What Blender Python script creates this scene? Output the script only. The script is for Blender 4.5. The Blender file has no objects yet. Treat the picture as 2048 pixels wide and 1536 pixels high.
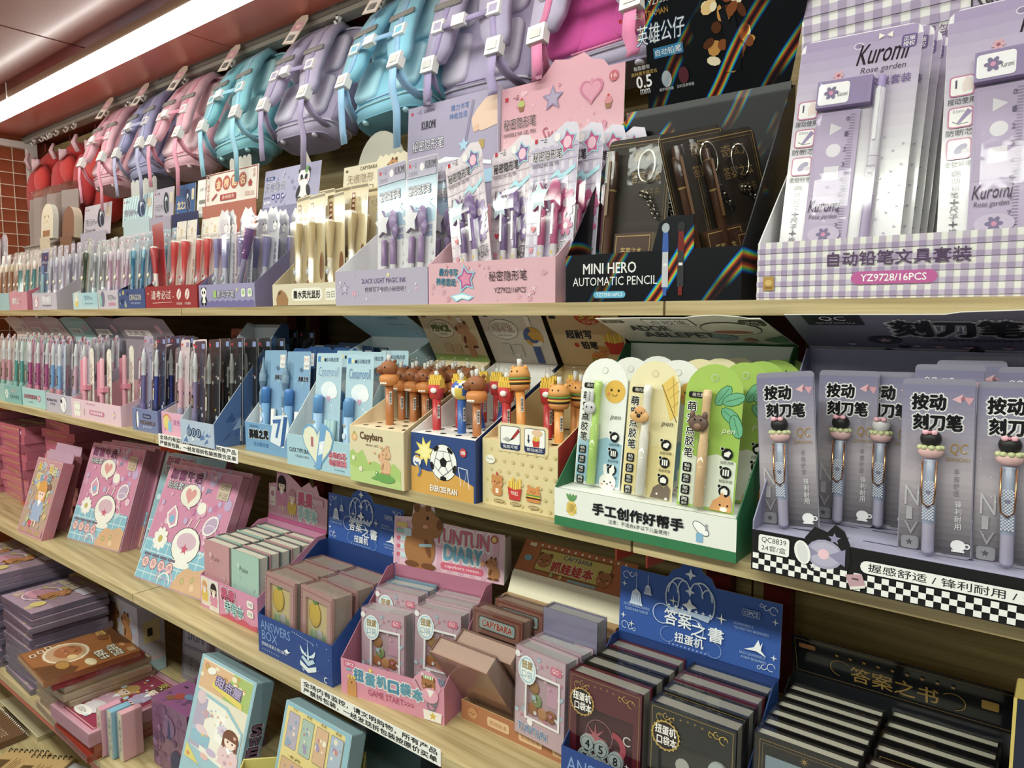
import bpy, math, random
from math import sin, cos, pi, radians
from mathutils import Vector, Matrix, Euler
SC = bpy.context.scene
COL = SC.collection
RN = random.Random(11)

# ---------------------------------------------------------------- camera, world, lights, exposure
# metres, world origin at the photographer's eye: x runs along the shelves, y into them, z up
cam_d = bpy.data.cameras.new('camera')
cam = bpy.data.objects.new('camera', cam_d)
COL.objects.link(cam)
cam_d.sensor_width = 36.0
cam_d.lens = 36.0 * 1430 / 2048
cam_d.clip_start = 0.02
cam.rotation_euler = (radians(90 - 5.4328), 0, radians(38.1757))
SC.camera = cam
W = bpy.data.worlds.new('shop_air')
SC.world = W
W.use_nodes = True
W.node_tree.nodes['Background'].inputs['Color'].default_value = (0.93, 1.0, 0.95, 1)
W.node_tree.nodes['Background'].inputs['Strength'].default_value = 0.13
for nm, x, y, z, sx, sy, p in (('aisle_ceiling_light', -1.7, -0.22, 0.78, 5.2, 0.2, 82),
                               ('far_aisle_ceiling_light', -1.7, -2.0, 0.78, 5.2, 0.25, 46)):
    l = bpy.data.lights.new(nm, 'AREA')
    l.shape = 'RECTANGLE'
    l.size, l.size_y, l.energy = sx, sy, p
    l.color = (0.95, 1.0, 0.88)
    o = bpy.data.objects.new(nm, l)
    o.location = (x, y, z)
    COL.objects.link(o)
LAMP_STRENGTH = 17.0
SC.view_settings.view_transform = 'Standard'
SC.view_settings.look = 'None'
SC.view_settings.gamma = 1.0
SC.view_settings.use_curve_mapping = False
SC.view_settings.exposure = 0.06
try:
    SC.cycles.transparent_max_bounces = 24
    SC.cycles.max_bounces = 8
except Exception:
    pass

# ---------------------------------------------------------------- colour and materials
_hex = {}
def C(h):
    """'#rrggbb' or 'rrggbb' to a linear colour"""
    if not isinstance(h, str):
        return h
    if h not in _hex:
        s = h.lstrip('#')
        if len(s) == 3:
            s = ''.join(ch * 2 for ch in s)
        r = []
        for i in (0, 2, 4):
            v = int(s[i:i + 2], 16) / 255
            r.append(v / 12.92 if v <= .04045 else ((v + .055) / 1.055) ** 2.4)
        mx, mn = max(r), min(r)
        if mx - mn > 1e-4 and r[1] == mn and r[2] >= r[0] * .9:      # violets of this shop are greyish
            r = [v * .68 + (mx * .35 + mn * .65) * .32 for v in r]
        lum = .3 * r[0] + .59 * r[1] + .11 * r[2]                     # inks a little dull
        r = [v * .88 + lum * .12 for v in r]
        _hex[h] = (r[0], r[1], r[2], 1.0)
    return _hex[h]

def newmat(name):
    m = bpy.data.materials.new(name)
    m.use_nodes = True
    nt = m.node_tree
    b = nt.nodes['Principled BSDF']
    return m, nt, b

def colmat(name, rough=.5, spec=.4, metal=0., coat=0., coatr=.05, noise=.06, nscale=60., bump=0., bscale=400., sheen=0., sub=0.):
    """printed or dyed surface: the colour printed on each face, a little uneven"""
    m, nt, b = newmat(name)
    N = nt.nodes.new
    at = N('ShaderNodeAttribute'); at.attribute_name = 'Col'
    tc = N('ShaderNodeTexCoord')
    nz = N('ShaderNodeTexNoise'); nz.inputs['Scale'].default_value = nscale; nz.inputs['Detail'].default_value = 3
    nt.links.new(tc.outputs['Object'], nz.inputs['Vector'])
    mr = N('ShaderNodeMapRange'); mr.inputs['To Min'].default_value = 1 - noise; mr.inputs['To Max'].default_value = 1 + noise
    nt.links.new(nz.outputs['Fac'], mr.inputs['Value'])
    mx = N('ShaderNodeVectorMath'); mx.operation = 'SCALE'
    nt.links.new(at.outputs['Color'], mx.inputs[0]); nt.links.new(mr.outputs[0], mx.inputs['Scale'])
    nt.links.new(mx.outputs[0], b.inputs['Base Color'])
    b.inputs['Roughness'].default_value = rough
    b.inputs['Specular IOR Level'].default_value = spec
    b.inputs['Metallic'].default_value = metal
    b.inputs['Coat Weight'].default_value = coat
    b.inputs['Coat Roughness'].default_value = coatr
    if sheen:
        b.inputs['Sheen Weight'].default_value = sheen
    if bump:
        n2 = N('ShaderNodeTexNoise'); n2.inputs['Scale'].default_value = bscale; n2.inputs['Detail'].default_value = 2
        nt.links.new(tc.outputs['Object'], n2.inputs['Vector'])
        bp = N('ShaderNodeBump'); bp.inputs['Strength'].default_value = bump; bp.inputs['Distance'].default_value = .002
        nt.links.new(n2.outputs['Fac'], bp.inputs['Height']); nt.links.new(bp.outputs[0], b.inputs['Normal'])
    return m

def clearmat(name, tint=(1, 1, 1), refl=.10, rough=.08, bump=.0, bscale=60.):
    """thin clear plastic: lets the light through, mirrors a little of it, more so at a glancing angle"""
    m, nt, b = newmat(name)
    N = nt.nodes.new
    nt.nodes.remove(b)
    tr = N('ShaderNodeBsdfTransparent'); tr.inputs['Color'].default_value = (*tint, 1)
    gl = N('ShaderNodeBsdfGlossy'); gl.inputs['Roughness'].default_value = rough
    lw = N('ShaderNodeLayerWeight'); lw.inputs['Blend'].default_value = .35
    mr = N('ShaderNodeMapRange'); mr.inputs['To Min'].default_value = refl * .35; mr.inputs['To Max'].default_value = min(1, refl * 4)
    nt.links.new(lw.outputs['Fresnel'], mr.inputs['Value'])
    mx = N('ShaderNodeMixShader')
    nt.links.new(mr.outputs[0], mx.inputs[0]); nt.links.new(tr.outputs[0], mx.inputs[1]); nt.links.new(gl.outputs[0], mx.inputs[2])
    if bump:
        tc = N('ShaderNodeTexCoord'); n2 = N('ShaderNodeTexNoise'); n2.inputs['Scale'].default_value = bscale; n2.inputs['Detail'].default_value = 2
        nt.links.new(tc.outputs['Object'], n2.inputs['Vector'])
        bp = N('ShaderNodeBump'); bp.inputs['Strength'].default_value = bump; bp.inputs['Distance'].default_value = .004
        nt.links.new(n2.outputs['Fac'], bp.inputs['Height'])
        nt.links.new(bp.outputs[0], gl.inputs['Normal']); nt.links.new(bp.outputs[0], lw.inputs['Normal'])
    nt.links.new(mx.outputs[0], nt.nodes['Material Output'].inputs['Surface'])
    return m

def woodmat(name, c1, c2, scale=(1.5, 26, 26), dist=5, rough=.42):
    """oak laminate: grain lines running along x"""
    m, nt, b = newmat(name)
    N = nt.nodes.new
    tc = N('ShaderNodeTexCoord'); mp = N('ShaderNodeMapping'); mp.inputs['Scale'].default_value = scale
    nt.links.new(tc.outputs['Object'], mp.inputs['Vector'])
    n0 = N('ShaderNodeTexNoise'); n0.inputs['Scale'].default_value = 1.6; n0.inputs['Detail'].default_value = 4
    nt.links.new(mp.outputs[0], n0.inputs['Vector'])
    wv = N('ShaderNodeTexWave'); wv.wave_type = 'BANDS'; wv.bands_direction = 'DIAGONAL'
    wv.inputs['Scale'].default_value = .9; wv.inputs['Distortion'].default_value = dist; wv.inputs['Detail'].default_value = 3
    wv.inputs['Detail Scale'].default_value = 1.6
    nt.links.new(mp.outputs[0], wv.inputs['Vector'])
    mp2 = N('ShaderNodeMapping'); mp2.inputs['Scale'].default_value = (6, 260, 260)
    nt.links.new(tc.outputs['Object'], mp2.inputs['Vector'])
    n1 = N('ShaderNodeTexNoise'); n1.inputs['Scale'].default_value = 1.0; n1.inputs['Detail'].default_value = 2
    nt.links.new(mp2.outputs[0], n1.inputs['Vector'])
    add = N('ShaderNodeMath'); add.operation = 'MULTIPLY_ADD'; add.inputs[1].default_value = .55
    nt.links.new(n1.outputs['Fac'], add.inputs[0])
    m2 = N('ShaderNodeMath'); m2.operation = 'MULTIPLY_ADD'; m2.inputs[1].default_value = .17
    nt.links.new(wv.outputs['Fac'], m2.inputs[0])
    m3 = N('ShaderNodeMath'); m3.operation = 'MULTIPLY'; m3.inputs[1].default_value = .38
    nt.links.new(n0.outputs['Fac'], m3.inputs[0])
    nt.links.new(m3.outputs[0], m2.inputs[2]); nt.links.new(m2.outputs[0], add.inputs[2])
    rp = N('ShaderNodeValToRGB')
    rp.color_ramp.elements[0].position = .25; rp.color_ramp.elements[0].color = C(c1)
    rp.color_ramp.elements[1].position = .80; rp.color_ramp.elements[1].color = C(c2)
    nt.links.new(add.outputs[0], rp.inputs[0]); nt.links.new(rp.outputs[0], b.inputs['Base Color'])
    b.inputs['Roughness'].default_value = rough
    bp = N('ShaderNodeBump'); bp.inputs['Strength'].default_value = .12; bp.inputs['Distance'].default_value = .001
    nt.links.new(n1.outputs['Fac'], bp.inputs['Height']); nt.links.new(bp.outputs[0], b.inputs['Normal'])
    return m

def holomat(name):
    """black foil with a rainbow sheen painted into its colour: thin diagonal diffraction lines whose hue drifts along them"""
    m, nt, b = newmat(name)
    N = nt.nodes.new
    at = N('ShaderNodeAttribute'); at.attribute_name = 'Col'
    tc = N('ShaderNodeTexCoord'); mp = N('ShaderNodeMapping'); mp.inputs['Rotation'].default_value = (0, radians(52), 0)
    mp.inputs['Scale'].default_value = (1.0, 1.0, 1.0)
    nt.links.new(tc.outputs['Object'], mp.inputs['Vector'])
    wv = N('ShaderNodeTexWave'); wv.bands_direction = 'Z'; wv.inputs['Scale'].default_value = 4.2; wv.inputs['Distortion'].default_value = 3.5
    wv.inputs['Detail'].default_value = 1.0; wv.inputs['Detail Scale'].default_value = .8
    nt.links.new(mp.outputs[0], wv.inputs['Vector'])
    rp = N('ShaderNodeValToRGB'); cr = rp.color_ramp
    cr.elements[0].position = .80; cr.elements[0].color = (0, 0, 0, 1)
    cr.elements[1].position = 1.0; cr.elements[1].color = (0, 0, 0, 1)
    for p_, c_ in ((.84, (.0, .05, .5, 1)), (.88, (0, .4, .5, 1)), (.91, (.1, .5, .1, 1)), (.94, (.6, .45, .03, 1)), (.97, (.5, .05, .02, 1))):
        e = cr.elements.new(p_); e.color = c_
    nt.links.new(wv.outputs['Fac'], rp.inputs[0])
    nz = N('ShaderNodeTexNoise'); nz.inputs['Scale'].default_value = 9
    nt.links.new(tc.outputs['Object'], nz.inputs['Vector'])
    mr = N('ShaderNodeMapRange'); mr.inputs['From Min'].default_value = .42; mr.inputs['From Max'].default_value = .62
    nt.links.new(nz.outputs['Fac'], mr.inputs['Value'])
    sc = N('ShaderNodeVectorMath'); sc.operation = 'SCALE'
    nt.links.new(rp.outputs[0], sc.inputs[0]); nt.links.new(mr.outputs[0], sc.inputs['Scale'])
    ad = N('ShaderNodeVectorMath'); ad.operation = 'ADD'
    nt.links.new(sc.outputs[0], ad.inputs[0]); nt.links.new(at.outputs['Color'], ad.inputs[1])
    nt.links.new(ad.outputs[0], b.inputs['Base Color'])
    b.inputs['Roughness'].default_value = .34
    b.inputs['Specular IOR Level'].default_value = .22
    b.inputs['Coat Weight'].default_value = .06
    return m

def irismat(name):
    """laser film: pale pearly sheen drifting through pink, violet and green"""
    m = colmat(name, rough=.22, spec=.6, coat=.5, noise=.08, nscale=25)
    b = m.node_tree.nodes['Principled BSDF']
    b.inputs['Thin Film Thickness'].default_value = 420
    b.inputs['Thin Film IOR'].default_value = 1.6
    return m

M_PAPER = colmat('printed_card', rough=.5, spec=.35, noise=.03)
M_GLOSS = colmat('glossy_card', rough=.18, spec=.5, coat=.35, noise=.03)
M_PLAST = colmat('coloured_plastic', rough=.3, spec=.5, noise=.02)
M_RUBBER = colmat('soft_rubber', rough=.45, spec=.4, noise=.04)
M_CLOTH = colmat('woven_nylon', rough=.8, spec=.25, noise=.10, nscale=30, bump=.35, bscale=900, sheen=.25)
M_METAL = colmat('bare_metal', rough=.25, metal=1.0, noise=.04)
M_PAINT = colmat('painted_steel', rough=.35, spec=.5, noise=.05, nscale=12)
M_PAGES = colmat('paper_edges', rough=.75, spec=.2, noise=.10, nscale=300)
M_IRIS = irismat('laser_film_card')
M_HOLO = holomat('black_rainbow_foil')
M_CLEAR = clearmat('clear_blister', refl=.085, rough=.07)
M_THIN = clearmat('thin_clear_shell', refl=.04, rough=.06, bump=.2, bscale=30)
M_WRAP = clearmat('crinkled_film', refl=.15, rough=.12, bump=.55, bscale=45)
M_CELLO = clearmat('cellophane', refl=.10, rough=.07, bump=.35, bscale=26)
M_TINT = clearmat('lilac_tinted_plastic', tint=(.80, .62, .86), refl=.12, rough=.1)
M_SMOKE = clearmat('smoky_plastic', tint=(.72, .70, .74), refl=.2, rough=.12)
M_WOOD = woodmat('oak_laminate', '#98814c', '#cdb988')
M_WOODB = woodmat('oak_back_panel', '#8a7544', '#bfa76c', scale=(1.2, 24, 24))
m_, nt_, b_ = newmat('lamp_diffuser')
b_.inputs['Emission Color'].default_value = (.97, 1.0, .94, 1)
b_.inputs['Emission Strength'].default_value = LAMP_STRENGTH
M_LAMP = m_

# ---------------------------------------------------------------- mesh helpers
class M:
    """collects shapes with a colour per face and links them as one mesh object"""
    def __init__(s):
        s.v = []; s.f = []; s.c = []; s.s = []
    def add(s, vs, fs, col, smooth=False, mat=None):
        n = len(s.v)
        if mat is not None:
            vs = [tuple(mat @ Vector(p)) for p in vs]
        s.v.extend(vs)
        one = not isinstance(col, list)
        if one:
            col = C(col)
        for i, f in enumerate(fs):
            s.f.append([n + k for k in f]); s.c.append(col if one else C(col[i])); s.s.append(smooth)
        return s
    def box(s, x0, y0, z0, x1, y1, z1, col, mat=None):
        """col: one colour or [front, right, back, left, top, bottom]"""
        vs = [(x0, y0, z0), (x1, y0, z0), (x1, y1, z0), (x0, y1, z0), (x0, y0, z1), (x1, y0, z1), (x1, y1, z1), (x0, y1, z1)]
        return s.add(vs, [(0, 1, 5, 4), (1, 2, 6, 5), (2, 3, 7, 6), (3, 0, 4, 7), (4, 5, 6, 7), (3, 2, 1, 0)], col, mat=mat)
    def prism(s, pts, a, b, axis, col, edge=None, colb=None, mat=None):
        """extrude a 2-D outline along an axis from a to b. axis y: pts are (x,z); x: (y,z); z: (x,y). col on the a side, colb on the b side"""
        n = len(pts)
        def P(p, t):
            return (p[0], t, p[1]) if axis == 'y' else ((t, p[0], p[1]) if axis == 'x' else (p[0], p[1], t))
        vs = [P(p, a) for p in pts] + [P(p, b) for p in pts]
        fs = [tuple(range(n)), tuple(range(2 * n - 1, n - 1, -1))] + [(i, (i + 1) % n, n + (i + 1) % n, n + i) for i in range(n)]
        cs = [col, colb or col] + [edge or col] * n
        return s.add(vs, fs, list(cs), mat=mat)
    def lathe(s, prof, col, n=12, mat=None, sx=1, sy=1):
        """prof: [(r, z), ...] turned about z; col: one colour or one per band"""
        vs = []; fs = []; cs = []
        for r, z in prof:
            for i in range(n):
                a = 2 * pi * i / n
                vs.append((r * cos(a) * sx, r * sin(a) * sy, z))
        for j in range(len(prof) - 1):
            for i in range(n):
                k = (i + 1) % n
                fs.append((j * n + i, j * n + k, (j + 1) * n + k, (j + 1) * n + i))
                cs.append(col[j] if isinstance(col, list) else col)
        fs.append(tuple(range(n - 1, -1, -1))); cs.append(cs[0])
        fs.append(tuple((len(prof) - 1) * n + i for i in range(n))); cs.append(cs[-2])
        return s.add(vs, fs, cs, True, mat)
    def ball(s, c, r, col, n=10, m=6, mat=None):
        r = r if isinstance(r, tuple) else (r, r, r)
        vs = []; fs = []
        for j in range(1, m):
            for i in range(n):
                a = 2 * pi * i / n; b = pi * j / m
                vs.append((c[0] + r[0] * sin(b) * cos(a), c[1] + r[1] * sin(b) * sin(a), c[2] - r[2] * cos(b)))
        vs.append((c[0], c[1], c[2] - r[2])); vs.append((c[0], c[1], c[2] + r[2]))
        L = len(vs)
        for j in range(m - 2):
            for i in range(n):
                k = (i + 1) % n
                fs.append((j * n + i, j * n + k, (j + 1) * n + k, (j + 1) * n + i))
        for i in range(n):
            k = (i + 1) % n
            fs.append((L - 2, k, i)); fs.append((L - 1, (m - 2) * n + i, (m - 2) * n + k))
        return s.add(vs, fs, col, True, mat)
    def tube(s, pts, r, col, n=6, closed=False, flat=1.0):
        pts = [Vector(p) for p in pts]
        vs = []; fs = []
        L = len(pts)
        up = Vector((0, 0, 1))
        for i, p in enumerate(pts):
            d = (pts[(i + 1) % L] - pts[i - 1]) if closed else (pts[min(i + 1, L - 1)] - pts[max(i - 1, 0)])
            d.normalize()
            ref = Vector((1, 0, 0)) if abs(d.x) < .9 else up
            a = d.cross(ref).normalized(); b = d.cross(a).normalized()
            rr = r[i] if isinstance(r, list) else r
            for k in range(n):
                t = 2 * pi * k / n
                vs.append(tuple(p + a * cos(t) * rr * flat + b * sin(t) * rr))
        for i in range(L if closed else L - 1):
            j = (i + 1) % L
            for k in range(n):
                q = (k + 1) % n
                fs.append((i * n + k, i * n + q, j * n + q, j * n + k))
        if not closed:
            fs.append(tuple(range(n - 1, -1, -1))); fs.append(tuple((L - 1) * n + k for k in range(n)))
        return s.add(vs, fs, col, True)
    def strip(s, pts, w, t, col, wd=(1, 0, 0)):
        """a ribbon of width w (along wd) and thickness t through the points"""
        pts = [Vector(p) for p in pts]; wd = Vector(wd).normalized()
        vs = []; fs = []
        for i, p in enumerate(pts):
            d = (pts[min(i + 1, len(pts) - 1)] - pts[max(i - 1, 0)]).normalized()
            nn = d.cross(wd).normalized()
            ww = w[i] if isinstance(w, list) else w
            for a, b in ((-1, -1), (1, -1), (1, 1), (-1, 1)):
                vs.append(tuple(p + wd * (a * ww / 2) + nn * (b * t / 2)))
        for i in range(len(pts) - 1):
            for k in range(4):
                q = (k + 1) % 4
                fs.append((i * 4 + k, i * 4 + q, (i + 1) * 4 + q, (i + 1) * 4 + k))
        fs.append((3, 2, 1, 0)); e = (len(pts) - 1) * 4; fs.append((e, e + 1, e + 2, e + 3))
        return s.add(vs, fs, col, True)
    def grid(s, rows, col, smooth=True):
        """rows of points joined to a sheet"""
        n = len(rows[0]); vs = [tuple(p) for r in rows for p in r]
        fs = [(j * n + i, j * n + i + 1, (j + 1) * n + i + 1, (j + 1) * n + i) for j in range(len(rows) - 1) for i in range(n - 1)]
        return s.add(vs, fs, col, smooth)
    def mesh(s, name, mat):
        me = bpy.data.meshes.new(name)
        me.from_pydata(s.v, [], s.f)
        at = me.color_attributes.new('Col', 'FLOAT_COLOR', 'CORNER')
        buf = []
        for f, c in zip(s.f, s.c):
            buf.extend(tuple(c) * len(f))
        at.data.foreach_set('color', buf)
        me.polygons.foreach_set('use_smooth', s.s)
        me.materials.append(mat)
        me.update()
        return me
    def build(s, name, mat, parent=None, loc=None, rot=None):
        return put(name, s.mesh(name, mat), parent, loc, rot)

KIDS = {}
def put(name, me, parent=None, loc=None, rot=None):
    o = bpy.data.objects.new(name, me)
    COL.objects.link(o)
    if parent is not None:
        o.parent = parent
        KIDS.setdefault(parent, []).append(o)
    if loc: o.location = loc
    if rot: o.rotation_euler = rot
    return o

def tag(o, label, cat, group=None, kind=None):
    o['label'] = label; o['category'] = cat
    if group: o['group'] = group
    if kind: o['kind'] = kind
    return o

def thing(name, label, cat, loc=(0, 0, 0), rot=(0, 0, 0), group=None):
    o = put(name, None, None, loc, rot)
    o.empty_display_size = .02
    return tag(o, label, cat, group)

def dup(root, loc, rot=None, label=None):
    c = root.copy(); COL.objects.link(c)
    c.location = loc
    if rot is not None: c.rotation_euler = rot
    if label: c['label'] = label
    for a in KIDS.get(root, []):
        b = a.copy(); COL.objects.link(b); b.parent = c
        KIDS.setdefault(c, []).append(b)
        for g in KIDS.get(a, []):
            d = g.copy(); COL.objects.link(d); d.parent = b
            KIDS.setdefault(b, []).append(d)
    return c

ORD = ['front', 'second', 'third', 'fourth', 'fifth', 'sixth', 'seventh', 'eighth', 'ninth', 'tenth', 'eleventh', 'twelfth', 'thirteenth', 'fourteenth']
NTH = ['first'] + ORD[1:]

# ---------------------------------------------------------------- flat print: outlines and lettering laid on a face
_tx = {}
def glyphs(s, off=0.0):
    k = (s, round(off, 3))
    if k not in _tx:
        c = bpy.data.curves.new('lettering', 'FONT'); c.body = s; c.fill_mode = 'FRONT'; c.resolution_u = 2; c.offset = off
        o = bpy.data.objects.new('lettering', c)
        me = bpy.data.meshes.new_from_object(o)
        vs = [(v.co.x, v.co.y) for v in me.vertices]; fs = [tuple(p.vertices) for p in me.polygons]
        bpy.data.objects.remove(o); bpy.data.curves.remove(c); bpy.data.meshes.remove(me)
        if not vs: vs = [(0, 0)]
        xs = [v[0] for v in vs]; ys = [v[1] for v in vs]
        _tx[k] = (vs, fs, (min(xs), max(xs), min(ys), max(ys)))
    return _tx[k]

def rrect(x0, z0, x1, z1, r, n=3):
    out = []
    for cx, cz, a0 in ((x1 - r, z0 + r, -90), (x1 - r, z1 - r, 0), (x0 + r, z1 - r, 90), (x0 + r, z0 + r, 180)):
        for i in range(n + 1):
            a = radians(a0 + 90 * i / n)
            out.append((cx + r * cos(a), cz + r * sin(a)))
    return out

def arch(w, h, n=10, f=1.0):
    """outline of a tag with a round top, centred on x=0, standing on z=0"""
    r = w / 2
    return [(-r, 0), (r, 0)] + [(r * cos(pi * i / n), h - r * f + r * f * sin(pi * i / n)) for i in range(n + 1)]

class Art:
    """print in millimetres, origin at the lower left corner of the face"""
    def __init__(s, w=0, h=0):
        s.w = w; s.h = h; s.it = []
    def poly(s, pts, c):
        s.it.append(([(x / 1000, y / 1000) for x, y in pts], [tuple(range(len(pts)))], c)); return s
    def rect(s, x, y, w, h, c): return s.poly([(x, y), (x + w, y), (x + w, y + h), (x, y + h)], c)
    def rr(s, x, y, w, h, r, c): return s.poly(rrect(x, y, x + w, y + h, r), c)
    def ell(s, x, y, rx, ry, c, rot=0, n=16):
        a = radians(rot)
        return s.poly([(x + rx * cos(t) * cos(a) - ry * sin(t) * sin(a), y + rx * cos(t) * sin(a) + ry * sin(t) * cos(a)) for t in (2 * pi * i / n for i in range(n))], c)
    def circ(s, x, y, r, c, n=16): return s.ell(x, y, r, r, c, 0, n)
    def ring(s, x, y, r, w, c, ci): return s.circ(x, y, r, c).circ(x, y, r - w, ci)
    def star(s, x, y, r, c, n=5, inner=.45, rot=90):
        return s.poly([(x + (r if i % 2 == 0 else r * inner) * cos(radians(rot + 180 * i / n)), y + (r if i % 2 == 0 else r * inner) * sin(radians(rot + 180 * i / n))) for i in range(2 * n)], c)
    def line(s, pts, w, c):
        for (x0, y0), (x1, y1) in zip(pts, pts[1:]):
            d = math.hypot(x1 - x0, y1 - y0) or 1
            a, b = -(y1 - y0) / d * w / 2, (x1 - x0) / d * w / 2
            s.poly([(x0 + a, y0 + b), (x0 - a, y0 - b), (x1 - a, y1 - b), (x1 + a, y1 + b)], c)
        return s
    def arc(s, x, y, r, a0, a1, w, c, n=10, ry=None):
        ry = ry or r
        o = [(x + r * cos(radians(a0 + (a1 - a0) * i / n)), y + ry * sin(radians(a0 + (a1 - a0) * i / n))) for i in range(n + 1)]
        k = [(x + (r - w) * cos(radians(a0 + (a1 - a0) * i / n)), y + (ry - w) * sin(radians(a0 + (a1 - a0) * i / n))) for i in range(n + 1)]
        for i in range(n):
            s.poly([o[i], o[i + 1], k[i + 1], k[i]], c)
        return s
    def heart(s, x, y, r, c):
        return s.poly([(x + r * .0625 * 16 * sin(t) ** 3, y + r * .0625 * (13 * cos(t) - 5 * cos(2 * t) - 2 * cos(3 * t) - cos(4 * t))) for t in (2 * pi * i / 20 for i in range(20))], c)
    def flower(s, x, y, r, c, cc='#e8d24a', n=6):
        for i in range(n):
            a = 2 * pi * i / n
            s.ell(x + r * .6 * cos(a), y + r * .6 * sin(a), r * .42, r * .3, c, math.degrees(a), 8)
        return s.circ(x, y, r * .32, cc, 8)
    def check(s, x, y, nx, ny, a, c, ph=0):
        for i in range(nx):
            for j in range(ny):
                if (i + j + ph) % 2 == 0: s.rect(x + i * a, y + j * a, a, a, c)
        return s
    def text(s, t, x, y, w, h, c, ol=None, ow=.06, bold=0., rot=0., sk=0.):
        """the words t stretched to fill the box x,y,w,h; ol: colour of an outline round them"""
        vs, fs, (a0, a1, b0, b1) = glyphs(t)
        if not fs: return s
        kx = w / max(a1 - a0, 1e-6); ky = h / max(b1 - b0, 1e-6)
        def tr(p):
            X = (p[0] - a0) * kx; Y = (p[1] - b0) * ky
            X += sk * Y
            if rot:
                q = radians(rot); X, Y = X * cos(q) - Y * sin(q), X * sin(q) + Y * cos(q)
            return ((x + X) / 1000, (y + Y) / 1000)
        base = [tr(p) for p in vs]
        def spread(d, n, col):
            q = []; g = []; dx, dy = d * kx / 1000, d * ky / 1000
            dx = dy = (dx + dy) / 2
            for i in range(n):
                a = 2 * pi * i / n; L = len(q)
                q.extend((X + dx * cos(a), Y + dy * sin(a)) for X, Y in base)
                g.extend(tuple(L + k for k in f) for f in fs)
            s.it.append((q, g, col))
        if ol:
            spread(bold + ow, 8, ol)
        if bold:
            spread(bold, 4, c)
        s.it.append(([tr(p) for p in vs], fs, c))
        return s
    def vtext(s, t, x, y, w, h, c, **k):
        """one character below the other, from the top of the box"""
        n = len(t); hh = h / n
        for i, ch in enumerate(t):
            s.text(ch, x, y + h - (i + 1) * hh + hh * .08, w, hh * .84, c, **k)
        return s
    def build(s, parent, o, ux=(1, 0, 0), uy=(0, 0, 1), name='front_print', mat=None, lift=.0003, step=.00004):
        o = Vector(o); ux = Vector(ux).normalized(); uy = Vector(uy).normalized(); n = ux.cross(uy)
        m = M()
        for i, (vs, fs, c) in enumerate(s.it):
            z = lift + step * min(i, 40) + .000006 * max(0, i - 40)
            q = [tuple(o + ux * a + uy * b + n * z) for a, b in vs]
            f2 = []
            for f in fs:
                ar = sum(vs[f[k]][0] * vs[f[(k + 1) % len(f)]][1] - vs[f[(k + 1) % len(f)]][0] * vs[f[k]][1] for k in range(len(f)))
                f2.append(f if ar > 0 else tuple(reversed(f)))
            m.add(q, f2, c)
        return m.build(name, mat or M_PAPER, parent)

# ---------------------------------------------------------------- setting
D1, D2, D3, D4 = .95, .865, .79, .69           # front edges of the four shelves
ZS = [.0213, -.307, -.708, -1.105]             # their top faces
YB = 1.36                                      # back panel
XL = -3.78                                     # end wall
def struct(name, m, mat):
    o = m.build(name, mat); o['kind'] = 'structure'; return o

M_CEIL = colmat('lacquered_red_ceiling', rough=.38, spec=.5, metal=.1, coat=.25, coatr=.16, noise=.05, nscale=3)
M_FLOOR = colmat('grey_floor_tile', rough=.3, noise=.08, nscale=8)
fl = struct('floor', M().box(-5.5, -3.2, -1.56, 1.6, 1.5, -1.52, '#8d8a84'), M_FLOOR)
for i in range(9):
    for j in range(5):
        M().box(-5.2 + i * .6, -1.5 + j * .6, -1.52, -4.605 + i * .6, -.905 + j * .6, -1.5, '#a9a6a0').build('tile', M_FLOOR, fl)
ce = struct('ceiling', M().box(-5.5, -3.2, .83, 1.6, 1.5, .86, '#5a2c22'), M_CEIL)
for k, (x0, x1) in enumerate(((-5.5, -3.9), (-3.895, -2.05), (-2.045, -.2), (-.195, 1.6))):
    M().box(x0, .992, .805, x1, 1.5, .83, '#b0553f').build('panel', M_CEIL, ce)  # same lacquer as the front panels; the lamp's orange-red light is painted into this colour
    M().box(x0 - .35, -.6, .805, x1 - .355, .982, .83, '#96584c').build('panel', M_CEIL, ce)
struct('trim_1', M().box(-5.5, .982, .803, 1.6, .992, .83, '#141210'), M_PAINT)
wb = struct('wall_back', M().box(-5.5, YB + .03, -1.52, 1.6, YB + .08, .83, '#7a5a40'), M_PAPER)
wl = struct('wall_left', M().box(XL - .06, -.4, -1.52, XL - .02, YB + .03, .805, '#a04a1e'), M_PAPER)

g = thing('wire_grid_panel', 'white framed wire grid on the orange end wall beside the red plush bags', 'grid panel', (XL, 1.27, -.3))
M().box(-.012, -.02, -.7, .018, .02, 1.078, '#e6e4dc').build('post', M_PAINT, g)
M().box(-.012, -1.0, 1.05, .018, -.02, 1.078, '#e2e0d8').build('top_rail', M_PAINT, g)
for i in range(9):
    M().box(-.004, -.075 - i * .054, -.7, .0, -.0725 - i * .054, 1.05, '#d8cdb4').build('upright_wire', M_PAINT, g)
for i in range(18):
    M().box(0, -.55, .99 - i * .054, .004, -.02, .9928 - i * .054, '#e8dfc8').build('cross_wire', M_PAINT, g)

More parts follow.
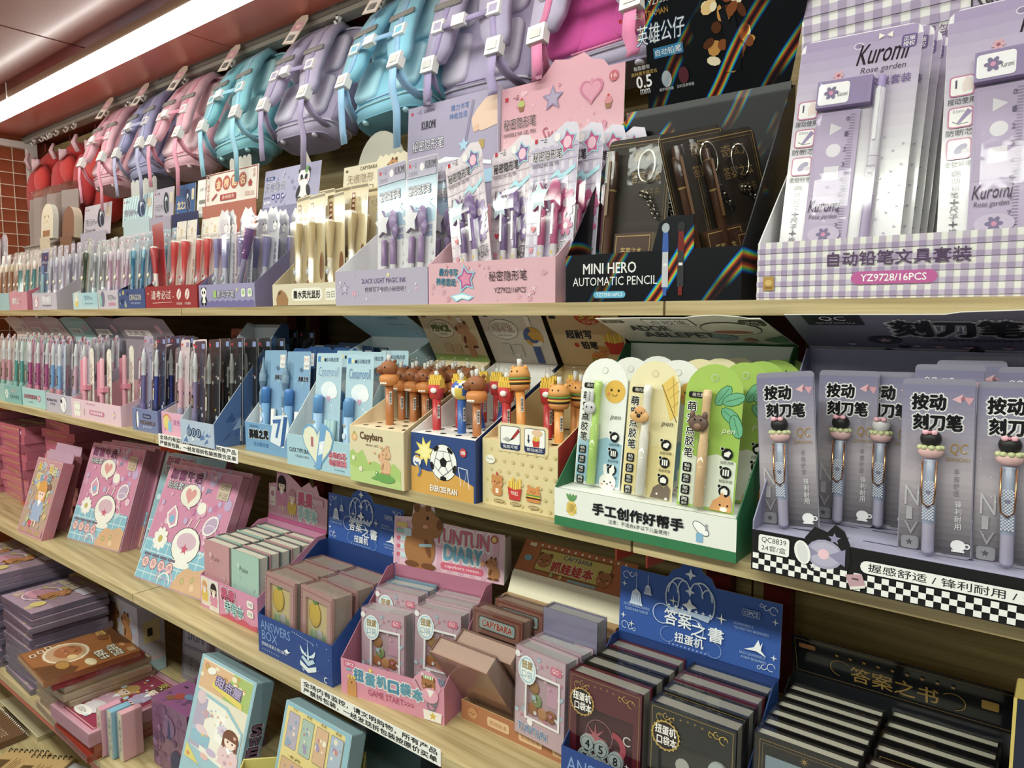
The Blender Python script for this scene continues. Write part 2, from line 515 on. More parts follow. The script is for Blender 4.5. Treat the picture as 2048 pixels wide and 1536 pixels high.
BAYS = [(XL + .022, -3.244, 'far end bay of the oak shelving beside the orange wire grid'),
        (-3.240, -1.856, 'second oak shelving bay from the far end, above the girl sticker boxes'),
        (-1.852, -.470, 'oak shelving bay in the middle, with the pencil toppers and blue card box'),
        (-.466, .92, 'nearest oak shelving bay, with red brackets under its second board')]
for bi, (x0, x1, lab) in enumerate(BAYS):
    b = thing('shelving_bay', lab, 'shelf', (x0, YB, -1.5), group='oak shelving bays along the wall')
    w = x1 - x0
    for k, D in enumerate((D1, D2, D3, D4, .62)):
        z = (ZS + [-1.42])[k] + 1.5
        M().box(0, D - YB, z - .0205, w, -.004, z, '#fff').build('shelf_board', M_WOOD, b)
        if 0 < k < 4:
            for bx in ((-.006, w - .046) if bi == 2 else (.0, w - .046)):
                bx = bx + .002
                M().prism([(D - YB + .035, z - .0207), (-.004, z - .0207), (-.004, z - .085), (D - YB + .035, z - .052)], bx, bx + .0025, 'x', '#d04a22').build('bracket', M_PAINT, b)
    zt = 1.5 + ZS[0] - .0207
    M().box(0, -.003, 0.02, w, .012, zt, '#fff').build('back_panel', M_WOODB, b)
    M().box(0, -.003, zt + .022, w, .012, 2.28, '#fff').build('upper_back_panel', M_WOODB, b)
    for ux in (.03, w - .08):
        M().box(ux, -.034, 0, ux + .05, -.0045, zt, '#6e1712').build('upright', M_PAINT, b)
    M().box(0, D4 - YB + .008, 1.5 + ZS[3] - .048, w, D4 - YB + .014, 1.5 + ZS[3] - .0208, '#b5471c').build('front_lip', M_PAINT, b)
    M().box(0, .62 - YB + .03, 0.0, w, .62 - YB + .05, .058, '#b5371c').build('kick_plate', M_PAINT, b)

# hanging rail with white hooks
RY, RZ = 1.25, .772
rl = thing('hanging_rail', 'grey steel rail with white hooks under the red ceiling', 'rail', (XL, RY, RZ))
M().box(.0, -.012, .0, 4.7, .028, .012, '#8a8578').box(.0, -.016, .012, 4.7, .03, .022, '#5f5b50').box(.0, -.008, .022, 4.7, .026, .033, '#3a3731').build('rail_profile', M_PAINT, rl)
for x in (-3.66, -3.56, -3.5, -3.47, -3.4, -3.3, -3.22, -2.92, -2.74, -2.62, -2.42, -2.33, -2.05, -1.75, -1.55, -1.38, -1.1, -.85):
    M().tube([(x - XL, 0, .002), (x - XL, -.004, -.014), (x - XL, -.012, -.022), (x - XL, -.02, -.014)], .0035, '#ecebe4', 6).box(x - XL - .005, -.012, -.006, x - XL + .005, 0, .004, '#f4f3ee').build('hook', M_PLAST, rl)
for x in (.35, 1.25, 2.2, 3.1):
    M().box(x, -.01, .02, x + .03, .0, .034, '#4a4740').build('clip', M_PAINT, rl)

# fluorescent lamp above the shelf front
lp = thing('fluorescent_lamp', 'long white fluorescent lamp running along the red ceiling', 'lamp', (XL, .955, .745))
M().prism([(-.03, .0), (-.03, .024), (.026, .024), (.026, -.012)], -.9, 4.9, 'x', '#b89a80').build('lamp_housing', M_PAINT, lp)
M().prism([(-.032, -.004), (-.026, -.016), (-.008, -.026), (.012, -.030), (.024, -.026), (.026, -.014), (-.03, .0)], -.9, 4.9, 'x', '#fff').build('diffuser', M_LAMP, lp)
for x in (.85, 2.6):
    M().box(x, -.036, -.012, x + .004, -.033, .05, '#ece9e2').build('hanger_clip', M_PLAST, lp)

# ---------------------------------------------------------------- builders shared by the goods
def tray(label, x0, x1, yf, z0, hf, d, hb, out, inn, rz=0., sides=None, name='display_box', cat='display box', back=True, prof=None, mat=None, t=.0016, group=None):
    """open card counter box: front wall hf high, side walls rising towards the back wall hb high"""
    mat = mat or M_PAPER
    r = thing(name, label, cat, (x0, yf, z0), (0, 0, rz), group)
    w = x1 - x0
    so = sides or out
    M().box(0, 0, 0, w, t, hf, [out, out, inn, out, inn, out]).build('front_panel', mat, r)
    pr = prof or [(t, 0), (d, 0), (d, hb), (d * .86, hb), (t, hf)]
    M().prism(pr, 0, t, 'x', so, inn, inn).build('side_panel', mat, r)
    M().prism(pr, w - t, w, 'x', inn, inn, so).build('side_panel', mat, r)
    if back:
        M().box(t, d - t, 0, w - t, d, hb, [inn, out, out, out, inn, out]).build('back_panel', mat, r)
    M().box(t, t, 0, w - t, d - t, t, inn).build('base_panel', mat, r)
    return r

def header(r, pts, loc, lean, col, art=None, back='#cfccc0', mat=None, t=.0012, ay=0., name='header_card', ax=0.):
    """display card on the back of a box: outline in mm, hinged at loc, lean > 0 tips its top forward"""
    mat = mat or M_PAPER
    h = M().prism([(x / 1000, z / 1000) for x, z in pts], 0, t, 'y', col, back, back).build(name, mat, r, loc, (lean, 0, 0))
    if art: art.build(h, (ax / 1000, 0, ay / 1000), name='header_print', mat=mat)
    return h

def blister(r, x0, x1, z0, z1, d, mat=None, c=.25, name='blister_shell'):
    e = min(d * .8, (x1 - x0) * c)
    vs = [(x0, -.0026, z0), (x1, -.0026, z0), (x1, -.0026, z1), (x0, -.0026, z1),
          (x0 + e * .4, -d * .7, z0 + e * .4), (x1 - e * .4, -d * .7, z0 + e * .4), (x1 - e * .4, -d * .7, z1 - e * .4), (x0 + e * .4, -d * .7, z1 - e * .4),
          (x0 + e, -d, z0 + e), (x1 - e, -d, z0 + e), (x1 - e, -d, z1 - e), (x0 + e, -d, z1 - e)]
    fs = []
    for a in (0, 4):
        for i in range(4):
            k = (i + 1) % 4
            fs.append((a + i, a + k, a + 4 + k, a + 4 + i))
    fs.append((8, 9, 10, 11))
    return M().add(vs, fs, '#fff').build(name, mat or M_CLEAR, r)

def pen(r, x, y, prof, cols, clip=None, mat=None, n=10, name='pen', sx=1):
    """turned pen standing at x,y. clip: (z0, z1, colour)"""
    p = M().lathe(prof, cols, n, Matrix.Translation((x, y, 0)), sx=sx).build(name, mat or M_PLAST, r)
    if clip:
        rr = max(q[0] for q in prof)
        M().box(x - .002, y - rr - .0032, clip[0], x + .002, y - rr - .0014, clip[1], clip[2]).box(x - .002, y - rr - .0016, clip[1] - .006, x + .002, y - rr * .5, clip[1], clip[2]).build('clip', mat or M_PLAST, p)
    return p

def card(name, label, cat, w, h, col, art=None, outline=None, mat=None, back='#dcd8d2', group=None, t=.0007):
    """backing card standing on z=0, centred on x=0, printed side towards -y"""
    r = thing(name, label, cat, group=group)
    o = outline or rrect(-w / 2, 0, w / 2, h, min(w, h) * .1)
    M().prism(o, 0, t, 'y', col, '#efece6', back).build('backing_card', mat or M_GLOSS, r)
    if art: art.build(r, (-w / 2, 0, 0), name='card_print', mat=mat or M_GLOSS)
    return r

def place(proto, spots, used=[]):
    """spots: (loc, rot, label). The first placing of a thing moves it, later ones copy it"""
    out = []
    for loc, rot, lab in spots:
        if proto not in used:
            used.append(proto)
            proto.location = loc; proto.rotation_euler = rot; proto['label'] = lab
            out.append(proto)
        else:
            out.append(dup(proto, loc, rot, lab))
    return out

# ---------------------------------------------------------------- drawings used in print
def capy(A, x, y, s, c='#b57a48', face=1, dk='#6d4424'):
    """seated capybara seen half from the side; s: height in mm, face: 1 looks right"""
    f = face
    A.ell(x - f * s * .06, y + s * .30, s * .30, s * .34, c)
    A.ell(x + f * s * .02, y + s * .72, s * .25, s * .25, c)
    A.ell(x + f * s * .20, y + s * .68, s * .17, s * .18, c)
    A.ell(x - f * s * .13, y + s * .94, s * .06, s * .07, dk).ell(x + f * s * .08, y + s * .96, s * .05, s * .06, dk)
    A.ell(x + f * s * .31, y + s * .72, s * .06, s * .08, dk)
    A.ell(x + f * s * .08, y + s * .80, s * .025, s * .03, '#2a1a10')
    A.ell(x + f * s * .04, y + s * .66, s * .05, s * .03, '#e09a86')
    A.ell(x + f * s * .10, y + s * .32, s * .05, s * .15, dk, 20 * f)
    A.ell(x - f * s * .2, y + s * .04, s * .14, s * .05, dk).ell(x + f * s * .12, y + s * .04, s * .14, s * .05, dk)
    return A

def face(A, x, y, r, c, ear=None, ec=None, eye='#2a2020', cheek='#f0a0a0', muzzle=None):
    """round animal face; ear: 'round', 'long' or None"""
    if ear == 'round':
        A.circ(x - r * .7, y + r * .72, r * .38, ec or c).circ(x + r * .7, y + r * .72, r * .38, ec or c)
    if ear == 'long':
        A.ell(x - r * .4, y + r * 1.35, r * .24, r * .75, ec or c, 8).ell(x + r * .45, y + r * 1.35, r * .24, r * .75, ec or c, -12)
    A.ell(x, y, r * 1.08, r, c)
    if muzzle: A.ell(x, y - r * .3, r * .5, r * .36, muzzle)
    A.circ(x - r * .4, y + r * .05, r * .11, eye, 8).circ(x + r * .4, y + r * .05, r * .11, eye, 8)
    A.ell(x, y - r * .18, r * .12, r * .08, eye, 0, 8)
    if cheek: A.ell(x - r * .66, y - r * .28, r * .17, r * .11, cheek, 0, 8).ell(x + r * .66, y - r * .28, r * .17, r * .11, cheek, 0, 8)
    return A

def panda(A, x, y, s):
    A.ell(x, y + s * .28, s * .3, s * .3, '#f4f2ec').ell(x - s * .24, y + s * .3, s * .09, s * .2, '#26242a', -20).ell(x + s * .24, y + s * .3, s * .09, s * .2, '#26242a', 20)
    A.ell(x - s * .16, y + s * .06, s * .13, s * .09, '#26242a').ell(x + s * .16, y + s * .06, s * .13, s * .09, '#26242a')
    face(A, x, y + s * .72, s * .27, '#f8f6f0', 'round', '#26242a')
    A.ell(x - s * .11, y + s * .73, s * .07, s * .09, '#26242a', 20, 10).ell(x + s * .11, y + s * .73, s * .07, s * .09, '#26242a', -20, 10)
    return A

def girl(A, x, y, s, dress, hair='#2b2024'):
    """simple printed girl; s: height in mm"""
    A.ell(x, y + s * .76, s * .21, s * .23, hair).rect(x - s * .2, y + s * .52, s * .09, s * .25, hair).rect(x + s * .11, y + s * .52, s * .09, s * .25, hair)
    A.poly([(x - s * .12, y + s * .55), (x + s * .12, y + s * .55), (x + s * .24, y + s * .12), (x - s * .24, y + s * .12)], dress)
    A.rect(x - s * .1, y, s * .06, s * .13, '#f3d2c0').rect(x + s * .04, y, s * .06, s * .13, '#f3d2c0')
    A.ell(x - s * .2, y + s * .4, s * .05, s * .15, dress, -14).ell(x + s * .2, y + s * .4, s * .05, s * .15, dress, 14)
    A.ell(x, y + s * .70, s * .15, s * .16, '#f8dccb').poly([(x - s * .16, y + s * .74), (x + s * .16, y + s * .74), (x + s * .13, y + s * .88), (x - s * .13, y + s * .88)], hair)
    A.circ(x - s * .06, y + s * .69, s * .022, '#3a2a30', 8).circ(x + s * .06, y + s * .69, s * .022, '#3a2a30', 8)
    A.poly([(x - s * .09, y + s * .55), (x + s * .09, y + s * .55), (x, y + s * .42)], '#ffffff')
    return A

def burger(A, x, y, w):
    A.rr(x, y, w, w * .2, w * .09, '#d98a3c').rect(x - w * .03, y + w * .2, w * 1.06, w * .1, '#4a2c1c').rect(x - w * .03, y + w * .3, w * 1.06, w * .07, '#f2c230').rect(x - w * .03, y + w * .37, w * 1.06, w * .08, '#4e9a3a')
    A.poly([(x, y + w * .45), (x + w, y + w * .45), (x + w * .97, y + w * .72), (x + w * .75, y + w * .9), (x + w * .25, y + w * .9), (x + w * .03, y + w * .72)], '#dd8f3f')
    A.circ(x + w * .35, y + w * .66, w * .035, '#33200f', 8).circ(x + w * .65, y + w * .66, w * .035, '#33200f', 8).ell(x + w * .5, y + w * .58, w * .05, w * .03, '#33200f', 0, 8)
    return A

def fries(A, x, y, w):
    for i in range(6):
        A.rect(x + w * (.04 + .155 * i), y + w * .55, w * .13, w * (.5 + .12 * ((i * 37) % 3)), '#f3cf3f' if i % 2 else '#e8b92e')
    return A.poly([(x + w * .12, y), (x + w * .88, y), (x + w, y + w * .72), (x + w * .5, y + w * .6), (x, y + w * .72)], '#cf2f28')

def soccer(A, x, y, r):
    A.circ(x, y, r * 1.02, '#1a1a1c', 28).circ(x, y, r * .985, '#f3f3ef', 28)
    A.poly([(x + r * .3 * cos(radians(90 + 72 * i)), y + r * .3 * sin(radians(90 + 72 * i))) for i in range(5)], '#1a1a1c')
    for i in range(5):
        a = radians(90 + 72 * i)
        A.line([(x + r * .28 * cos(a), y + r * .28 * sin(a)), (x + r * .62 * cos(a), y + r * .62 * sin(a))], r * .035, '#4a4a4c')
        for d in (-1, 1):
            b = a + d * radians(36); A.line([(x + r * .62 * cos(a), y + r * .62 * sin(a)), (x + r * .74 * cos(b), y + r * .74 * sin(b))], r * .03, '#4a4a4c')
        A.poly([(x + r * q * cos(a + radians(t)), y + r * q * sin(a + radians(t))) for q, t in ((.62, 0), (.8, 17), (.985, 17), (.985, 6), (.985, -6), (.985, -17), (.8, -17))] if False else
               [(x + r * q * cos(a + radians(36) + radians(t)), y + r * q * sin(a + radians(36) + radians(t))) for q, t in ((.74, 0), (.84, 15), (.985, 13), (.985, 0), (.985, -13), (.84, -15))], '#1a1a1c')
    return A

def scatter(A, n, x0, y0, x1, y1, cols, r0, r1, kinds=('star', 'circ', 'heart'), seed=1):
    q = random.Random(seed)
    for i in range(n):
        k = q.choice(kinds); x = q.uniform(x0, x1); y = q.uniform(y0, y1); r = q.uniform(r0, r1); c = q.choice(cols)
        getattr(A, k)(x, y, r, c)
    return A

def frame(A, x, y, w, h, t, c):
    return A.rect(x, y, w, t, c).rect(x, y + h - t, w, t, c).rect(x, y + t, t, h - 2 * t, c).rect(x + w - t, y + t, t, h - 2 * t, c)

def cloud_pts(w, h, bumps, amp):
    """outline with a scalloped top"""
    pts = [(0, 0), (w, 0), (w, h - amp)]
    for i in range(bumps):
        x1 = w - w / bumps * i; r = w / bumps / 2
        for k in range(1, 6):
            a = pi * k / 6
            pts.append((x1 - r + r * cos(a), h - amp + amp * sin(a)))
        pts.append((x1 - 2 * r, h - amp))
    return pts

# ================================================================ top shelf
ZT = ZS[0]
YT = .953
# ---- lilac gingham box with ruler and pencil sets
r = tray('lilac gingham counter box holding ruler and pencil sets, nearest on the top shelf', -.336, .02, YT, ZT, .074, .18, .225, '#f1efe8', '#e9e6e6')
A = Art()
for i in range(25):
    A.rect(3 + i * 14.2, 0, 7.1, 74, '#c9b4d6')
for j in range(6):
    A.rect(0, 3 + j * 14.2, 356, 6, '#cdb9da' )
for i in range(25):
    for j in range(6):
        A.rect(3 + i * 14.2, 3 + j * 14.2, 7.1, 6, '#a98dc0')
A.it = [(v, f, c) for v, f, c in A.it if max(p[1] for p in v) < .0745]
A.text('自动铅笔文具套装', 88, 40, 152, 17, '#5f3572', bold=.012)
A.rr(116, 17, 92, 15.5, 7.7, '#c65aa0').text('YZ9728/16PCS', 127, 20.5, 70, 8.4, '#ffffff', bold=.012)
A.rect(9, 12, 14, 18, '#b98f3a').ell(16, 22, 4.5, 4, '#d9b765').rect(11, 14, 10, 3, '#8c6a24')
A.build(r, (0, 0, 0))
A = Art()
for i in range(16):
    A.rect(3 + i * 23, 0, 11, 234, '#c3aed2')
for j in range(10):
    A.rect(0, 3 + j * 23, 365, 11, '#c6b2d4')
for i in range(16):
    for j in range(10):
        A.rect(3 + i * 23, 3 + j * 23, 11, 11, '#a78fbc')
A.text('Kuromi', 210, 150, 70, 30, '#3c2f44').text('自动铅笔文具套装', 120, 120, 150, 18, '#7a4f8c')
header(r, [(0, 0), (365, 0), (365, 235), (0, 235)], (-.004, .183, .224), radians(6), '#eceae6', A)

def set_card():
    w, h = 146, 345
    A = Art()
    for i in range(14):
        t = i / 13
        A.rect(0.5, h * .42 + i * h * .58 / 14 - (.5 if i else 0), w - 1, h * .58 / 14 - (2 if i == 13 else 0), tuple(C('#ece8ec')[k] * (1 - t) + C('#a991c6')[k] * t for k in range(3)) + (1,))
    A.it = [q if i < 13 else ([(x, y) for x, y in ((.006, q[0][0][1]), (.140, q[0][0][1]), (.140, .3435), (.006, .3435))], q[1], q[2]) for i, q in enumerate(A.it)]
    A.ell(73, 327, 6, 4.5, '#d8cfe6').ell(73, 327, 4.6, 3.3, '#8d76a8')
    A.text('Kuromi', 72, 301, 58, 26, '#2c2630', sk=.2, bold=.008).text('Rose garden', 78, 287, 52, 10, '#4a4150', sk=.15)
    A.rr(123, 314, 17, 17, 3, '#6a4f97').text('正版', 125, 323, 13, 6, '#ffffff').text('授权', 125, 316, 13, 6, '#ffffff')
    A.text('自动铅笔文具套装', 46, 270, 92, 12, '#7a55a8', bold=.01)
    A.flower(52, 292, 7, '#d6a7ae', '#a35c6c', 6).line([(52, 286), (54, 272)], 1.2, '#6f8a5a')
    A.poly([(96, 339), (103, 335), (96, 331)], '#efe6da').poly([(112, 339), (105, 335), (112, 331)], '#efe6da')
    A.poly([(8, 252), (13, 249), (8, 246)], '#ffffff').poly([(20, 252), (15, 249), (20, 246)], '#ffffff')
    for k, (t, z) in enumerate((('按动使用', 238), ('防断芯', 200), ('柔软好擦', 162))):
        A.rr(5, z, 26, 25, 4, '#c87a9e').rr(6.6, z + 1.6, 22.8, 21.8, 3, '#f2efef')
        A.text(t, 4, z - 9.5, 28, 7.5, '#33303a')
        if k == 0: A.poly([(19, z + 4), (30, z + 8), (28, z + 20), (22, z + 24), (18, z + 14)], '#e9d9d2').line([(12, z + 20), (12, z + 10)], 2, '#5b4a70')
        if k == 1: A.poly([(14, z + 5), (18, z + 5), (30, z + 18), (25, z + 22)], '#9a7fc0').text('0.5mm', 10, z + 18, 12, 4, '#55506a').line([(10, z + 8), (16, z + 4), (26, z + 5)], 1, '#777')
        if k == 2: A.ell(20, z + 12, 8, 4.5, '#9d8fbd', 40).ell(25, z + 9, 4, 3, '#d8c9d8')
    A.vtext('自动铅笔+尺子+橡皮', 12, 62, 9, 88, '#4b4356')
    for i in range(22):
        A.heart(116 + (i % 3) * 11, 20 + (i // 3) * 26 + (i % 3) * 8, 1.6, '#b9a3cf')
    k = card('stationery_set_card', 'x', 'stationery set', .146, .345, '#eeeaf0', A, rrect(-.073, 0, .073, .345, .013), group='ruler and pencil sets in the lilac gingham box')
    # ruler with die-cut shapes, eraser, pencil
    M().prism(rrect(-.042, .004, .012, .243, .003), -.0035, -.0015, 'y', '#b295cb').build('ruler', M_PLAST, k)
    B = Art()
    B.rect(3, 128, 45, 106, '#bda4d4')
    B.poly([(19, 224), (34, 216), (19, 208)], '#e4dcea').circ(26, 187, 9, '#e4dcea').rect(17, 148, 18, 18, '#e4dcea')
    for i in range(62): B.rect(46 - (4 if i % 5 else 6), 12 + i * 3.6, 6 if i % 5 else 8, .5, '#5d4a78')
    for i in range(10): B.text(str(i), 38, 224 - i * 20, 4, 6, '#5d4a78')
    B.text('Kuromi', 3, 106, 38, 16, '#43364f', sk=.15).text('Rose garden', 5, 95, 34, 8, '#5a4d66', sk=.15).heart(44, 134, 3, '#8f78ab').ell(26, 76, 20, 12, '#cbb6dc').flower(26, 76, 9, '#7c68a0', '#d98fb0')
    B.build(k.children[0] if False else KIDS[k][-1], (-.042, -.0035, .004), name='ruler_print')
    M().box(-.042, -.014, .246, .024, -.001, .281, '#8f74b5').build('eraser', M_RUBBER, k)
    Art().rr(2, 3, 38, 28, 4, '#f2eef4').flower(18, 18, 9, '#7c68a0', '#d98fb0').text('Kuromi', 26, 12, 12, 6, '#43364f').build(KIDS[k][-1], (-.042, -.014, .246), name='eraser_print')
    q = pen(k, .034, -.009, [(.0012, .02), (.0045, .04), (.0062, .05), (.0062, .125), (.0064, .126), (.0064, .175), (.006, .176), (.006, .262), (.0045, .263), (.0045, .279)],
            ['#cfc6d8', '#9c82c4', '#b9a0d6', '#8b6db8', '#d6cbe0', '#8b6db8', '#d9d3e2', '#d9d3e2', '#9a7fc4'], (.195, .262, '#e8e4ee'))
    Art().ell(6, 12, 4.5, 6, '#f1edf2').flower(6, 24, 5, '#5b4a78', '#e9a2bd').text('Rose garden', 1, 34, 10, 4, '#4a3c5c').build(q, (.028, -.0156, .126), name='pencil_print')
    blister(k, -.046, .028, .0, .287, .019, M_THIN); blister(k, .025, .046, .014, .287, .02)
    return k
sc_ = set_card()
spots = [((-.252, .985, ZT + .004), (-.16, .03, .0), 'front lilac ruler and pencil set in the left column of the gingham box')]
for i in range(1, 5):
    spots.append(((-.252 + (.008, .012, .016, .019)[i - 1], .985 + .026 * i, ZT + .006), (-.15, .028 + .004 * i, 0), '%s ruler and pencil set from the front in the left column of the gingham box' % NTH[i]))
spots.append(((-.063, .985, ZT + .004), (-.15, -.02, 0), 'front lilac ruler and pencil set in the right column, cut by the picture edge'))
for i in range(1, 4):
    spots.append(((-.057 + .004 * i, .985 + .026 * i, ZT + .006), (-.15, -.015, 0), '%s ruler and pencil set from the front in the right column of the gingham box' % NTH[i]))
place(sc_, spots)

# ---- black rainbow foil box
r = tray('black rainbow foil counter box with white lettering on the top shelf', -.641, -.357, YT, ZT, .073, .2, .33, '#0d0f16', '#0b0c12', mat=M_HOLO,
         prof=[(.0016, 0), (.2, 0), (.2, .33), (.17, .31), (.0016, .073)])
A = Art()
A.text('MINI HERO', 33, 43, 92, 16, '#f4f4f2', bold=.015).text('AUTOMATIC PENCIL', 14, 25, 146, 13, '#eeeeee')
A.rr(52, 6, 56, 10, 5, '#5fb6dd').text('YZ7350/16PCS', 57, 8.4, 46, 5.4, '#ffffff')
A.build(r, (0, 0, 0), mat=M_GLOSS)
M().prism([(.150, .07), (.162, .112), (.178, .121), (.214, .119), (.215, .07)], -.0006, .001, 'y', '#10131c', '#10131c').build('front_tab', M_HOLO, r)
A = Art()
for x, c, c2 in ((172, '#3f63b5', '#c9cbd2'), (196, '#7a241f', '#3b3b40')):
    A.poly([(x - 5, 20), (x + 5, 20), (x + 4.5, 70), (x - 4.5, 70)], c2).poly([(x - 5, 70), (x + 5, 70), (x + 4, 98), (x - 4, 98)], c).ell(x, 104, 6, 7, '#aab6bf' if x < 180 else '#2c2c30').rect(x - 3, 8, 6, 12, c).rect(x - 3, 50, 6, 4, '#e8e8ea')
A.build(r, (0, -.0007, 0), name='tab_print', mat=M_GLOSS)
A = Art()
A.text('英雄公仔', 36, 108, 84, 30, '#eef2f5', '#2d4c6e', .05, sk=.15).rect(64, 84, 52, 16, '#2f7fae').text('自动铅笔', 67, 87, 46, 10, '#f2f6f8')
A.text('ULTRAMAN', 46, 148, 52, 9, '#b98a2f').text('0.5', 26, 44, 28, 19, '#ffffff', bold=.02).text('mm', 31, 34, 18, 8, '#ffffff').text('每款都有', 24, 72, 30, 7, '#d8d8d8').text('奥特曼专属签名', 18, 64, 48, 6, '#caa94c').text('赛罗奥特曼', 66, 32, 26, 5, '#d0d4d8').text('贝利亚奥特曼', 98, 32, 30, 5, '#d0d4d8')
q = random.Random(3)
for i in range(26):
    A.ell(190 + q.uniform(-32, 34), 100 + q.uniform(-55, 60), q.uniform(5, 14), q.uniform(4, 12), q.choice(['#d0923c', '#f0c880', '#8a4a1a', '#f7e7c0', '#5c2f12']), q.uniform(0, 90), 9)
A.poly([(180, 40), (188, 90), (180, 130), (190, 134), (196, 108), (204, 120), (212, 70), (206, 40)], '#10131a')
A.ell(82, 50, 9, 13, '#9fb0bd').ell(112, 50, 9, 13, '#5a2630')
A.rect(10, 150, 6, 6, '#c83434').text('一正', 30, 150, 16, 7, '#e6e6e6').text('YZ7350', 66, 164, 36, 8, '#dddddd')
header(r, [(40, 0), (276, 0), (334, 190), (62, 190)], (0, .193, .325), radians(20), '#0b0d13', A, mat=M_HOLO, back='#15161a')
M().box(.0016, .185, .10, .282, .187, .332, '#0b0d13').build('inner_flap', M_HOLO, r)

def book_blister():
    A = Art()
    frame(A, 2, 2, 106, 188, 1, '#9b7b3c'); frame(A, 6, 6, 98, 180, .6, '#7a6030')
    A.text('奇幻', 48, 165, 40, 14, '#8a6e38').text('答案之本', 46, 140, 50, 14, '#927540').text('魔法书', 66, 122, 30, 11, '#6f5a30')
    k = card('keychain_pen_card', 'x', 'pen set', .112, .195, '#2c241c', A, mat=M_PAPER, group='brown keychain pen sets in the black foil box')
    q = pen(k, -.038, -.010, [(.002, .012), (.006, .03), (.007, .04), (.007, .13), (.0085, .132), (.0085, .165), (.006, .166), (.006, .178)], ['#6a5a3a', '#4a3020', '#553522', '#a88a44', '#3c2618', '#8a6c34', '#3c2618'], (.10, .165, '#6c4a2c'))
    M().box(-.022, -.016, .006, .042, -.002, .078, ['#4a2f22', '#cbbd9c', '#4a2f22', '#6b4a2c', '#cbbd9c', '#cbbd9c']).build('mini_notebook', M_PAPER, k)
    B = Art(); frame(B, 3, 3, 58, 66, 1, '#b8934a'); B.text('答案之本', 12, 46, 36, 9, '#d9b765').poly([(32, 10), (39, 22), (32, 36), (25, 22)], '#c98a3a').circ(32, 22, 5, '#7a3a22')
    B.build(KIDS[k][-1], (-.022, -.016, .006), name='cover_print')
    M().tube([(.018 + .014 * cos(t * pi / 8), -.006, .158 + .019 * sin(t * pi / 8)) for t in range(16)], .0016, '#b9b4a6', 6, True).build('key_ring', M_METAL, k)
    c = M()
    for i in range(9):
        c.tube([(.012 + .0035 * i + .004 * cos(t * pi / 3), -.006 - (i % 2) * .003, .132 - .002 * abs(i - 3) - .003 * i + .003 * sin(t * pi / 3)) for t in range(6)], .0012, '#a8a394', 5, True)
    c.build('chain', M_METAL, k)
    blister(k, -.053, -.023, .004, .185, .02, M_THIN); blister(k, -.024, .053, .002, .084, .02, M_THIN); blister(k, -.02, .053, .084, .19, .010, M_THIN)
    return k
bb = book_blister(); bb.scale.z = 1.28
place(bb, [((-.546, .982, ZT + .003), (-.10, .02, .0), 'dark brown keychain and mini notebook set, left front of the black foil box'),
           ((-.532, 1.02, ZT + .003), (-.10, .02, .0), 'second brown keychain pen set, close behind the front one in the foil box'),
           ((-.522, 1.055, ZT + .003), (-.10, .02, .0), 'third brown keychain pen set from the front in the foil box'),
           ((-.415, 1.045, ZT + .008), (-.06, -.24, 1.0), 'brown keychain pen set leaning far to the left in the foil box'),
           ((-.383, 1.085, ZT + .008), (-.06, -.24, .95), 'keychain pen set leaning near the right wall of the foil box')])

# ---- pink box of invisible ink pens
r = tray('pink counter box of invisible ink gel pens with a star print', -.945, -.661, YT, ZT, .074, .205, .205, '#e3b0bd', '#e6bcc6')
A = Art()
scatter(A, 30, 6, 6, 276, 68, ['#eac2cc', '#dba2b2'], 3, 7, ('star',), 5)
A.text('魔力书写', 28, 52, 44, 13, '#3e8fb8', '#f6fbff', .06, rot=-4).text('神奇显现', 20, 35, 48, 13, '#3e8fb8', '#f6fbff', .06, rot=-4)
A.star(92, 44, 26, '#8fd2ea', 5, .55, 100).star(92, 44, 21, '#b85a94', 5, .55, 100).star(92, 44, 14, '#e48ab0', 5, .6, 100)
A.poly([(55, 14), (85, 20), (112, 12), (100, 6), (84, 9), (70, 4)], '#9bdcf2').poly([(60, 14), (85, 17), (106, 12), (98, 8), (84, 11), (72, 7)], '#e8f8fc')
A.text('秘密隐形笔', 146, 38, 82, 17, '#3a2a36').text('YZ7922/16PCS', 158, 18, 68, 9, '#3a2a36')
A.build(r, (0, 0, 0))
A = Art()
A.rect(0, 0, 284, 230, '#e2a9b6')
scatter(A, 24, 10, 120, 270, 224, ['#d995a6', '#ecc0c8'], 2, 5, ('star', 'circ'), 9)
A.rect(10, 209, 8, 8, '#c8323c').text('一正', 30, 209, 16, 8, '#4a2a34').text('秘密隐形笔', 8, 152, 80, 22, '#4a2c3a', '#f2cfd6', .05).text('INVISIBLE INK GEL PEN', 8, 138, 80, 8, '#5a3a48')
A.text('Sweet', 100, 118, 76, 26, '#b83a62', sk=.25).text('JOY!', 130, 96, 52, 20, '#6fae5a', '#f2efe2', .04)
for x, y, c in ((52, 196, '#b7c06a'), (252, 168, '#d88a94')):
    A.poly([(x - 5, y - 12), (x + 5, y - 12), (x + 7, y - 2), (x - 7, y - 2)], '#9a6c4a').ell(x, y + 1, 9, 4.5, c).ell(x, y + 6, 6.5, 4, c).circ(x, y + 11, 2.6, '#c94a4a')
A.circ(262, 212, 10, '#c96a74').text('16', 256, 209, 12, 7, '#f6dcd8')
A.heart(215, 195, 26, '#cf7f9c').heart(215, 195, 20, '#df9cb2').star(128, 196, 26, '#9c86b6').star(128, 196, 18, '#b39fc8').flower(236, 116, 22, '#cf7f9c', '#e2a9b6', 6)
header(r, [(0, 0), (284, 0), (284, 232), (250, 232), (238, 246), (214, 252), (196, 268), (160, 262), (130, 268), (112, 250), (96, 236), (0, 236)], (0, .208, .2), radians(-2), '#e2a9b6', A, mat=M_GLOSS)

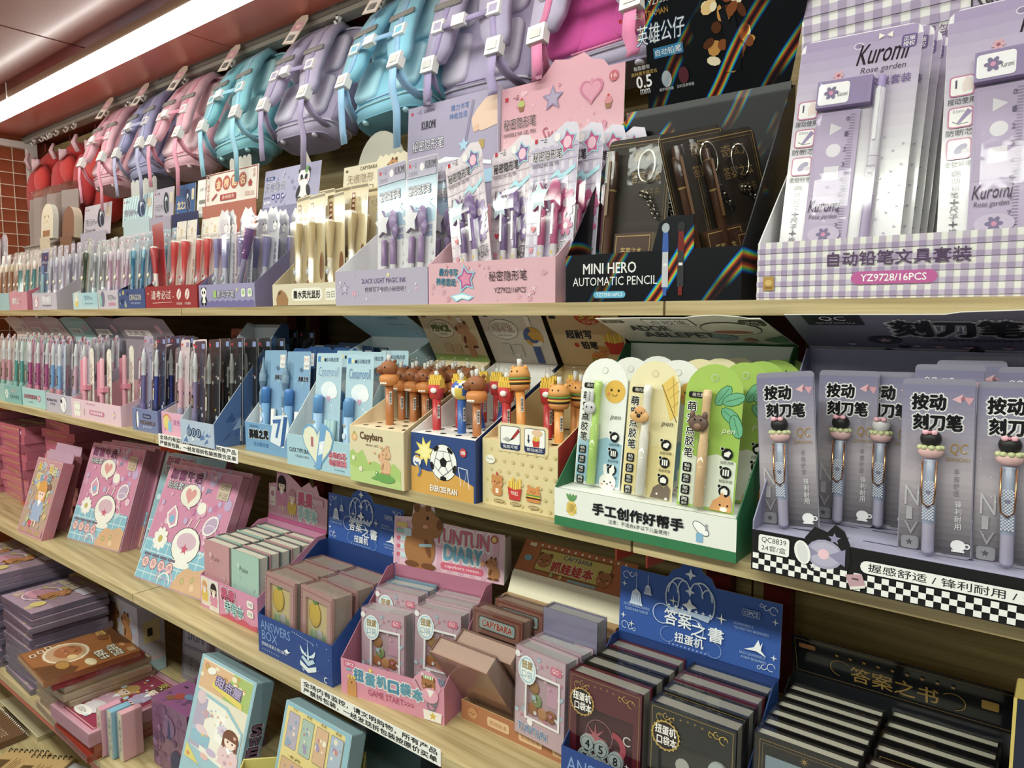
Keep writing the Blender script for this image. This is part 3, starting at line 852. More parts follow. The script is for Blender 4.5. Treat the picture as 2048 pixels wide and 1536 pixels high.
def pony_card(w, h, c1, c2, acc, lab):
    A = Art(); W_, H = w * 1000, h * 1000
    for i in range(int(W_ / 8) + 1):
        if i % 2: A.rect(min(i * 8, W_ - 8), 2, 8, H - 26, c2)
    for j in range(int((H - 24) / 8)):
        if j % 2: A.rect(1, 2 + j * 8, W_ - 2, 3.4, c2)
    A.rect(8, H - 18, 6, 6, '#c8323c').text('一正', 20, H - 19, 14, 8, '#3a2a30').circ(W_ * .56, H - 15, 6, '#f3ecec')
    A.text('秘密隐形笔', 6, H - 44, W_ * .62, 14, '#30242c', '#f6f0f4', .04, bold=.01).text('INVISIBLE INK GEL PEN', 6, H - 52, W_ * .56, 5, '#5a4652')
    A.star(W_ - 22, H - 24, 19, '#9fd6e2', 5, .6, 100).star(W_ - 22, H - 24, 16, acc, 5, .6, 100).circ(W_ - 22, H - 24, 8, '#f0c2d2')
    A.poly([(W_ * .4, H - 72), (W_ * .62, H - 58), (W_ * .7, H - 66), (W_ - 3, H - 54), (W_ - 3, H - 60), (W_ * .68, H - 74), (W_ * .6, H - 66)], '#a6dcea')
    A.text("let's", 8, H - 86, 30, 18, '#5a3a55', sk=.2).flower(W_ * .82, H * .55, 20, acc, '#e6cfe0', 7).flower(W_ * .84, H * .42, 14, acc, '#f3e2ea', 6)
    A.text('LITTLE', W_ * .70, H * .30, W_ * .24, 8, '#2c2430', '#ffffff', .06).text('PONY', W_ * .70, H * .26, W_ * .26, 9, '#2c2430', '#ffffff', .06).text('MY', W_ * .78, H * .35, W_ * .1, 5, '#2c2430')
    A.circ(W_ - 14, H * .16, 9, '#d8553c').text('正版授权', W_ - 20, H * .15, 12, 5, '#fbe3d0')
    A.heart(16, H * .42, 5, '#cf3a4c').star(14, H * .3, 6, '#e08a9a').star(16, H * .2, 5, '#7cb8dc').rr(4, 6, 13, 20, 2, '#ffffff').rr(5, 7, 11, 18, 2, '#86bfa0')
    k = card('pen_blister_card', lab, 'pen card', w, h, c1, A, [(-w / 2, 0), (w / 2, 0)] + [(w / 2, h - .014), (w / 2 - .006, h), (w * .22, h + .004), (-w * .12, h - .012), (-w / 2 + .006, h - .012), (-w / 2, h - .018)], group='invisible ink pen cards in the pink box')
    for x in (-.010, .016):
        p = pen(k, x, -.008, [(.003, .004), (.0055, .01), (.0055, .072), (.0062, .073), (.0062, .118), (.005, .121)], ['#f0e6ee', '#f4eef2', '#f4eef2', acc, acc], (.085, .125, '#f4f0f6'))
        Art().star(5, 30, 4, '#d88aa8').heart(5, 44, 3, acc).star(5, 58, 3.4, '#e8c84a').rect(2, 8, 6, 10, '#e9a6bd').build(p, (x - .005, -.0138, .004), name='barrel_print')
    M().prism([(-.018 + .021 * (1 if i % 2 == 0 else .55) * cos(radians(95 + 36 * i)), .138 + .021 * (1 if i % 2 == 0 else .55) * sin(radians(95 + 36 * i))) for i in range(10)], -.012, -.004, 'y', '#cfe4ee', acc).build('star_cap', M_PLAST, k)
    M().ball((.012, -.008, .142), (.013, .006, .017), acc, 10, 6).ball((.02, -.008, .128), (.009, .005, .012), acc, 8, 5).build('uv_light', M_PLAST, k)
    blister(k, -.042, .034, .115, .164, .018); blister(k, -.02, .026, .0, .12, .016)
    return k
ca = pony_card(.094, .232, '#ead9e4', '#dcc2d4', '#8a5fb0', 'x')
ca.scale.z = 1.28
cb = pony_card(.098, .232, '#dcd4ea', '#c3b4da', '#c65a8c', 'x')
cb.scale.z = 1.28
place(ca, [((-.858, .984, ZT + .003), (-.14, -.23, 0), 'pink checked pen card tilted to the left at the front of the pink box'),
           ((-.802, 1.012, ZT + .003), (-.13, -.08, 0), 'pink checked pen card standing between its tilted neighbour and the lilac one'),
           ((-.825, 1.055, ZT + .003), (-.1, -.05, 0), 'third pink checked pen card at the back left of the pink box')])
place(cb, [((-.702, .982, ZT + .003), (-.14, -.03, 0), 'lilac checked pen card with a star cap at the right front of the pink box')] +
      [((-.702 + .021 * i, .982 + .035 * i, ZT + .003), (-.12, .0, 0), '%s lilac checked pen card from the front in the right row of the pink box' % NTH[i]) for i in (1, 2, 3)])

# ---- lilac box, black light pens
r = tray('lilac counter box printed BLACK LIGHT MAGIC INK', -1.217, -.948, YT, ZT, .07, .2, .2, '#b7aacd', '#e9e6ea')
A = Art()
A.text('BLACK LIGHT MAGIC INK', 84, 43, 128, 9.5, '#5a3c92', bold=.012).text('悄悄写下你的小秘密吧！', 92, 26, 118, 10, '#4a3a5c', sk=.12)
A.star(30, 34, 15, '#8f7fb0').star(30, 34, 11, '#c9bddd').heart(60, 24, 8, '#d9a4bc').star(162, 58, 6, '#eee09a').star(240, 30, 6, '#e6b8cc').star(240, 30, 3, '#b7aacd').star(17, 47, 5, '#e6d8ea').star(98, 12, 5, '#ded0ea')
scatter(A, 10, 8, 6, 262, 64, ['#e6deef', '#d2c3e2'], 1.2, 2.4, ('circ', 'star'), 4)
A.build(r, (0, 0, 0))
A = Art()
A.rect(10, 232, 7, 7, '#c8323c').text('一正', 28, 232, 15, 8, '#3f3450').text('正版授权', 50, 232, 34, 8, '#4a3f5e').text('KUROMI', 44, 196, 42, 18, '#3a3244', bold=.03).text('秘密隐形笔', 16, 150, 96, 24, '#f1eef5', '#5d4c7a', .05)
A.text('魔力书写', 132, 222, 52, 13, '#4a78b8').text('神奇显现', 128, 204, 52, 13, '#4a78b8')
A.poly([(252, 238), (266, 238), (266, 176), (222, 168), (196, 178), (192, 196), (206, 214), (228, 232)], '#e9c6ad').line([(196, 236), (176, 150)], 7, '#8a7fae').ell(206, 176, 10, 7, '#e0b79c', 30)
A.star(172, 146, 16, '#a6d2ea').rect(214, 132, 15, 18, '#b79a4c').poly([(20, 60), (260, 90), (260, 60)], '#9ec7e2').poly([(30, 100), (120, 118), (250, 96), (250, 104), (120, 128), (30, 108)], '#e8f2f8')
header(r, [(0, 0), (269, 0), (269, 250), (0, 250)], (0, .203, .195), radians(-3), '#a99cc4', A)
M().prism([(.0, .0), (.045, .03), (.02, .25), (0, .25)], 0, .0012, 'x', '#c9bfdb').build('header_return', M_PAPER, r, (.269, .204, .195))
def star_card():
    w, h = .086, .22; A = Art(); W_, H = 86, 220
    A.rect(2, 120, 82, 80, '#a9c8dc')
    scatter(A, 40, 5, 4, 81, 112, ['#c6c2c8', '#d8d4da'], 3, 5, ('star',), 12)
    A.rect(2, 190, 82, 28, '#aea2c6').rect(8, H - 14, 6, 6, '#c8323c').text('一正', 18, H - 15, 12, 7, '#3f3450').text('正版授权', 7, H - 27, 26, 7, '#3f3450').circ(44, H - 15, 6, '#f1e6ea').text('KUROMI', 54, H - 20, 28, 12, '#3a3244', bold=.03)
    A.text('秘密隐形笔', 7, H - 56, 62, 14, '#f7f5fa', '#5d4c7a', .06).text('BLACK LIGHT MAGIC INK', 8, H - 64, 46, 4, '#5a3c92').poly([(56, 160), (70, 152), (60, 148), (82, 138), (66, 150), (76, 154)], '#e8f4fa')
    A.text('魔力书写', 50, 108, 28, 8, '#4a78b8').text('神奇显现', 50, 98, 28, 8, '#4a78b8')
    k = card('pen_blister_card', 'x', 'pen card', w, h, '#dedbe2', A, rrect(-w / 2, 0, w / 2, h, .006), group='black light pen cards in the lilac box')
    for x in (-.014, .012):
        p = pen(k, x, -.008, [(.003, .002), (.0058, .008), (.0058, .058), (.0064, .059), (.0064, .098), (.005, .1)], ['#e2dce6', '#efecef', '#efecef', '#a379b8', '#a379b8'])
        Art().star(5, 12, 4, '#b59ac4').star(5, 26, 4, '#c6b0d2').heart(5, 40, 3.5, '#a379b8').build(p, (x - .005, -.0142, .006), name='barrel_print')
    M().prism([(-.016 + .022 * (1 if i % 2 == 0 else .55) * cos(radians(95 + 36 * i)), .125 + .022 * (1 if i % 2 == 0 else .55) * sin(radians(95 + 36 * i))) for i in range(10)], -.012, -.004, 'y', '#e6e2ea', '#a98cc0').build('star_cap', M_PLAST, k)
    M().ball((.012, -.008, .128), (.012, .006, .017), '#a27cc0', 10, 6).ball((.018, -.008, .112), (.009, .005, .012), '#a27cc0', 8, 5).build('uv_light', M_PLAST, k)
    blister(k, -.040, .032, .10, .152, .018); blister(k, -.024, .024, .0, .103, .016)
    return k
st = star_card(); st.scale.z = 1.3
place(st, [((-1.088, .992, ZT + .003), (-.1, -.09, 0), 'grey star printed pen card at the left front of the lilac box'),
           ((-1.012, .990, ZT + .004), (-.1, -.04, 0), 'grey star printed pen card at the right front of the lilac box'),
           ((-1.085, 1.05, ZT + .003), (-.08, -.04, 0), 'pen card behind the left front one in the lilac box'),
           ((-1.0, 1.05, ZT + .003), (-.08, -.02, 0), 'pen card behind the right front one in the lilac box')])

# ---- cream capybara box with torch pens
r = tray('cream counter box with a capybara print and fawn torch pens', -1.452, -1.222, YT + .006, ZT, .05, .2, .2, '#ddd2b4', '#d3c3a0')
A = Art()
A.rr(72, 12, 112, 28, 13, '#f3efe0').text('墨水荧光显形', 80, 17, 96, 17, '#3f3a2c', '#ffffff', .05)
A.poly([(16, 2), (58, 2), (60, 16), (50, 30), (34, 38), (24, 34), (14, 18)], '#a5794a').ell(27, 30, 7, 4, '#6d4a28', 30).rr(194, 12, 34, 26, 4, '#f3efe0').text('白日', 198, 17, 26, 15, '#4a4434').rect(2, 0, 226, 3, '#7d7454')
A.build(r, (0, 0, 0))
A = Art()
A.rect(8, 86, 9, 6, '#6d5a3a').text('CAPYBARA', 62, 86, 62, 9, '#5d4c30', bold=.02).text('无痕隐形', 16, 56, 96, 22, '#a5814c', '#f5eedb', .05)
for i in range(4): A.rr(16 + i * 26, 28, 20, 20, 3, '#8a7a54').rr(18 + i * 26, 30, 16, 16, 2, '#efe6cb').rect(25 + i * 26, 30, 1.4, 16, '#8a7a54').rect(18 + i * 26, 37, 16, 1.4, '#8a7a54')
capy(A, 182, 40, 62, '#c28a55', -1)
header(r, [(0, 0), (232, 0), (232, 108)] + [(222 - i * 10, 108 + (6 if i % 2 else 0)) for i in range(10)] + [(120, 100), (0, 100)], (0, .203, .245), radians(-6), '#e6dbba', A)
M().box(.0, .2, .19, .23, .2012, .25, '#d9ccaa').build('header_neck', M_PAPER, r)
M().prism([(.115 + .092 * cos(pi * i / 16), .302 + .118 * sin(pi * i / 16)) for i in range(17)], .232, .234, 'y', '#b9b6a6', '#b9b6a6').build('rear_flap', M_PAPER, r)
def torch_card(name, w, h, c, pc, tc, art, lab, outline=None, group=None, head=.0105):
    k = card(name, lab, 'torch pen', w, h, c, art, outline, group=group)
    p = pen(k, -w * .1, -.012, [(.002, .0), (.0055, .006), (.006, .064), (.0062, .072), (head * .75, .093), (head, .114), (head, .128), (head * .9, .131)], [pc, pc, pc, tc, tc, tc, '#e9e4d8'], None)
    M().box(-w * .1 - .0022, -.012 - head - .001, .054, -w * .1 + .0022, -.012 - .006, .058, tc).ball((-w * .1, -.0195, .052), (.0055, .003, .007), '#cfd6dc', 8, 5).build('clip', M_PLAST, p)
    Art().circ(5, 8, 4, '#b98252').circ(5, 22, 4, '#8f5f38').rect(2, 34, 6, 8, '#d8a468').line([(2, 50), (8, 56)], 1, '#8a6a44').build(p, (-w * .1 - .005, -.0186, .012), name='barrel_print')
    blister(k, -w * .5, w * .3, -.0, .142, .026, mat=M_CLEAR)
    return k
def cp_art():
    A = Art(); A.rect(2, 170, 52, 4, '#7d6a44').rr(6, 130, 11, 34, 2, '#8a4a32')
    for i in range(4): A.rect(8, 133 + 8 * i, 7, 4, '#e9cfae')
    A.circ(30, 152, 6, '#efe6cb').circ(30, 152, 4.6, '#c9b283').circ(44, 154, 6, '#efe6cb').circ(44, 154, 4.6, '#c9b283').ell(46, 60, 7, 22, '#8a5632').ell(47, 26, 7, 9, '#d86a3a').rect(42, 20, 10, 3, '#6fa04a')
    return A
tp = torch_card('torch_pen_card', .056, .176, '#d9c596', '#e9dcc0', '#cbb27c', cp_art(), 'x', group='fawn torch pens in the cream box')
tp.scale.z = 1.42
q = random.Random(5); spots = []
for i, (x, y, t) in enumerate(((-1.348, .985, -.10), (-1.302, .985, -.09), (-1.252, 1.0, -.1), (-1.335, 1.03, -.05), (-1.285, 1.035, -.05), (-1.225, 1.03, -.03), (-1.30, 1.075, -.04), (-1.245, 1.08, -.02))):
    spots.append(((x - .025, y, ZT + .003 + (.018 if i > 2 else 0)), (-.12, t, q.uniform(-.1, .1)), '%s fawn torch pen in the %s row of the cream capybara box' % (('first', 'second', 'third')[i % 3] if i < 6 else ('first', 'second')[i - 6], 'front' if i < 3 else 'middle' if i < 6 else 'back')))
place(tp, spots)

# ---- violet panda box
r = tray('violet counter box with a small panda print and violet torch pens', -1.767, -1.516, YT, ZT, .057, .2, .2, '#9a90cc', '#6f659c', sides='#6f659c')
A = Art()
A.poly([(0, 0), (249, 0)] + [(249 - i * 12.45, 14 + (4 if i % 2 else 0)) for i in range(21)], '#6d62b4')
panda(A, 24, 6, 44); A.text('显影写字笔', 68, 24, 98, 17, '#f3f1fa', '#5f54a0', .06).rect(70, 24, 14, 17, '#a6c86a').star(178, 42, 5, '#f0e48a')
for x in (196, 224): A.rr(x, 24, 18, 20, 6, '#e9f0dc').circ(x + 9, 35, 6, '#a9c890')
A.build(r, (0, 0, 0))
A = Art()
A.rr(8, 76, 40, 10, 4, '#3a4a86').text('熊猫', 14, 78, 26, 6, '#f3f4fa').text('无痕隐形', 6, 44, 94, 26, '#6a63a6', '#f0eef8', .06)
for i in range(3): A.rr(40 + i * 22, 22, 15, 15, 3, '#4a4f94').circ(47.5 + i * 22, 29, 4, '#dfe2f2')
A.text('隐形显影', 6, 26, 28, 6, '#5a5690').rr(6, 12, 30, 8, 4, '#dcd8ee')
scatter(A, 14, 6, 4, 140, 92, ['#b9b3dc', '#8f87c0'], 3, 6, ('circ', 'star'), 3)
panda(A, 180, 6, 86); A.ell(190, 88, 7, 10, '#6fa85a', -20)
header(r, [(0, 0), (246, 0), (246, 104), (0, 104)], (0, .19, .268), radians(-8), '#a9a4d2', A)
M().box(.0, .188, .19, .249, .19, .27, '#8f88bc').build('header_neck', M_PAPER, r)
M().prism([(.02, .2), (.2, .2), (.21, .36), (.19, .37), (.165, .41), (.15, .40), (.145, .345), (.1, .325), (.04, .345), (.02, .32)], .215, .217, 'y', '#c4b9ae', '#c4b9ae').build('rear_flap', M_PAPER, r)
def pd_art():
    A = Art(); A.rr(10, 140, 36, 28, 8, '#b9b7cc'); face(A, 38, 150, 8, '#f4f2f0', 'round', '#26242a'); A.vtext('无痕隐形显影笔', 40, 40, 10, 80, '#55516a'); A.rr(38, 20, 12, 14, 3, '#55516a'); return A
wav = [(-.028, 0), (.028, 0), (.028, .14), (.031, .15), (.026, .158), (.027, .17), (.018, .176), (.012, .186), (-.002, .182), (-.014, .188), (-.022, .178), (-.028, .172), (-.026, .16), (-.030, .15), (-.028, .14)]
pp = torch_card('torch_pen_card', .056, .18, '#cfcfdc', '#c9c6dc', '#8179c4', pd_art(), 'x', wav, group='violet torch pens in the panda box')
pp.scale.z = 1.32
spots = []
for i, (x, y, t) in enumerate(((-1.722, .985, -.02), (-1.685, .99, -.1), (-1.63, .995, -.02), (-1.70, 1.03, .0), (-1.64, 1.04, .0), (-1.58, 1.03, .0), (-1.60, 1.07, .0), (-1.55, 1.08, 0), (-1.535, 1.11, 0))):
    spots.append(((x, y, ZT + .004), (-.1, t, 0), ('%s violet torch pen from the left at the front of the panda box' % NTH[i] if i else 'leftmost violet torch pen at the front of the panda box') if i < 3 else '%s violet torch pen from the left behind the front ones in the panda box' % (NTH[i - 3])))
place(pp, spots)
lv = thing('torch_pen', 'loose purple torch pen in a clear sleeve leaning right in front of the panda cards', 'torch pen', (-1.628, .972, ZT + .006), (-.08, .26, 0))
pen(lv, 0, 0, [(.002, 0), (.006, .006), (.0066, .10), (.0068, .115), (.0105, .15), (.0115, .172), (.0115, .19), (.010, .194)], ['#a89cc8', '#9e94c8', '#a79ccc', '#7d3ba0', '#7d3ba0', '#8a48ac', '#e6e2ee'])
M().box(-.014, -.014, 0, .016, .008, .222, '#fff').build('clear_sleeve', M_WRAP, lv)

# ---- red box
r = tray('red counter box with white brush lettering and red torch pens', -2.058, -1.777, YT, ZT, .06, .18, .16, '#a02a2e', '#7c1a20')
A = Art()
A.text('逢考必过', 34, 24, 110, 24, '#f3e8e0', sk=.1).line([(42, 14), (150, 16)], 1.4, '#e8c9c0')
for x in (188, 232): A.ell(x, 36, 11, 15, '#f0e2da', -25).line([(x - 8, 22), (x + 7, 48)], 3, '#c8322e').text('写字顺滑', x - 14, 8, 30, 7, '#f0ddd4')
A.circ(18, 40, 3, '#f0d9a0').circ(158, 30, 2, '#f0d9a0')
A.build(r, (0, 0, 0))
A = Art()
for i, ch in enumerate('金榜题名'): A.ell(72 + i * 42, 62, 20, 21, '#b84a3a').ell(72 + i * 42, 62, 18, 19, '#c25844').text(ch, 60 + i * 42, 50, 24, 24, '#f6d9a6', bold=.03)
frame(A, 2, 2, 270, 92, 2, '#b0342e'); A.rr(84, 12, 84, 18, 4, '#b0342e').text('金榜题名', 94, 16, 64, 11, '#f6e3cc').text('GOOD LUCK', 214, 14, 46, 12, '#c87a68').poly([(226, 48), (238, 60), (250, 48)], '#b0342e').rect(230, 40, 16, 8, '#b0342e').rect(12, 84, 8, 5, '#b0342e').vtext('好运', 250, 62, 12, 26, '#b0342e').vtext('高中必胜', 12, 16, 12, 50, '#b0342e').line([(40, 18), (66, 34)], 6, '#b0342e')
header(r, [(0, 0), (276, 0), (276, 96), (0, 96)], (.002, .185, .298), radians(-5), '#eee4d6', A)
M().box(0, .178, .15, .28, .1796, .3, '#c0705a').build('header_neck', M_PAPER, r)
M().prism([(.12 + x / 1000, .37 + z / 1000) for x, z in cloud_pts(110, 58, 5, 12)], .2, .2015, 'y', '#c9c4b8', '#c9c4b8').build('rear_flap', M_PAPER, r)
def rd_art():
    A = Art(); A.rect(2, 122, 52, 50, '#ece6da'); A.text('金', 22, 144, 14, 14, '#c9a24a').star(10, 160, 2.5, '#b0342e').star(48, 150, 2, '#b0342e'); A.vtext('逢考必过', 40, 20, 10, 76, '#b0342e'); return A
rp = torch_card('torch_pen_card', .052, .172, '#eee9df', '#c22a2c', '#d3302f', rd_art(), 'x', rrect(-.026, 0, .026, .172, .012), group='red torch pens in the red box')
rq = torch_card('torch_pen_card', .05, .19, '#9c1f26', '#efe6dc', '#b8252c', None, 'x', rrect(-.025, 0, .025, .185, .003), group='red torch pens in the red box')
rp.scale.z = 1.36; rq.scale.z = 1.3
place(rp, [((-1.945, .985, ZT + .004), (-.1, 0, 0), 'first red torch pen on a white card, right of the dark red tilted one'),
           ((-1.893, .987, ZT + .004), (-.1, 0, 0), 'second red torch pen on a white card at the front of the red box'),
           ((-1.84, 1.0, ZT + .004), (-.1, 0.0, 0), 'third red torch pen on a white card at the front of the red box'),
           ((-1.79, .995, ZT + .004), (-.1, 0.0, 0), 'last red torch pen on a white card, beside the violet panda box'),
           ((-1.9, 1.05, ZT + .004), (-.1, 0.0, 0), 'red torch pen on a white card in the back row of the red box')])
place(rq, [((-2.015, .98, ZT + .004), (-.1, -.18, .15), 'dark red pen card tilted left at the corner of the red box'),
           ((-1.858, 1.05, ZT + .004), (-.1, .05, 0), 'dark red pen card standing behind the white ones in the red box')])

# ---- small boxes at the far end
SP = []
def small(label, x0, x1, hf, hb, out, inn, art, d=.17, sides=None, dy=0):
    r = tray(label, x0, x1, YT + dy, ZT, hf, d, hb, out, inn, sides=sides)
    if art: art.build(r, (0, 0, 0))
    return r
def head_art(w, h, base, word, c, spot):
    A = Art(); A.rect(8, h - 18, 7, 6, '#c8323c').text('文具', 22, h - 19, 20, 8, '#3a3440').text(word, 12, h * .34, w * .5, h * .22, c, '#f2eef4', .05)
    A.ell(w * .64, h * .56, w * .13, h * .32, spot, 8).ell(w * .68, h * .50, w * .08, h * .26, '#9fb4c4', 20).ell(w * .69, h * .48, w * .065, h * .22, spot, 20).ell(w * .62, h * .68, w * .025, h * .07, '#e9ecee').rr(w * .82, h * .55, w * .13, h * .3, 4, '#d8c9a8').text('Snow', 14, h * .14, w * .4, h * .12, c); return A
A = Art(); A.text('DRAGON', 70, 24, 70, 16, '#e2d9a8').text('hero gel pen', 76, 12, 58, 7, '#c9d0dc'); scatter(A, 12, 4, 4, 60, 50, ['#2a3f6a', '#8fa6b8', '#c8b06a'], 3, 8, ('star', 'circ'), 8)
r = small('navy counter box with yellow lettering, left of the red box', -2.225, -2.062, .056, .13, '#3f568c', '#171c36', A)
header(r, [(0, 0), (118, 0), (118, 112), (0, 112)], (.0, .178, .268), radians(-5), '#2f5a94', head_art(118, 112, 0, '龙之力', '#e6c24a', '#1d2b52'))
header(r, [(0, 0), (82, 0), (82, 112), (0, 112)], (.122, .183, .272), radians(-5), '#f1efe8', Art().text('文具一族', 14, 78, 40, 10, '#5a5650').rr(12, 40, 34, 12, 4, '#8a867c').text('0.5mm', 14, 20, 50, 12, '#9a968c'))
M().box(0, .168, .12, .16, .1695, .29, '#26345e').build('header_neck', M_PAPER, r)
A = Art(); A.text('写它Pen', 70, 26, 52, 16, '#4a4660').ell(34, 30, 14, 24, '#7a6f9a').ell(18, 26, 10, 20, '#8fc7b8').rr(74, 10, 44, 9, 4, '#cc8ba0')
r = small('narrow lilac counter box, second left of the navy box', -2.368, -2.232, .056, .12, '#cdbfd2', '#d8d2da', A)
header(r, [(0, 0), (132, 0), (132, 108), (0, 108)], (0, .178, .275), radians(-5), '#b9abc2', head_art(132, 108, 0, '月亮Pen', '#5a4f6e', '#2a2a3c'))
M().box(0, .168, .1, .136, .1695, .29, '#b0a2bc').build('header_neck', M_PAPER, r)
A = Art(); A.rect(70, 12, 108, 40, '#a9d2dc').text('雪丽Pen', 88, 28, 60, 14, '#3a5a86').text('bear gel pen', 92, 14, 60, 7, '#4a4a5a'); face(A, 28, 24, 15, '#f2ecd0', 'long', '#f2ecd0'); A.ell(26, 16, 12, 9, '#e8d06a')
r = small('pale blue counter box with a bunny print, right of the lilac boxes', -2.556, -2.372, .052, .12, '#bcd8de', '#dfe6e4', A)
A = head_art(214, 96, 0, '雪丽Pen', '#4a6a86', '#2a3f66')
B = Art()
for i in range(14): B.line([(i * 18 - 10, 2), (i * 18 + 14, 94)], 5, '#8fc0c8')
B.it = [x for x in B.it if min(p[0] for p in x[0]) > 0 and max(p[0] for p in x[0]) < .214]; B.it += A.it
header(r, [(0, 0), (214, 0), (214, 96), (0, 96)], (-.03, .178, .282), radians(-5), '#cfe2e4', B)
M().box(0, .168, .1, .184, .1695, .3, '#bcd0d4').build('header_neck', M_PAPER, r)
M().prism([(x / 1000, .372 + z / 1000) for x, z in cloud_pts(180, 62, 6, 12)], .2, .2015, 'y', '#cbcac4', '#cbcac4').build('rear_flap', M_PAPER, r)
A = Art(); A.circ(34, 28, 22, '#d98aa6'); face(A, 34, 24, 14, '#f6eef0', 'long', '#f6eef0'); A.rect(84, 18, 90, 30, '#d8cfdc').text('雪丽', 94, 28, 60, 16, '#f6f2f8').text('heart gel pen', 94, 10, 74, 8, '#4a4658').text('0.5', 120, 44, 30, 5, '#6a647a')
r = small('lilac counter box with a white bunny in a pink circle', -2.907, -2.694, .058, .16, '#cdbfd2', '#c6bcc9', A, sides='#a79aac')
header(r, [(0, 0), (224, 0), (224, 112), (0, 112)], (.0, .178, .268), radians(-6), '#c6b5c2', head_art(224, 112, 0, '雪丽Pen', '#5a4a62', '#2a2a44'))
M().box(0, .168, .14, .212, .1695, .28, '#b9abc0').build('header_neck', M_PAPER, r)
A = Art(); A.text('雪莉公', 30, 22, 70, 22, '#f7f0f0', bold=.02); scatter(A, 14, 6, 4, 160, 60, ['#ecb8c2', '#d98a9c'], 2, 5, ('star', 'heart'), 2)
r = small('small pink counter box at the far end beside the teal one', -3.138, -2.962, .066, .13, '#dd9aa8', '#e9b9c2', A, sides='#c26a80')
B = Art(); B.rect(20, 6, 70, 10, '#8d5f46')
hd = header(r, [(p[0] * 1000 + 55, p[1] * 1000) for p in arch(.11, .12)], (.04, .176, .275), radians(-4), '#8a6048', B, back='#d8c4a8', t=.03)
M().box(.04, .168, .1, .15, .1695, .28, '#8a6048').build('header_neck', M_PAPER, r)
A = Art(); A.text('新品', 20, 20, 60, 24, '#5a9aa0'); scatter(A, 10, 4, 4, 150, 60, ['#cfe6e6', '#8fc4c8'], 3, 6, ('star',), 2)
r = small('teal counter box at the far end of the top shelf', -3.34, -3.142, .064, .13, '#a9ccd0', '#b9d4d6', A)
B = Art(); face(B, 55, 70, 22, '#e9d9b8', 'round', '#a9784a'); B.rect(20, 10, 70, 24, '#a9784a')
header(r, [(p[0] * 1000 + 60, p[1] * 1000) for p in arch(.12, .14)], (.03, .176, .285), radians(-4), '#e3d6ba', B, t=.02)
M().box(.04, .168, .1, .14, .1695, .29, '#d8c8a8').build('header_neck', M_PAPER, r)

def slim_pen(name, body, grip, cap, cardcol, sleeve, lab, h=.165, group=None, w=.03):
    k = thing(name, lab, 'pen', group=group)
    M().prism(rrect(-w / 2, 0, w / 2, h + .04, .004), 0, .0006, 'y', cardcol).build('backing_card', M_GLOSS, k)
    A = Art(); A.rect(5, h * 1000 + 22, 5, 4, '#c8323c').rect(13, h * 1000 + 20, 12, 8, '#f0eef2'); scatter(A, 5, 4, 30, 26, 120, [body, grip, '#f3f0f4'], 1.5, 3, ('star', 'heart', 'circ'), len(lab)); A.build(k, (-w / 2, 0, 0), name='card_print')
    pen(k, 0, -.008, [(.001, .004), (.004, .018), (.0056, .022), (.0058, .065), (.0052, .066), (.0052, h - .03), (.006, h - .028), (.006, h - .008), (.003, h - .006), (.003, h)], ['#d8d4cc', grip, grip, body, body, cap, cap, cap, '#e6e4de'], (h - .05, h - .01, cap))
    M().ball((0, -.0155, h * .52), (.006, .003, .007), '#f1e6c8', 8, 5).build('charm', M_PLAST, k)
    blister(k, -w / 2, w / 2, 0, h + .036, .017, mat=sleeve)
    return k
far = []
fams = [  # x0, x1, body, grip, cap, card, rows, box words, z lift, top h
    (-3.33, -3.16, '#a8683c', '#c9905a', '#e0c8a8', '#d8c9c0', 'teal far end box', 'orange brown'),
    (-3.12, -2.985, '#4f8f90', '#d6a878', '#e4cfc0', '#e6dcd4', 'small pink box', 'teal and tan'),
    (-2.89, -2.72, '#b7aac6', '#e9d6dc', '#cfc6da', '#d5cee0', 'lilac box with the white bunny', 'pale lilac'),
    (-2.54, -2.40, '#8f8c92', '#cfd8da', '#b3b1b8', '#d9dcde', 'pale blue bunny box', 'smoky grey'),
    (-2.355, -2.245, '#c79bb4', '#b392c4', '#ddc6d6', '#e3d8e2', 'narrow lilac box', 'pink violet'),
    (-2.20, -2.09, '#2f7fa6', '#2a5f94', '#7fb8cc', '#b9cdd8', 'navy box', 'blue')]
for x0, x1, b_, g_, c_, k_, box_, cn in fams:
    p = slim_pen('pen_blister_card', b_, g_, c_, k_, M_CLEAR, cn + 'x', h=.175, group=cn + ' pens in the ' + box_)
    nx = max(3, int((x1 - x0) / .036)); sp = []
    for j in range(3):
        for i in range(nx):
            sp.append(((x0 + (x1 - x0) * i / (nx - 1) + .006 * j, .985 + .038 * j, ZT + .003 + .012 * j), (-.1, RN.uniform(-.05, .03), 0),
                       '%s %s pen from the left, %s row, %s' % (NTH[i], cn, ('front', 'middle', 'back')[j], box_)))
    place(p, sp)
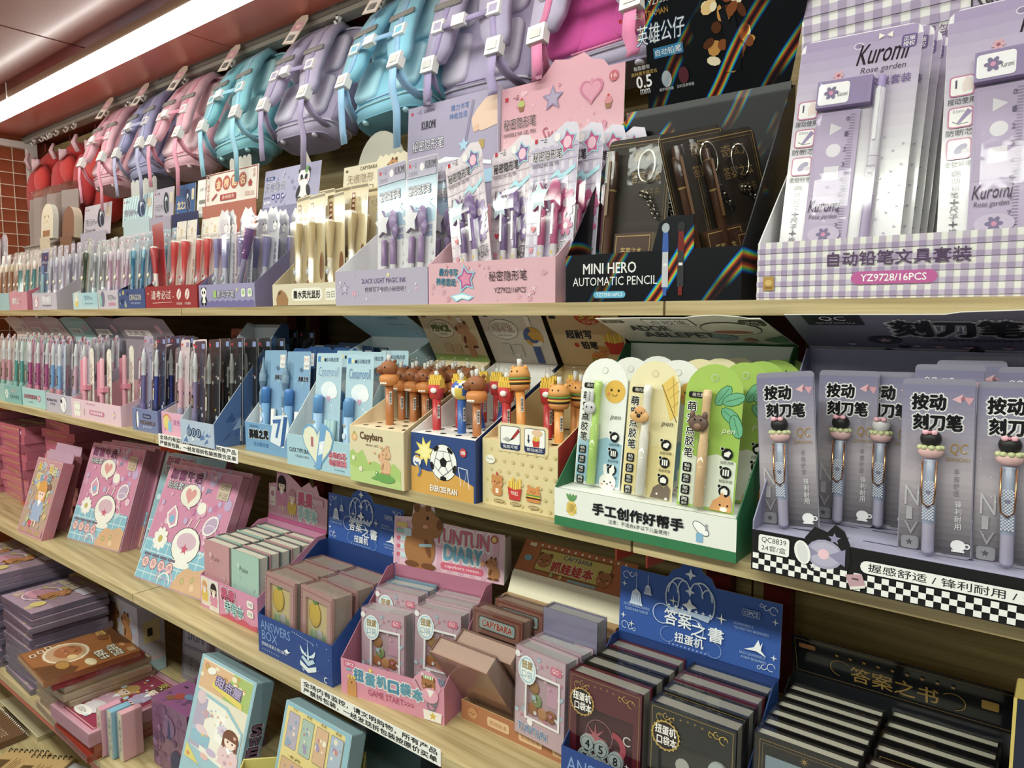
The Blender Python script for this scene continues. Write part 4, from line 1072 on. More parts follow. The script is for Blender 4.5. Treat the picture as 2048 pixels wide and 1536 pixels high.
# odd ones: dark pen, blue headed card, far left cards with round tops, clear pouches
p = slim_pen('pen_blister_card', '#3c4a36', '#2e332c', '#56604e', '#c9cfc8', M_CLEAR, 'dark', h=.185)
place(p, [((-2.52, .972, ZT + .003), (-.08, .12, 0), 'dark olive pen tilted at the left front of the pale blue bunny box')])
p = card('pen_blister_card', 'navy topped pen card standing in front of the lilac bunny pens', 'pen card', .066, .2, '#cfd9e4', Art().rect(1, 130, 64, 68, '#38507e').text('冰雪Color', 6, 158, 50, 12, '#e6ecf4').circ(38, 180, 5, '#d87a5a').rect(4, 60, 58, 66, '#7f96b8'), arch(.066, .205, f=.5))
p.location = (-2.865, .972, ZT + .003); p.rotation_euler = (-.08, 0, 0)
pen(p, .008, -.008, [(.001, .01), (.005, .02), (.006, .03), (.006, .12), (.004, .13), (.004, .15)], ['#ddd', '#a9c8c8', '#8fb0b8', '#5f7ca8', '#5f7ca8']); blister(p, -.02, .03, .0, .155, .017)
p = card('charm_card', 'x', 'charm card', .08, .15, '#d8c4d2', face(scatter(Art(), 14, 6, 6, 74, 130, ['#e7a9c0', '#b9a2d2', '#f3e6ec'], 3, 8, ('circ', 'heart', 'star'), 6), 40, 60, 18, '#f6e8ec', 'long'), arch(.08, .15), group='pastel round top cards at the far end')
blister(p, -.034, .034, .01, .1, .014)
place(p, [((-3.66 + .045 * i, 1.02 + .012 * (i % 2), ZT + .16), (-.06, 0, 0), '%s pastel round top card from the left, beyond the teal box' % NTH[i]) for i in range(1, 6)])
M_rk = thing('card_riser', 'low white riser carrying the pastel round top cards', 'riser', (-3.67, .98, ZT)); M().box(0, 0, 0, .30, .12, .152, '#d8d2cc').build('riser_box', M_PAPER, M_rk); M().box(-.004, -.004, .152, .304, .124, .158, '#e6e0da').build('riser_top', M_PAPER, M_rk)
k = thing('clear_pouch', 'x', 'pouch', group='clear pouches at the far end')
M().box(-.055, 0, 0, .055, .004, .2, '#c3b4ae').build('insert_card', M_PAPER, k)
M().box(-.06, -.008, 0, .06, .010, .23, '#fff').build('film', M_WRAP, k)
place(k, [((-3.56 + .075 * i, 1.20 - .01 * (i % 2), ZT + .282), (-.05, 0, .2), '%s clear pouch from the left below the hanging red plush' % NTH[i]) for i in range(6)])
M_rk = thing('pouch_riser', 'grey card riser under the row of clear pouches', 'riser', (-3.64, 1.175, ZT)); M().box(0, 0, 0, .54, .06, .275, '#a89c94').build('riser_box', M_PAPER, M_rk); M().box(-.004, -.004, .275, .544, .064, .281, '#b8aca4').build('riser_top', M_PAPER, M_rk)

# ================================================================ second shelf
Z2 = ZS[1]
def notice(x0, x1, y, z0, z1, lab):
    n = thing('notice_strip', lab, 'notice', (x0, y, z0), group='printed notices hung on the shelf edges')
    w, h = (x1 - x0) * 1000, (z1 - z0) * 1000
    M().prism(rrect(0, 0, w / 1000, h / 1000, .002), -.0006, 0, 'y', '#f3f3ee').build('strip', M_GLOSS, n)
    A = Art(); k = h / 31
    A.text('全场内有监控，请文明购物，所有产品', 8, 17.5 * k, w - 16, 11 * k, '#1b1b1d', bold=.018).text('严禁拆包装，一经发现拆包装按原价买单', 8, 3.5 * k, w - 16, 11 * k, '#1b1b1d', bold=.018)
    A.build(n, (0, -.0006, 0), name='notice_print')
notice(-1.832, -1.462, .8645, -.331, -.2985, 'white Chinese notice strip on the edge of the second shelf, under the crystal blue box')
notice(-1.141, -.767, .7895, -.7275, -.698, 'white Chinese notice strip on the edge of the third shelf, under the pink machine box')

# ---- green glue pen box
r = tray('green and white counter box of glue pens with a pineapple print', -.5905, -.316, .853, Z2, .056, .225, .262, '#2c7a4b', '#23683f', prof=[(.0016, 0), (.225, 0), (.225, .262), (.205, .262), (.0016, .058)])
A = Art(); A.rect(0, 14, 274.5, 42, '#e9ebe4')
A.ell(30, 29, 9, 11.5, '#e2c24e').ell(30, 29, 8, 10.4, '#eccf62')
for i in range(-2, 3): A.line([(24 + i * 2, 22), (34 + i * 2, 36)], .5, '#b08e2c').line([(36 + i * 2, 22), (26 + i * 2, 36)], .5, '#b08e2c')
for a in (-30, -10, 12, 32): A.ell(30 + a * .18, 45, 2.2, 6, '#5f9a58', -a, 8)
A.text('手工创作好帮手', 66, 27, 138, 16, '#1d1d1f', '#b3b7be', .05, bold=.012).text('注意：不适合6岁以下儿童使用！', 92, 18, 92, 6, '#3a3a3c')
A.ell(228, 36, 13, 6.5, '#2f3b4a', -35).ell(228, 36, 12.2, 5.7, '#f7f7f5', -35).rect(222, 18, 9, 12, '#7fb4d8').rect(234, 34, 3, 9, '#9aa4ad')
A.build(r, (0, 0, 0))
M().box(.0016, .0016, .0535, .272, .222, .0548, '#e4e6df').build('deck', M_PAPER, r)
A = Art()
A.rect(0, 0, 274, 8, '#2c7a4b').poly([(0, 8), (274, 8), (274, 22), (240, 12), (200, 20), (150, 10), (100, 16), (60, 9), (0, 14)], '#3c8a55')
A.rr(18, 126, 36, 14, 3, '#3a2e28').text('萌元素', 24, 129, 26, 8, '#e8e4da')
A.text('ADOR', 46, 82, 66, 30, '#2e2a2a', '#f6f4ee', .09, bold=.02, sk=.1).text('ABLEPET', 52, 46, 118, 28, '#2e2a2a', '#f6f4ee', .09, bold=.02, sk=.1)
A.rr(88, 112, 76, 36, 4, '#3a3836').rr(89.5, 113.5, 73, 33, 3, '#f3f1ea').text('点胶笔', 96, 118, 60, 24, '#1f1d1d')
face(A, 182, 50, 18, '#8fb9c8', 'long', '#a9ccd6'); A.rr(232, 118, 34, 26, 5, '#26241f').text('30', 240, 131, 18, 9, '#e8e4da').text('PCS', 238, 120, 22, 8, '#e8e4da')
A.ell(208, 100, 44, 34, '#2e2a28').ell(208, 100, 42.5, 32.5, '#f4f1ea').ell(206, 84, 30, 9, '#b8685c').poly([(236, 40), (270, 66), (270, 30), (250, 28)], '#4f9a5f').circ(216, 36, 10, '#c9915a')
header(r, [(0, 0), (274, 0), (266, 150), (250, 150), (240, 158), (210, 166), (176, 160), (160, 152), (90, 152), (14, 148)], (0, .228, .262), radians(74), '#efece4', A)
M().box(.0016, .221, .08, .272, .2225, .262, '#cfd6cc').build('rear_lining', M_PAPER, r)

def glue_card(top, body, low, fr, pc, animal, ac, penlab):
    A = Art(); W_, H = 78, 190
    A.poly([(2, 4), (76, 4), (76, 66), (50, 74), (26, 66), (2, 72)], low)
    if fr == 'egg': A.circ(58, 142, 17, '#eab93c', 20).circ(52, 144, 2, '#5a3a1a').circ(64, 144, 2, '#5a3a1a').arc(58, 140, 5, 200, 340, 1, '#5a3a1a', 6).circ(48, 138, 2.4, '#e88a5a')
    if fr == 'pine':
        A.poly([(50, 158), (66, 172), (74, 158), (76, 118), (66, 110)], '#ecc85a').line([(50, 158), (76, 108)], 1.2, '#7a5a2a').line([(58, 150), (75, 164)], .7, '#b08e3c').line([(63, 140), (76, 152)], .7, '#b08e3c').line([(68, 128), (76, 136)], .7, '#b08e3c').line([(66, 168), (72, 120)], .7, '#b08e3c')
    if fr == 'leaf':
        for dx, dy, rt in ((52, 150, 55), (66, 146, 20), (64, 124, -35), (72, 112, -70)):
            A.ell(dx, dy, 16, 8.5, '#2f6a44', rt, 10).ell(dx, dy, 15, 7.6, '#69b58a', rt, 10).line([(dx - 12 * cos(radians(rt)), dy - 12 * sin(radians(rt))), (dx + 12 * cos(radians(rt)), dy + 12 * sin(radians(rt)))], .7, '#2f6a44')
    A.rr(5, 144, 24, 8, 2.5, '#26241f').text('萌元素', 10, 145.6, 16, 5, '#eeeae0')
    A.circ(39, 172, 5, '#cdbf9a' if fr == 'pine' else '#c9cfc2').circ(39, 172, 4.1, body)
    A.vtext('萌宠点胶笔', 5, 64, 12, 76, '#1c1c1e', ol='#f7f6f0', ow=.07, bold=.02)
    for i, t in enumerate(('粘新', '佳趣', '笔粘', '两用')):
        A.rr(5, 46 - i * 15, 12, 12, 2, '#1d1d1f').text(t[0], 7, 52 - i * 15, 8, 4.6, '#f4f2ec').text('设计', 7, 47.4 - i * 15, 8, 3.6, '#f4f2ec')
    A.text('pen', 54, 100, 16, 7, '#5b5a52' if fr != 'leaf' else '#e6efce', sk=.3)
    for i, t in enumerate(('出胶流畅', '粘贴牢固', '迷你便携')):
        y = 76 - i * 24
        A.circ(64, y, 7.5, '#1d1d1f').text(t, 56, y - 13, 17, 4.2, '#33322e').circ(57, y + 6, 2.6, '#f2f0ea').circ(57, y + 6, 2.1, '#1d1d1f')
        if i == 0: A.poly([(60, y - 3), (66, y - 4), (69, y + 2), (66, y + 4), (60, y + 1)], '#f2f0ea')
        if i == 1: A.rect(60, y - 4, 2, 8, '#f2f0ea').rect(63.2, y - 4, 2, 8, '#f2f0ea').rect(66.4, y - 4, 2, 8, '#f2f0ea')
        if i == 2: A.rr(59.5, y - 4, 9, 6.5, 1.5, '#f2f0ea').rect(62, y + 2, 4, 2, '#f2f0ea')
    if animal == 'rabbit': face(A, 58, 9, 13, '#f4f1ea', 'long', '#f4f1ea')
    if animal == 'mole': A.poly([(46, 2), (50, 16), (58, 22), (66, 18), (70, 23), (75, 17), (75, 2)], '#7a6a5c').circ(56, 8, 1.5, '#f2efe8').circ(70, 3, 2, '#f2efe8')
    if animal == 'pup': A.poly([(46, 2), (50, 14), (58, 20), (62, 27), (66, 20), (72, 24), (75, 14), (75, 2)], '#e0a060').circ(60, 10, 1.4, '#2c2018').circ(70, 10, 1.4, '#2c2018').ell(65, 5, 5, 3, '#f4efe4')
    A.it = [x for x in A.it]
    k = card('glue_pen_card', 'x', 'glue pen', .078, .19, body, A, arch(.078, .19, 12), group='animal glue pens in the green box')
    M().prism([(.039 * cos(pi * i / 12), .151 + .0388 * sin(pi * i / 12)) for i in range(13)], -.0002, .0001, 'y', top).build('top_patch', M_GLOSS, k)
    p = M().lathe([(.006, .004), (.0065, .006), (.0065, .085), (.0055, .09), (.0055, .14), (.006, .142), (.006, .154), (.004, .156)], [pc, pc, pc, pc, pc, pc, pc], 10, Matrix.Translation((-.005, -.009, 0))).build('pen', M_PLAST, k)
    M().lathe([(.0078, .002), (.0078, .092)], '#fff', 10, Matrix.Translation((-.005, -.009, 0))).build('cap', M_CLEAR, p)
    a = M()
    if animal == 'rabbit': a.ball((-.011, -.0185, .116), (.011, .0035, .010), ac).ball((-.015, -.0185, .132), (.0032, .0025, .010), ac, 8, 5).ball((-.008, -.0185, .132), (.0032, .0025, .010), ac, 8, 5)
    elif animal == 'mole': a.ball((-.010, -.0185, .112), (.015, .0035, .009), ac).ball((-.010, -.019, .118), (.009, .003, .008), '#d79a52').ball((-.010, -.0215, .113), (.0035, .002, .003), '#2c2018', 8, 5)
    else: a.ball((-.010, -.0185, .112), (.014, .0035, .011), ac).ball((-.019, -.0185, .122), (.004, .0025, .006), ac, 8, 5).ball((-.002, -.0185, .122), (.004, .0025, .006), ac, 8, 5).ball((-.010, -.0205, .108), (.006, .003, .005), '#8a6a50', 8, 5)
    for dx in (-.0042, .0042): a.ball((-.010 + dx, -.0222, .117), (.0013, .001, .0016), '#1c1814', 6, 4)
    a.build('animal_charm', M_RUBBER, k)
    blister(k, -.026, .014, .0, .158, .022, M_THIN)
    return k
ga = glue_card('#f1f2ec', '#eef0ea', '#9dc8dc', 'egg', '#b5dc6a', 'rabbit', '#c9c9cc', '')
gb = glue_card('#efe3b4', '#eadda6', '#e6d490', 'pine', '#e9e6dc', 'mole', '#e0ab62', '')
gc = glue_card('#a5c94e', '#9cc247', '#dfe6d2', 'leaf', '#e3bd8c', 'pup', '#6a4f42', '')
zd = Z2 + .056
place(ga, [((-.545, .895, zd), (-.1, .02, 0), 'white and blue glue pen card with a rabbit charm, front left of the green box'),
           ((-.53, .945, zd), (-.1, .02, 0), 'white egg face glue pen card, second in the left column of the green box'),
           ((-.513, 1.0, zd), (-.1, .02, 0), 'white glue pen card, third in the left column of the green box'),
           ((-.443, .925, zd), (-.1, .02, 0), 'white glue pen card with a yellow egg face behind the cream pineapple card')])
place(gb, [((-.457, .882, zd), (-.1, .02, 0), 'cream pineapple glue pen card with a puppy charm, front middle of the green box'),
           ((-.428, .965, zd), (-.1, .02, 0), 'cream glue pen card, third in the middle column of the green box'),
           ((-.412, 1.0, zd), (-.1, .02, 0), 'cream glue pen card, fourth in the middle column of the green box'),
           ((-.398, 1.035, zd), (-.1, .02, 0), 'cream glue pen card, last in the middle column of the green box')])
place(gc, [((-.367, .872, zd), (-.1, .02, 0), 'leaf green glue pen card with a brown cat charm, front right of the green box'),
           ((-.348, .93, zd), (-.1, .02, 0), 'leaf green glue pen card, second in the right column of the green box'),
           ((-.340, .97, zd), (-.1, .02, 0), 'leaf green glue pen card, third in the right column of the green box'),
           ((-.333, 1.01, zd), (-.1, .02, 0), 'leaf green glue pen card, fourth in the right column of the green box'),
           ((-.328, 1.045, zd), (-.1, .02, 0), 'leaf green glue pen card, last in the right column of the green box')])

# ---- violet cutter pen box
r = tray('violet counter box of cutter pens with a black checkered front', -.2945, .05, .846, Z2, .05, .215, .262, '#17161b', '#8683ad', sides='#6a6796', prof=[(.0016, 0), (.215, 0), (.215, .262), (.195, .262), (.0016, .06)])
A = Art()
for i in range(48):
    for j in range(3):
        if (i + j) % 2 == 0 and (j < 2 or i % 2 == 0): A.rect(2 + i * 7.1, 2 + j * 6.6, 7.1, 6.6, '#f1f1ee')
A.rr(9, 24, 36, 22, 3, '#f0f0ee').text('QC8839', 12.5, 36, 29, 7.6, '#1d1d20').text('24套/盒', 12.5, 27, 29, 7.2, '#1d1d20')
A.rr(122, 24, 210, 14, 7, '#f1f1ee').text('握感舒适 / 锋利耐用 / 安全便捷', 130, 26.5, 196, 9.4, '#2a2a2e', bold=.01)
A.poly([(107, 18), (124, 22), (128, 10), (112, 5)], '#c49aa6').poly([(112, 5), (128, 10), (128, 7), (113, 2)], '#e9e4dc').rect(114, 14, 7, 2, '#5a4652')
A.ell(60, 34, 9, 14, '#f1f0ec', 14).ell(60, 34, 6, 12, '#dcdce0', 14)
A.build(r, (0, 0, 0))
M().prism([(.060 + x / 1000, .022 + z / 1000) for x, z in ((0, 4), (8, -8), (30, -12), (46, -6), (52, 10), (50, 30), (44, 44), (34, 50), (26, 40), (12, 44), (2, 30))], -.0009, .001, 'y', '#1a191f', '#1a191f').build('front_cutout', M_PAPER, r)
A = Art(); A.ell(84, 36, 20, 17, '#a59cc8').ell(84, 36, 17, 14, '#b6aed4').poly([(78, 36), (60, 46), (60, 26)], '#8f86b8').poly([(88, 36), (106, 46), (106, 26)], '#8f86b8').circ(83, 36, 6, '#f2c6d2').star(94, 56, 7, '#8f86b8').star(72, 20, 4, '#e6e2f0')
A.build(r, (0, -.0009, 0), name='cutout_print')
M().box(.0016, .0016, .046, .343, .213, .0474, '#9d9ac2').build('deck', M_PAPER, r)
S_ = M()
for k in range(3):
    for j in range(4): S_.box(.03 + .085 * j, .04 + .05 * k, .0474, .10 + .085 * j, .042 + .05 * k, .0478, '#3b3a52')
S_.build('deck_slots', M_PAPER, r)
A = Art()
A.rect(0, 0, 344, 12, '#e3e0dc'); A.rr(26, 110, 66, 40, 2, '#191820').text('QC', 44, 126, 30, 18, '#e9e6ee').text('QIANCHU', 36, 115, 46, 7, '#d9d5de')
A.text('刻刀笔', 120, 66, 130, 62, '#16151a', '#d9d4de', .08, bold=.05).text('手感好超快锋利', 158, 46, 96, 11, '#2a2838')
scatter(A, 16, 10, 4, 330, 30, ['#cfc8dc', '#1a1920', '#e6b6c2'], 5, 9, ('circ', 'star', 'heart'), 3)
A.ell(300, 96, 50, 44, '#1a1920').ell(300, 96, 46, 40, '#2c2a36').heart(300, 92, 26, '#d9a6b4').ell(104, 50, 20, 16, '#2a2836').star(104, 50, 10, '#d9a6b4')
header(r, [(0, 0), (344, 0), (344, 164), (300, 170), (250, 164), (196, 158), (180, 150), (6, 150)], (0, .215, .262), radians(72), '#7b7698', A)
M().box(.0016, .211, .05, .343, .2125, .262, '#8583ad').build('rear_lining', M_PAPER, r)
def cutter_card(kn, dk):
    A = Art(); W_, H = 70, 192
    n = 24
    for i in range(n):
        t = i / (n - 1)
        c = [C('#58525f')[k] * (1 - t / .45) + C('#b7a8b4')[k] * t / .45 for k in range(3)] if t < .45 else [C('#b7a8b4')[k] * (1 - (t - .45) / .55) + C('#7d77a6')[k] * (t - .45) / .55 for k in range(3)]
        A.rect(1, 3 + i * 182 / n, 68, 182 / n + .3, (*c, 1))
    A.text('按动', 10, 158, 32, 17, '#17161a', '#f2eff0', .08, bold=.05).text('刻刀笔', 12, 136, 46, 17, '#17161a', '#f2eff0', .08, bold=.05)
    A.poly([(48, 170), (58, 176), (56, 166)], '#e0aeb6').poly([(68, 172), (58, 173), (64, 164)], '#d59aa6').circ(58, 171, 2, '#a36a78')
    A.text('QC', 47, 110, 16, 13, '#b08a3f', sk=.1).text('QIANCHU', 44, 103, 22, 4.5, '#b08a3f').vtext('手感舒适', 52, 66, 5, 30, '#8d8794').vtext('锋利耐用', 54, 30, 6, 32, '#e3e0e4')
    A.text('N', 6, 52, 14, 22, '#b9b3bc').text('I', 8, 36, 6, 14, '#aaa4ae').text('V', 6, 20, 14, 14, '#97919c').rr(4, 4, 17, 14, 3, '#8b8794').star(12, 11, 4, '#55505c')
    A.ell(58, 14, 7, 6, '#e9e6ea').rect(52, 7, 12, 2, '#e9e6ea').circ(66, 14, 3, '#e9e6ea').circ(66, 14, 1.6, '#6a6570')
    scatter(A, 14, 4, 20, 66, 184, ['#e6e2ea'], .5, 1.1, ('star',), 4)
    k = card('cutter_pen_card', 'x', 'cutter pen', .07, .192, '#8d86a4', A, rrect(-.035, 0, .035, .192, .005), group='cutter pens on violet cards in the checkered box')
    p = pen(k, -.004, -.010, [(.003, .002), (.0062, .006), (.0062, .034), (.0066, .035), (.0066, .104), (.005, .106)], ['#b3a8cc', '#b3a8cc', '#b3a8cc', '#9aa3bc', '#9aa3bc'])
    B = Art(); B.check(0, 0, 7, 26, 1.6, '#c9cede'); B.heart(5.6, 30, 2.6, '#6e6a94').heart(5.6, 14, 2.6, '#6e6a94'); B.build(p, (-.0096, -.0168, .04), name='barrel_print')
    c = '#c98f5e'
    M().tube([(-.0105, -.0175, .104), (-.0105, -.0195, .07), (-.0095, -.0195, .058), (-.004, -.0195, .054), (.0015, -.0195, .058), (.0025, -.0195, .07), (.0025, -.0175, .104)], .0010, c, 6).build('wire_clip', M_METAL, k)
    t = M()
    t.ball((-.004, -.013, .113), (.0125, .009, .008), '#e0b3b2', 12, 6)
    for i in range(9):
        a = 2 * pi * i / 9; t.ball((-.004 + .010 * cos(a), -.013 + .007 * sin(a), .1175), (.0038, .0035, .003), '#c9cf96', 6, 4)
    t.ball((-.004, -.013, .127), (.0105, .009, .010), kn, 12, 8)
    t.ball((-.008, -.0215, .134), (.0035, .002, .0028), '#e9aab8', 8, 5).ball((.0, -.0215, .134), (.0035, .002, .0028), '#e9aab8', 8, 5).ball((-.004, -.0225, .134), (.0015, .0015, .0018), '#c97f92', 6, 4)
    t.build('round_topper', M_RUBBER, k)
    blister(k, -.03, .022, .096, .140, .024, M_THIN); blister(k, -.014, .008, 0, .098, .018, M_THIN)
    return k
ka = cutter_card('#1d1b20', 0); kb = cutter_card('#d8d0d6', 0)
zp = Z2 + .0478
place(ka, [((-.262, .885, zp), (-.1, -.1, .0), 'violet cutter pen card tilted left at the left corner of the checkered box'),
           ((-.216, .945, zp), (-.09, -.02, 0), 'violet cutter pen card half hidden behind the tilted one'),
           ((-.108, .88, zp), (-.09, -.03, 0), 'violet cutter pen card with a black topper standing in the middle of the box front'),
           ((-.108, .945, zp + .012), (-.08, -.02, 0), 'second violet cutter pen card in the middle column'),
           ((-.09, .975, zp + .016), (-.08, -.02, 0), 'third violet cutter pen card in the middle column'),
           ((-.076, 1.0, zp + .02), (-.08, -.02, 0), 'last violet cutter pen card in the middle column'),
           ((-.038, .885, zp), (-.09, -.03, 0), 'violet cutter pen card cut by the picture edge'),
           ((-.025, .955, zp + .012), (-.08, -.03, 0), 'second violet cutter pen card at the picture edge')])
place(kb, [((-.172, .955, zp), (-.08, -.02, 0), 'violet cutter pen card with a pale topper standing back from the front')])

# ---- boxes of topper pencils
def deckbox(lab, x0, x1, yf, hf, out, deck, side, A, hcol, HA, hpts, lean=31, hz=.215):
    w = x1 - x0; d = .235
    r = tray(lab, x0, x1, yf, Z2, hf, d, hz, out, deck, sides=side, prof=[(.0016, 0), (d, 0), (d, hz), (.0016, hf + .001)])
    A.build(r, (0, 0, 0))
    M().box(.0016, .0016, hf - .002, w - .0016, d - .002, hf - .0005, deck).build('deck', M_PAPER, r)
    B = Art()
    for i in range(4):
        for j in range(6): B.ell(w * 1000 * (.14 + .24 * i), 22 + j * 35, 5.6, 5.6, '#1e1712', 0, 12)
    B.build(r, (0, 0, hf - .0004), (1, 0, 0), (0, 1, 0), name='hole_print')
    header(r, hpts, (0, d + .001, hz), radians(lean), hcol, HA)
    return r
A = Art(); A.poly([(0, 0), (138, 0), (138, 34), (120, 46), (100, 34), (70, 44), (50, 40), (36, 62), (20, 52), (8, 60), (0, 54)], '#a9c76a').poly([(0, 0), (138, 0), (138, 14), (90, 30), (40, 22), (0, 30)], '#b7d27e')
A.text('Capybara', 30, 78, 62, 17, '#7a4c30', '#f2e6c4', .04).text('HB-4256 × 24PCS', 46, 70, 34, 4, '#6a5a40').circ(14, 84, 8, '#e0a86a').circ(14, 84, 5, '#ecc28c').circ(14, 92, 2.5, '#8fae5a')
capy(A, 96, 22, 46, '#e0b083', -1, '#b98a60'); capy(A, 104, 52, 24, '#e0b083', -1, '#b98a60')
A.ell(98, 16, 26, 8, '#6aa650').circ(76, 23, 4.5, '#6aa650').circ(75, 24, 1.6, '#f4f4ee').poly([(60, 12), (76, 20), (76, 10)], '#6aa650').flower(12, 44, 5, '#f6f4ec').flower(32, 26, 5, '#f6f4ec')
for x, y in ((56, 40), (88, 72), (70, 60)): A.heart(x, y, 3, '#e6b07c')
HA = Art(); HA.rect(0, 0, 146, 16, '#9abb60').rr(10, 104, 12, 14, 1, '#8a5a34').ell(52, 78, 34, 22, '#6a5a3c').ell(52, 78, 33, 21, '#e9e0c2').text('SUPER DURABLE', 32, 88, 40, 5, '#5a4c34').text('PENCIL', 26, 72, 50, 14, '#6f7d2c', '#3f4a1c', .04, bold=.03).text('CAPYBARA', 40, 64, 24, 4, '#5a4c34')
capy(HA, 112, 34, 62, '#c9986a', -1); HA.rect(104, 12, 16, 30, '#c9986a').rect(105, 92, 10, 14, '#f0ece0').rr(40, 22, 20, 22, 2, '#d2b890').rr(64, 20, 22, 22, 2, '#d2b890').heart(86, 104, 5, '#d9a06a')
deckbox('cream counter box of capybara topper pencils with a green meadow print', -1.0575, -.912, .853, .104, '#ddd0aa', '#e3cfa8', '#c9b083', A, '#d9c9a2', HA, [(0, 0), (146, 0), (146, 126), (0, 126)])
A = Art(); A.poly([(0, 0), (146, 0), (146, 28), (100, 44), (40, 40), (0, 46)], '#dba13a')
A.star(34, 74, 26, '#f0dc4a', 8, .5, 10).star(34, 74, 19, '#f7ec9a', 8, .5, 10); A.line([(112, 56), (132, 54), (136, 22)], 1.3, '#e9ecef').line([(112, 56), (118, 26)], 1.3, '#e9ecef').line([(132, 54), (124, 26)], .8, '#cfd6dc').line([(50, 46), (66, 24)], 1, '#cfd6dc')
soccer(A, 78, 60, 31); A.circ(124, 82, 7.5, '#c83a3a').text('HB', 119.5, 79, 9, 6, '#ffffff', bold=.02)
A.circ(16, 56, 10, '#f1efe8').arc(16, 56, 10, 30, 120, 4, '#d9a93a', 8).arc(16, 56, 6, 200, 330, 3, '#3f63a8', 8).arc(12, 40, 14, -60, 60, 4, '#5a7ab4', 8).arc(10, 40, 11, -60, 60, 4, '#d9a93a', 8)
A.text('EXERCISE PLAN', 48, 8, 62, 10, '#ffffff', bold=.02)
HA = Art(); HA.rr(12, 106, 12, 13, 1, '#2b3a56').rr(88, 112, 46, 9, 3, '#2b3a56').text('HB-8270 × 24PCS', 92, 114, 38, 5, '#e9e9e9').ell(50, 78, 36, 23, '#4a4a4c').ell(50, 78, 35, 22, '#ece9e2').text('SUPER DURABLE', 30, 88, 40, 5, '#4a4a4c').text('PENCIL', 24, 72, 52, 14, '#f0e6da', '#7a4a3a', .05, bold=.02).text('EXERCISE PLAN', 34, 63, 32, 4, '#4a4a4c')
HA.circ(116, 62, 22, '#d9a93a', 20).arc(116, 62, 22, 100, 200, 10, '#4a66a0').arc(116, 62, 22, 250, 330, 9, '#ece9e2').arc(116, 62, 13, 160, 320, 6, '#4a66a0').rect(108, 4, 16, 38, '#4a66a0').rect(110, 86, 10, 22, '#f4f2ea').rr(32, 20, 22, 26, 2, '#d5d1c8').rr(58, 18, 24, 26, 2, '#d5d1c8')
deckbox('navy counter box of sports pencils with a football print', -.9065, -.757, .866, .105, '#2f4a86', '#e6e3de', '#26386a', A, '#ded9ce', HA, [(0, 0), (149, 0), (149, 128), (0, 128)])
A = Art()
for i in range(8):
    for j in range(6): A.circ(10 + i * 18 + (j % 2) * 9, 8 + j * 17, 3, '#d3bd7e')
A.ell(18, 76, 10, 7, '#f4f0e2').text('Funny', 11, 74, 14, 5, '#6a5a40')
face(A, 32, 40, 11, '#d08a44', 'round', '#d08a44'); A.rr(22, 18, 20, 16, 5, '#d08a44').rect(29, 22, 6, 8, '#f3ead2').poly([(29, 52), (35, 52), (32, 58)], '#c8322e')
fries(A, 54, 16, 28); A.text('FRIES', 61, 24, 14, 6, '#f6efe0'); burger(A, 92, 18, 26); A.circ(96, 42, 3, '#dd8f3f').circ(114, 42, 3, '#dd8f3f')
for x in (22, 56, 92): A.ell(x + 14, 10, 11, 3, '#a58a54').text('fast food', x + 6, 8.6, 16, 2.8, '#f0e4c0')
HA = Art(); HA.rr(6, 104, 14, 14, 1, '#1f1d1c'); HA.text('超耐写', 30, 62, 54, 18, '#2c2438', '#f3e6c8', .03, bold=.04).text('铅笔', 56, 40, 34, 16, '#2c2438', bold=.04).circ(46, 48, 5, '#c8322e')
fries(HA, 106, 30, 38); face(HA, 100, 36, 10, '#d08a44', 'round'); burger(HA, 70, 6, 30)
HA.ell(88, 112, 28, 20, '#c83a2a').ell(88, 112, 25, 17, '#d8602c').text('多支', 70, 104, 36, 18, '#f3cf4a', '#8a1f16', .05, bold=.04).text('不开裂', 74, 94, 28, 7, '#f3e6c8')
deckbox('cream and red counter box of fast food topper pencils', -.7525, -.6035, .879, .108, '#e2cf98', '#dcc694', '#b3302a', A, '#dcc494', HA, [(0, 0), (148, 0), (148, 112), (124, 112), (112, 126), (96, 134), (78, 132), (64, 122), (56, 112), (0, 112)], lean=33)
rt = [o for o in COL.objects if o.name.startswith('display_box') and 'fast food' in str(o.get('label'))][0]
tb = M().prism(rrect(.034, .092, .132, .138, .006), -.0012, 0, 'y', '#e6d3a4', '#e6d3a4').build('picture_tab', M_PAPER, rt)
A = Art()
for x in (39, 87): A.rr(x, 96, 40, 38, 4, '#26305e').rr(x + 1, 105, 38, 28, 3, '#f3f1ec')
A.text('免削可擦', 44, 98, 30, 5.5, '#f2f2f4').text('按动出芯', 92, 98, 30, 5.5, '#f2f2f4')
A.poly([(62, 116), (76, 132), (78, 126), (66, 114)], '#a82a24').poly([(58, 110), (62, 116), (66, 114)], '#2c2220')
for i in range(5): A.line([(44 + i * 2, 112 + i), (56 + i, 108 + i)], .6, '#333')
fries(A, 103, 106, 14); A.ell(112, 128, 10, 5, '#e9c09a').poly([(93, 116), (98, 116), (95.5, 110)], '#26305e').rect(94.6, 114, 1.8, 10, '#26305e')
A.build(tb, (0, -.0012, 0), name='tab_print')

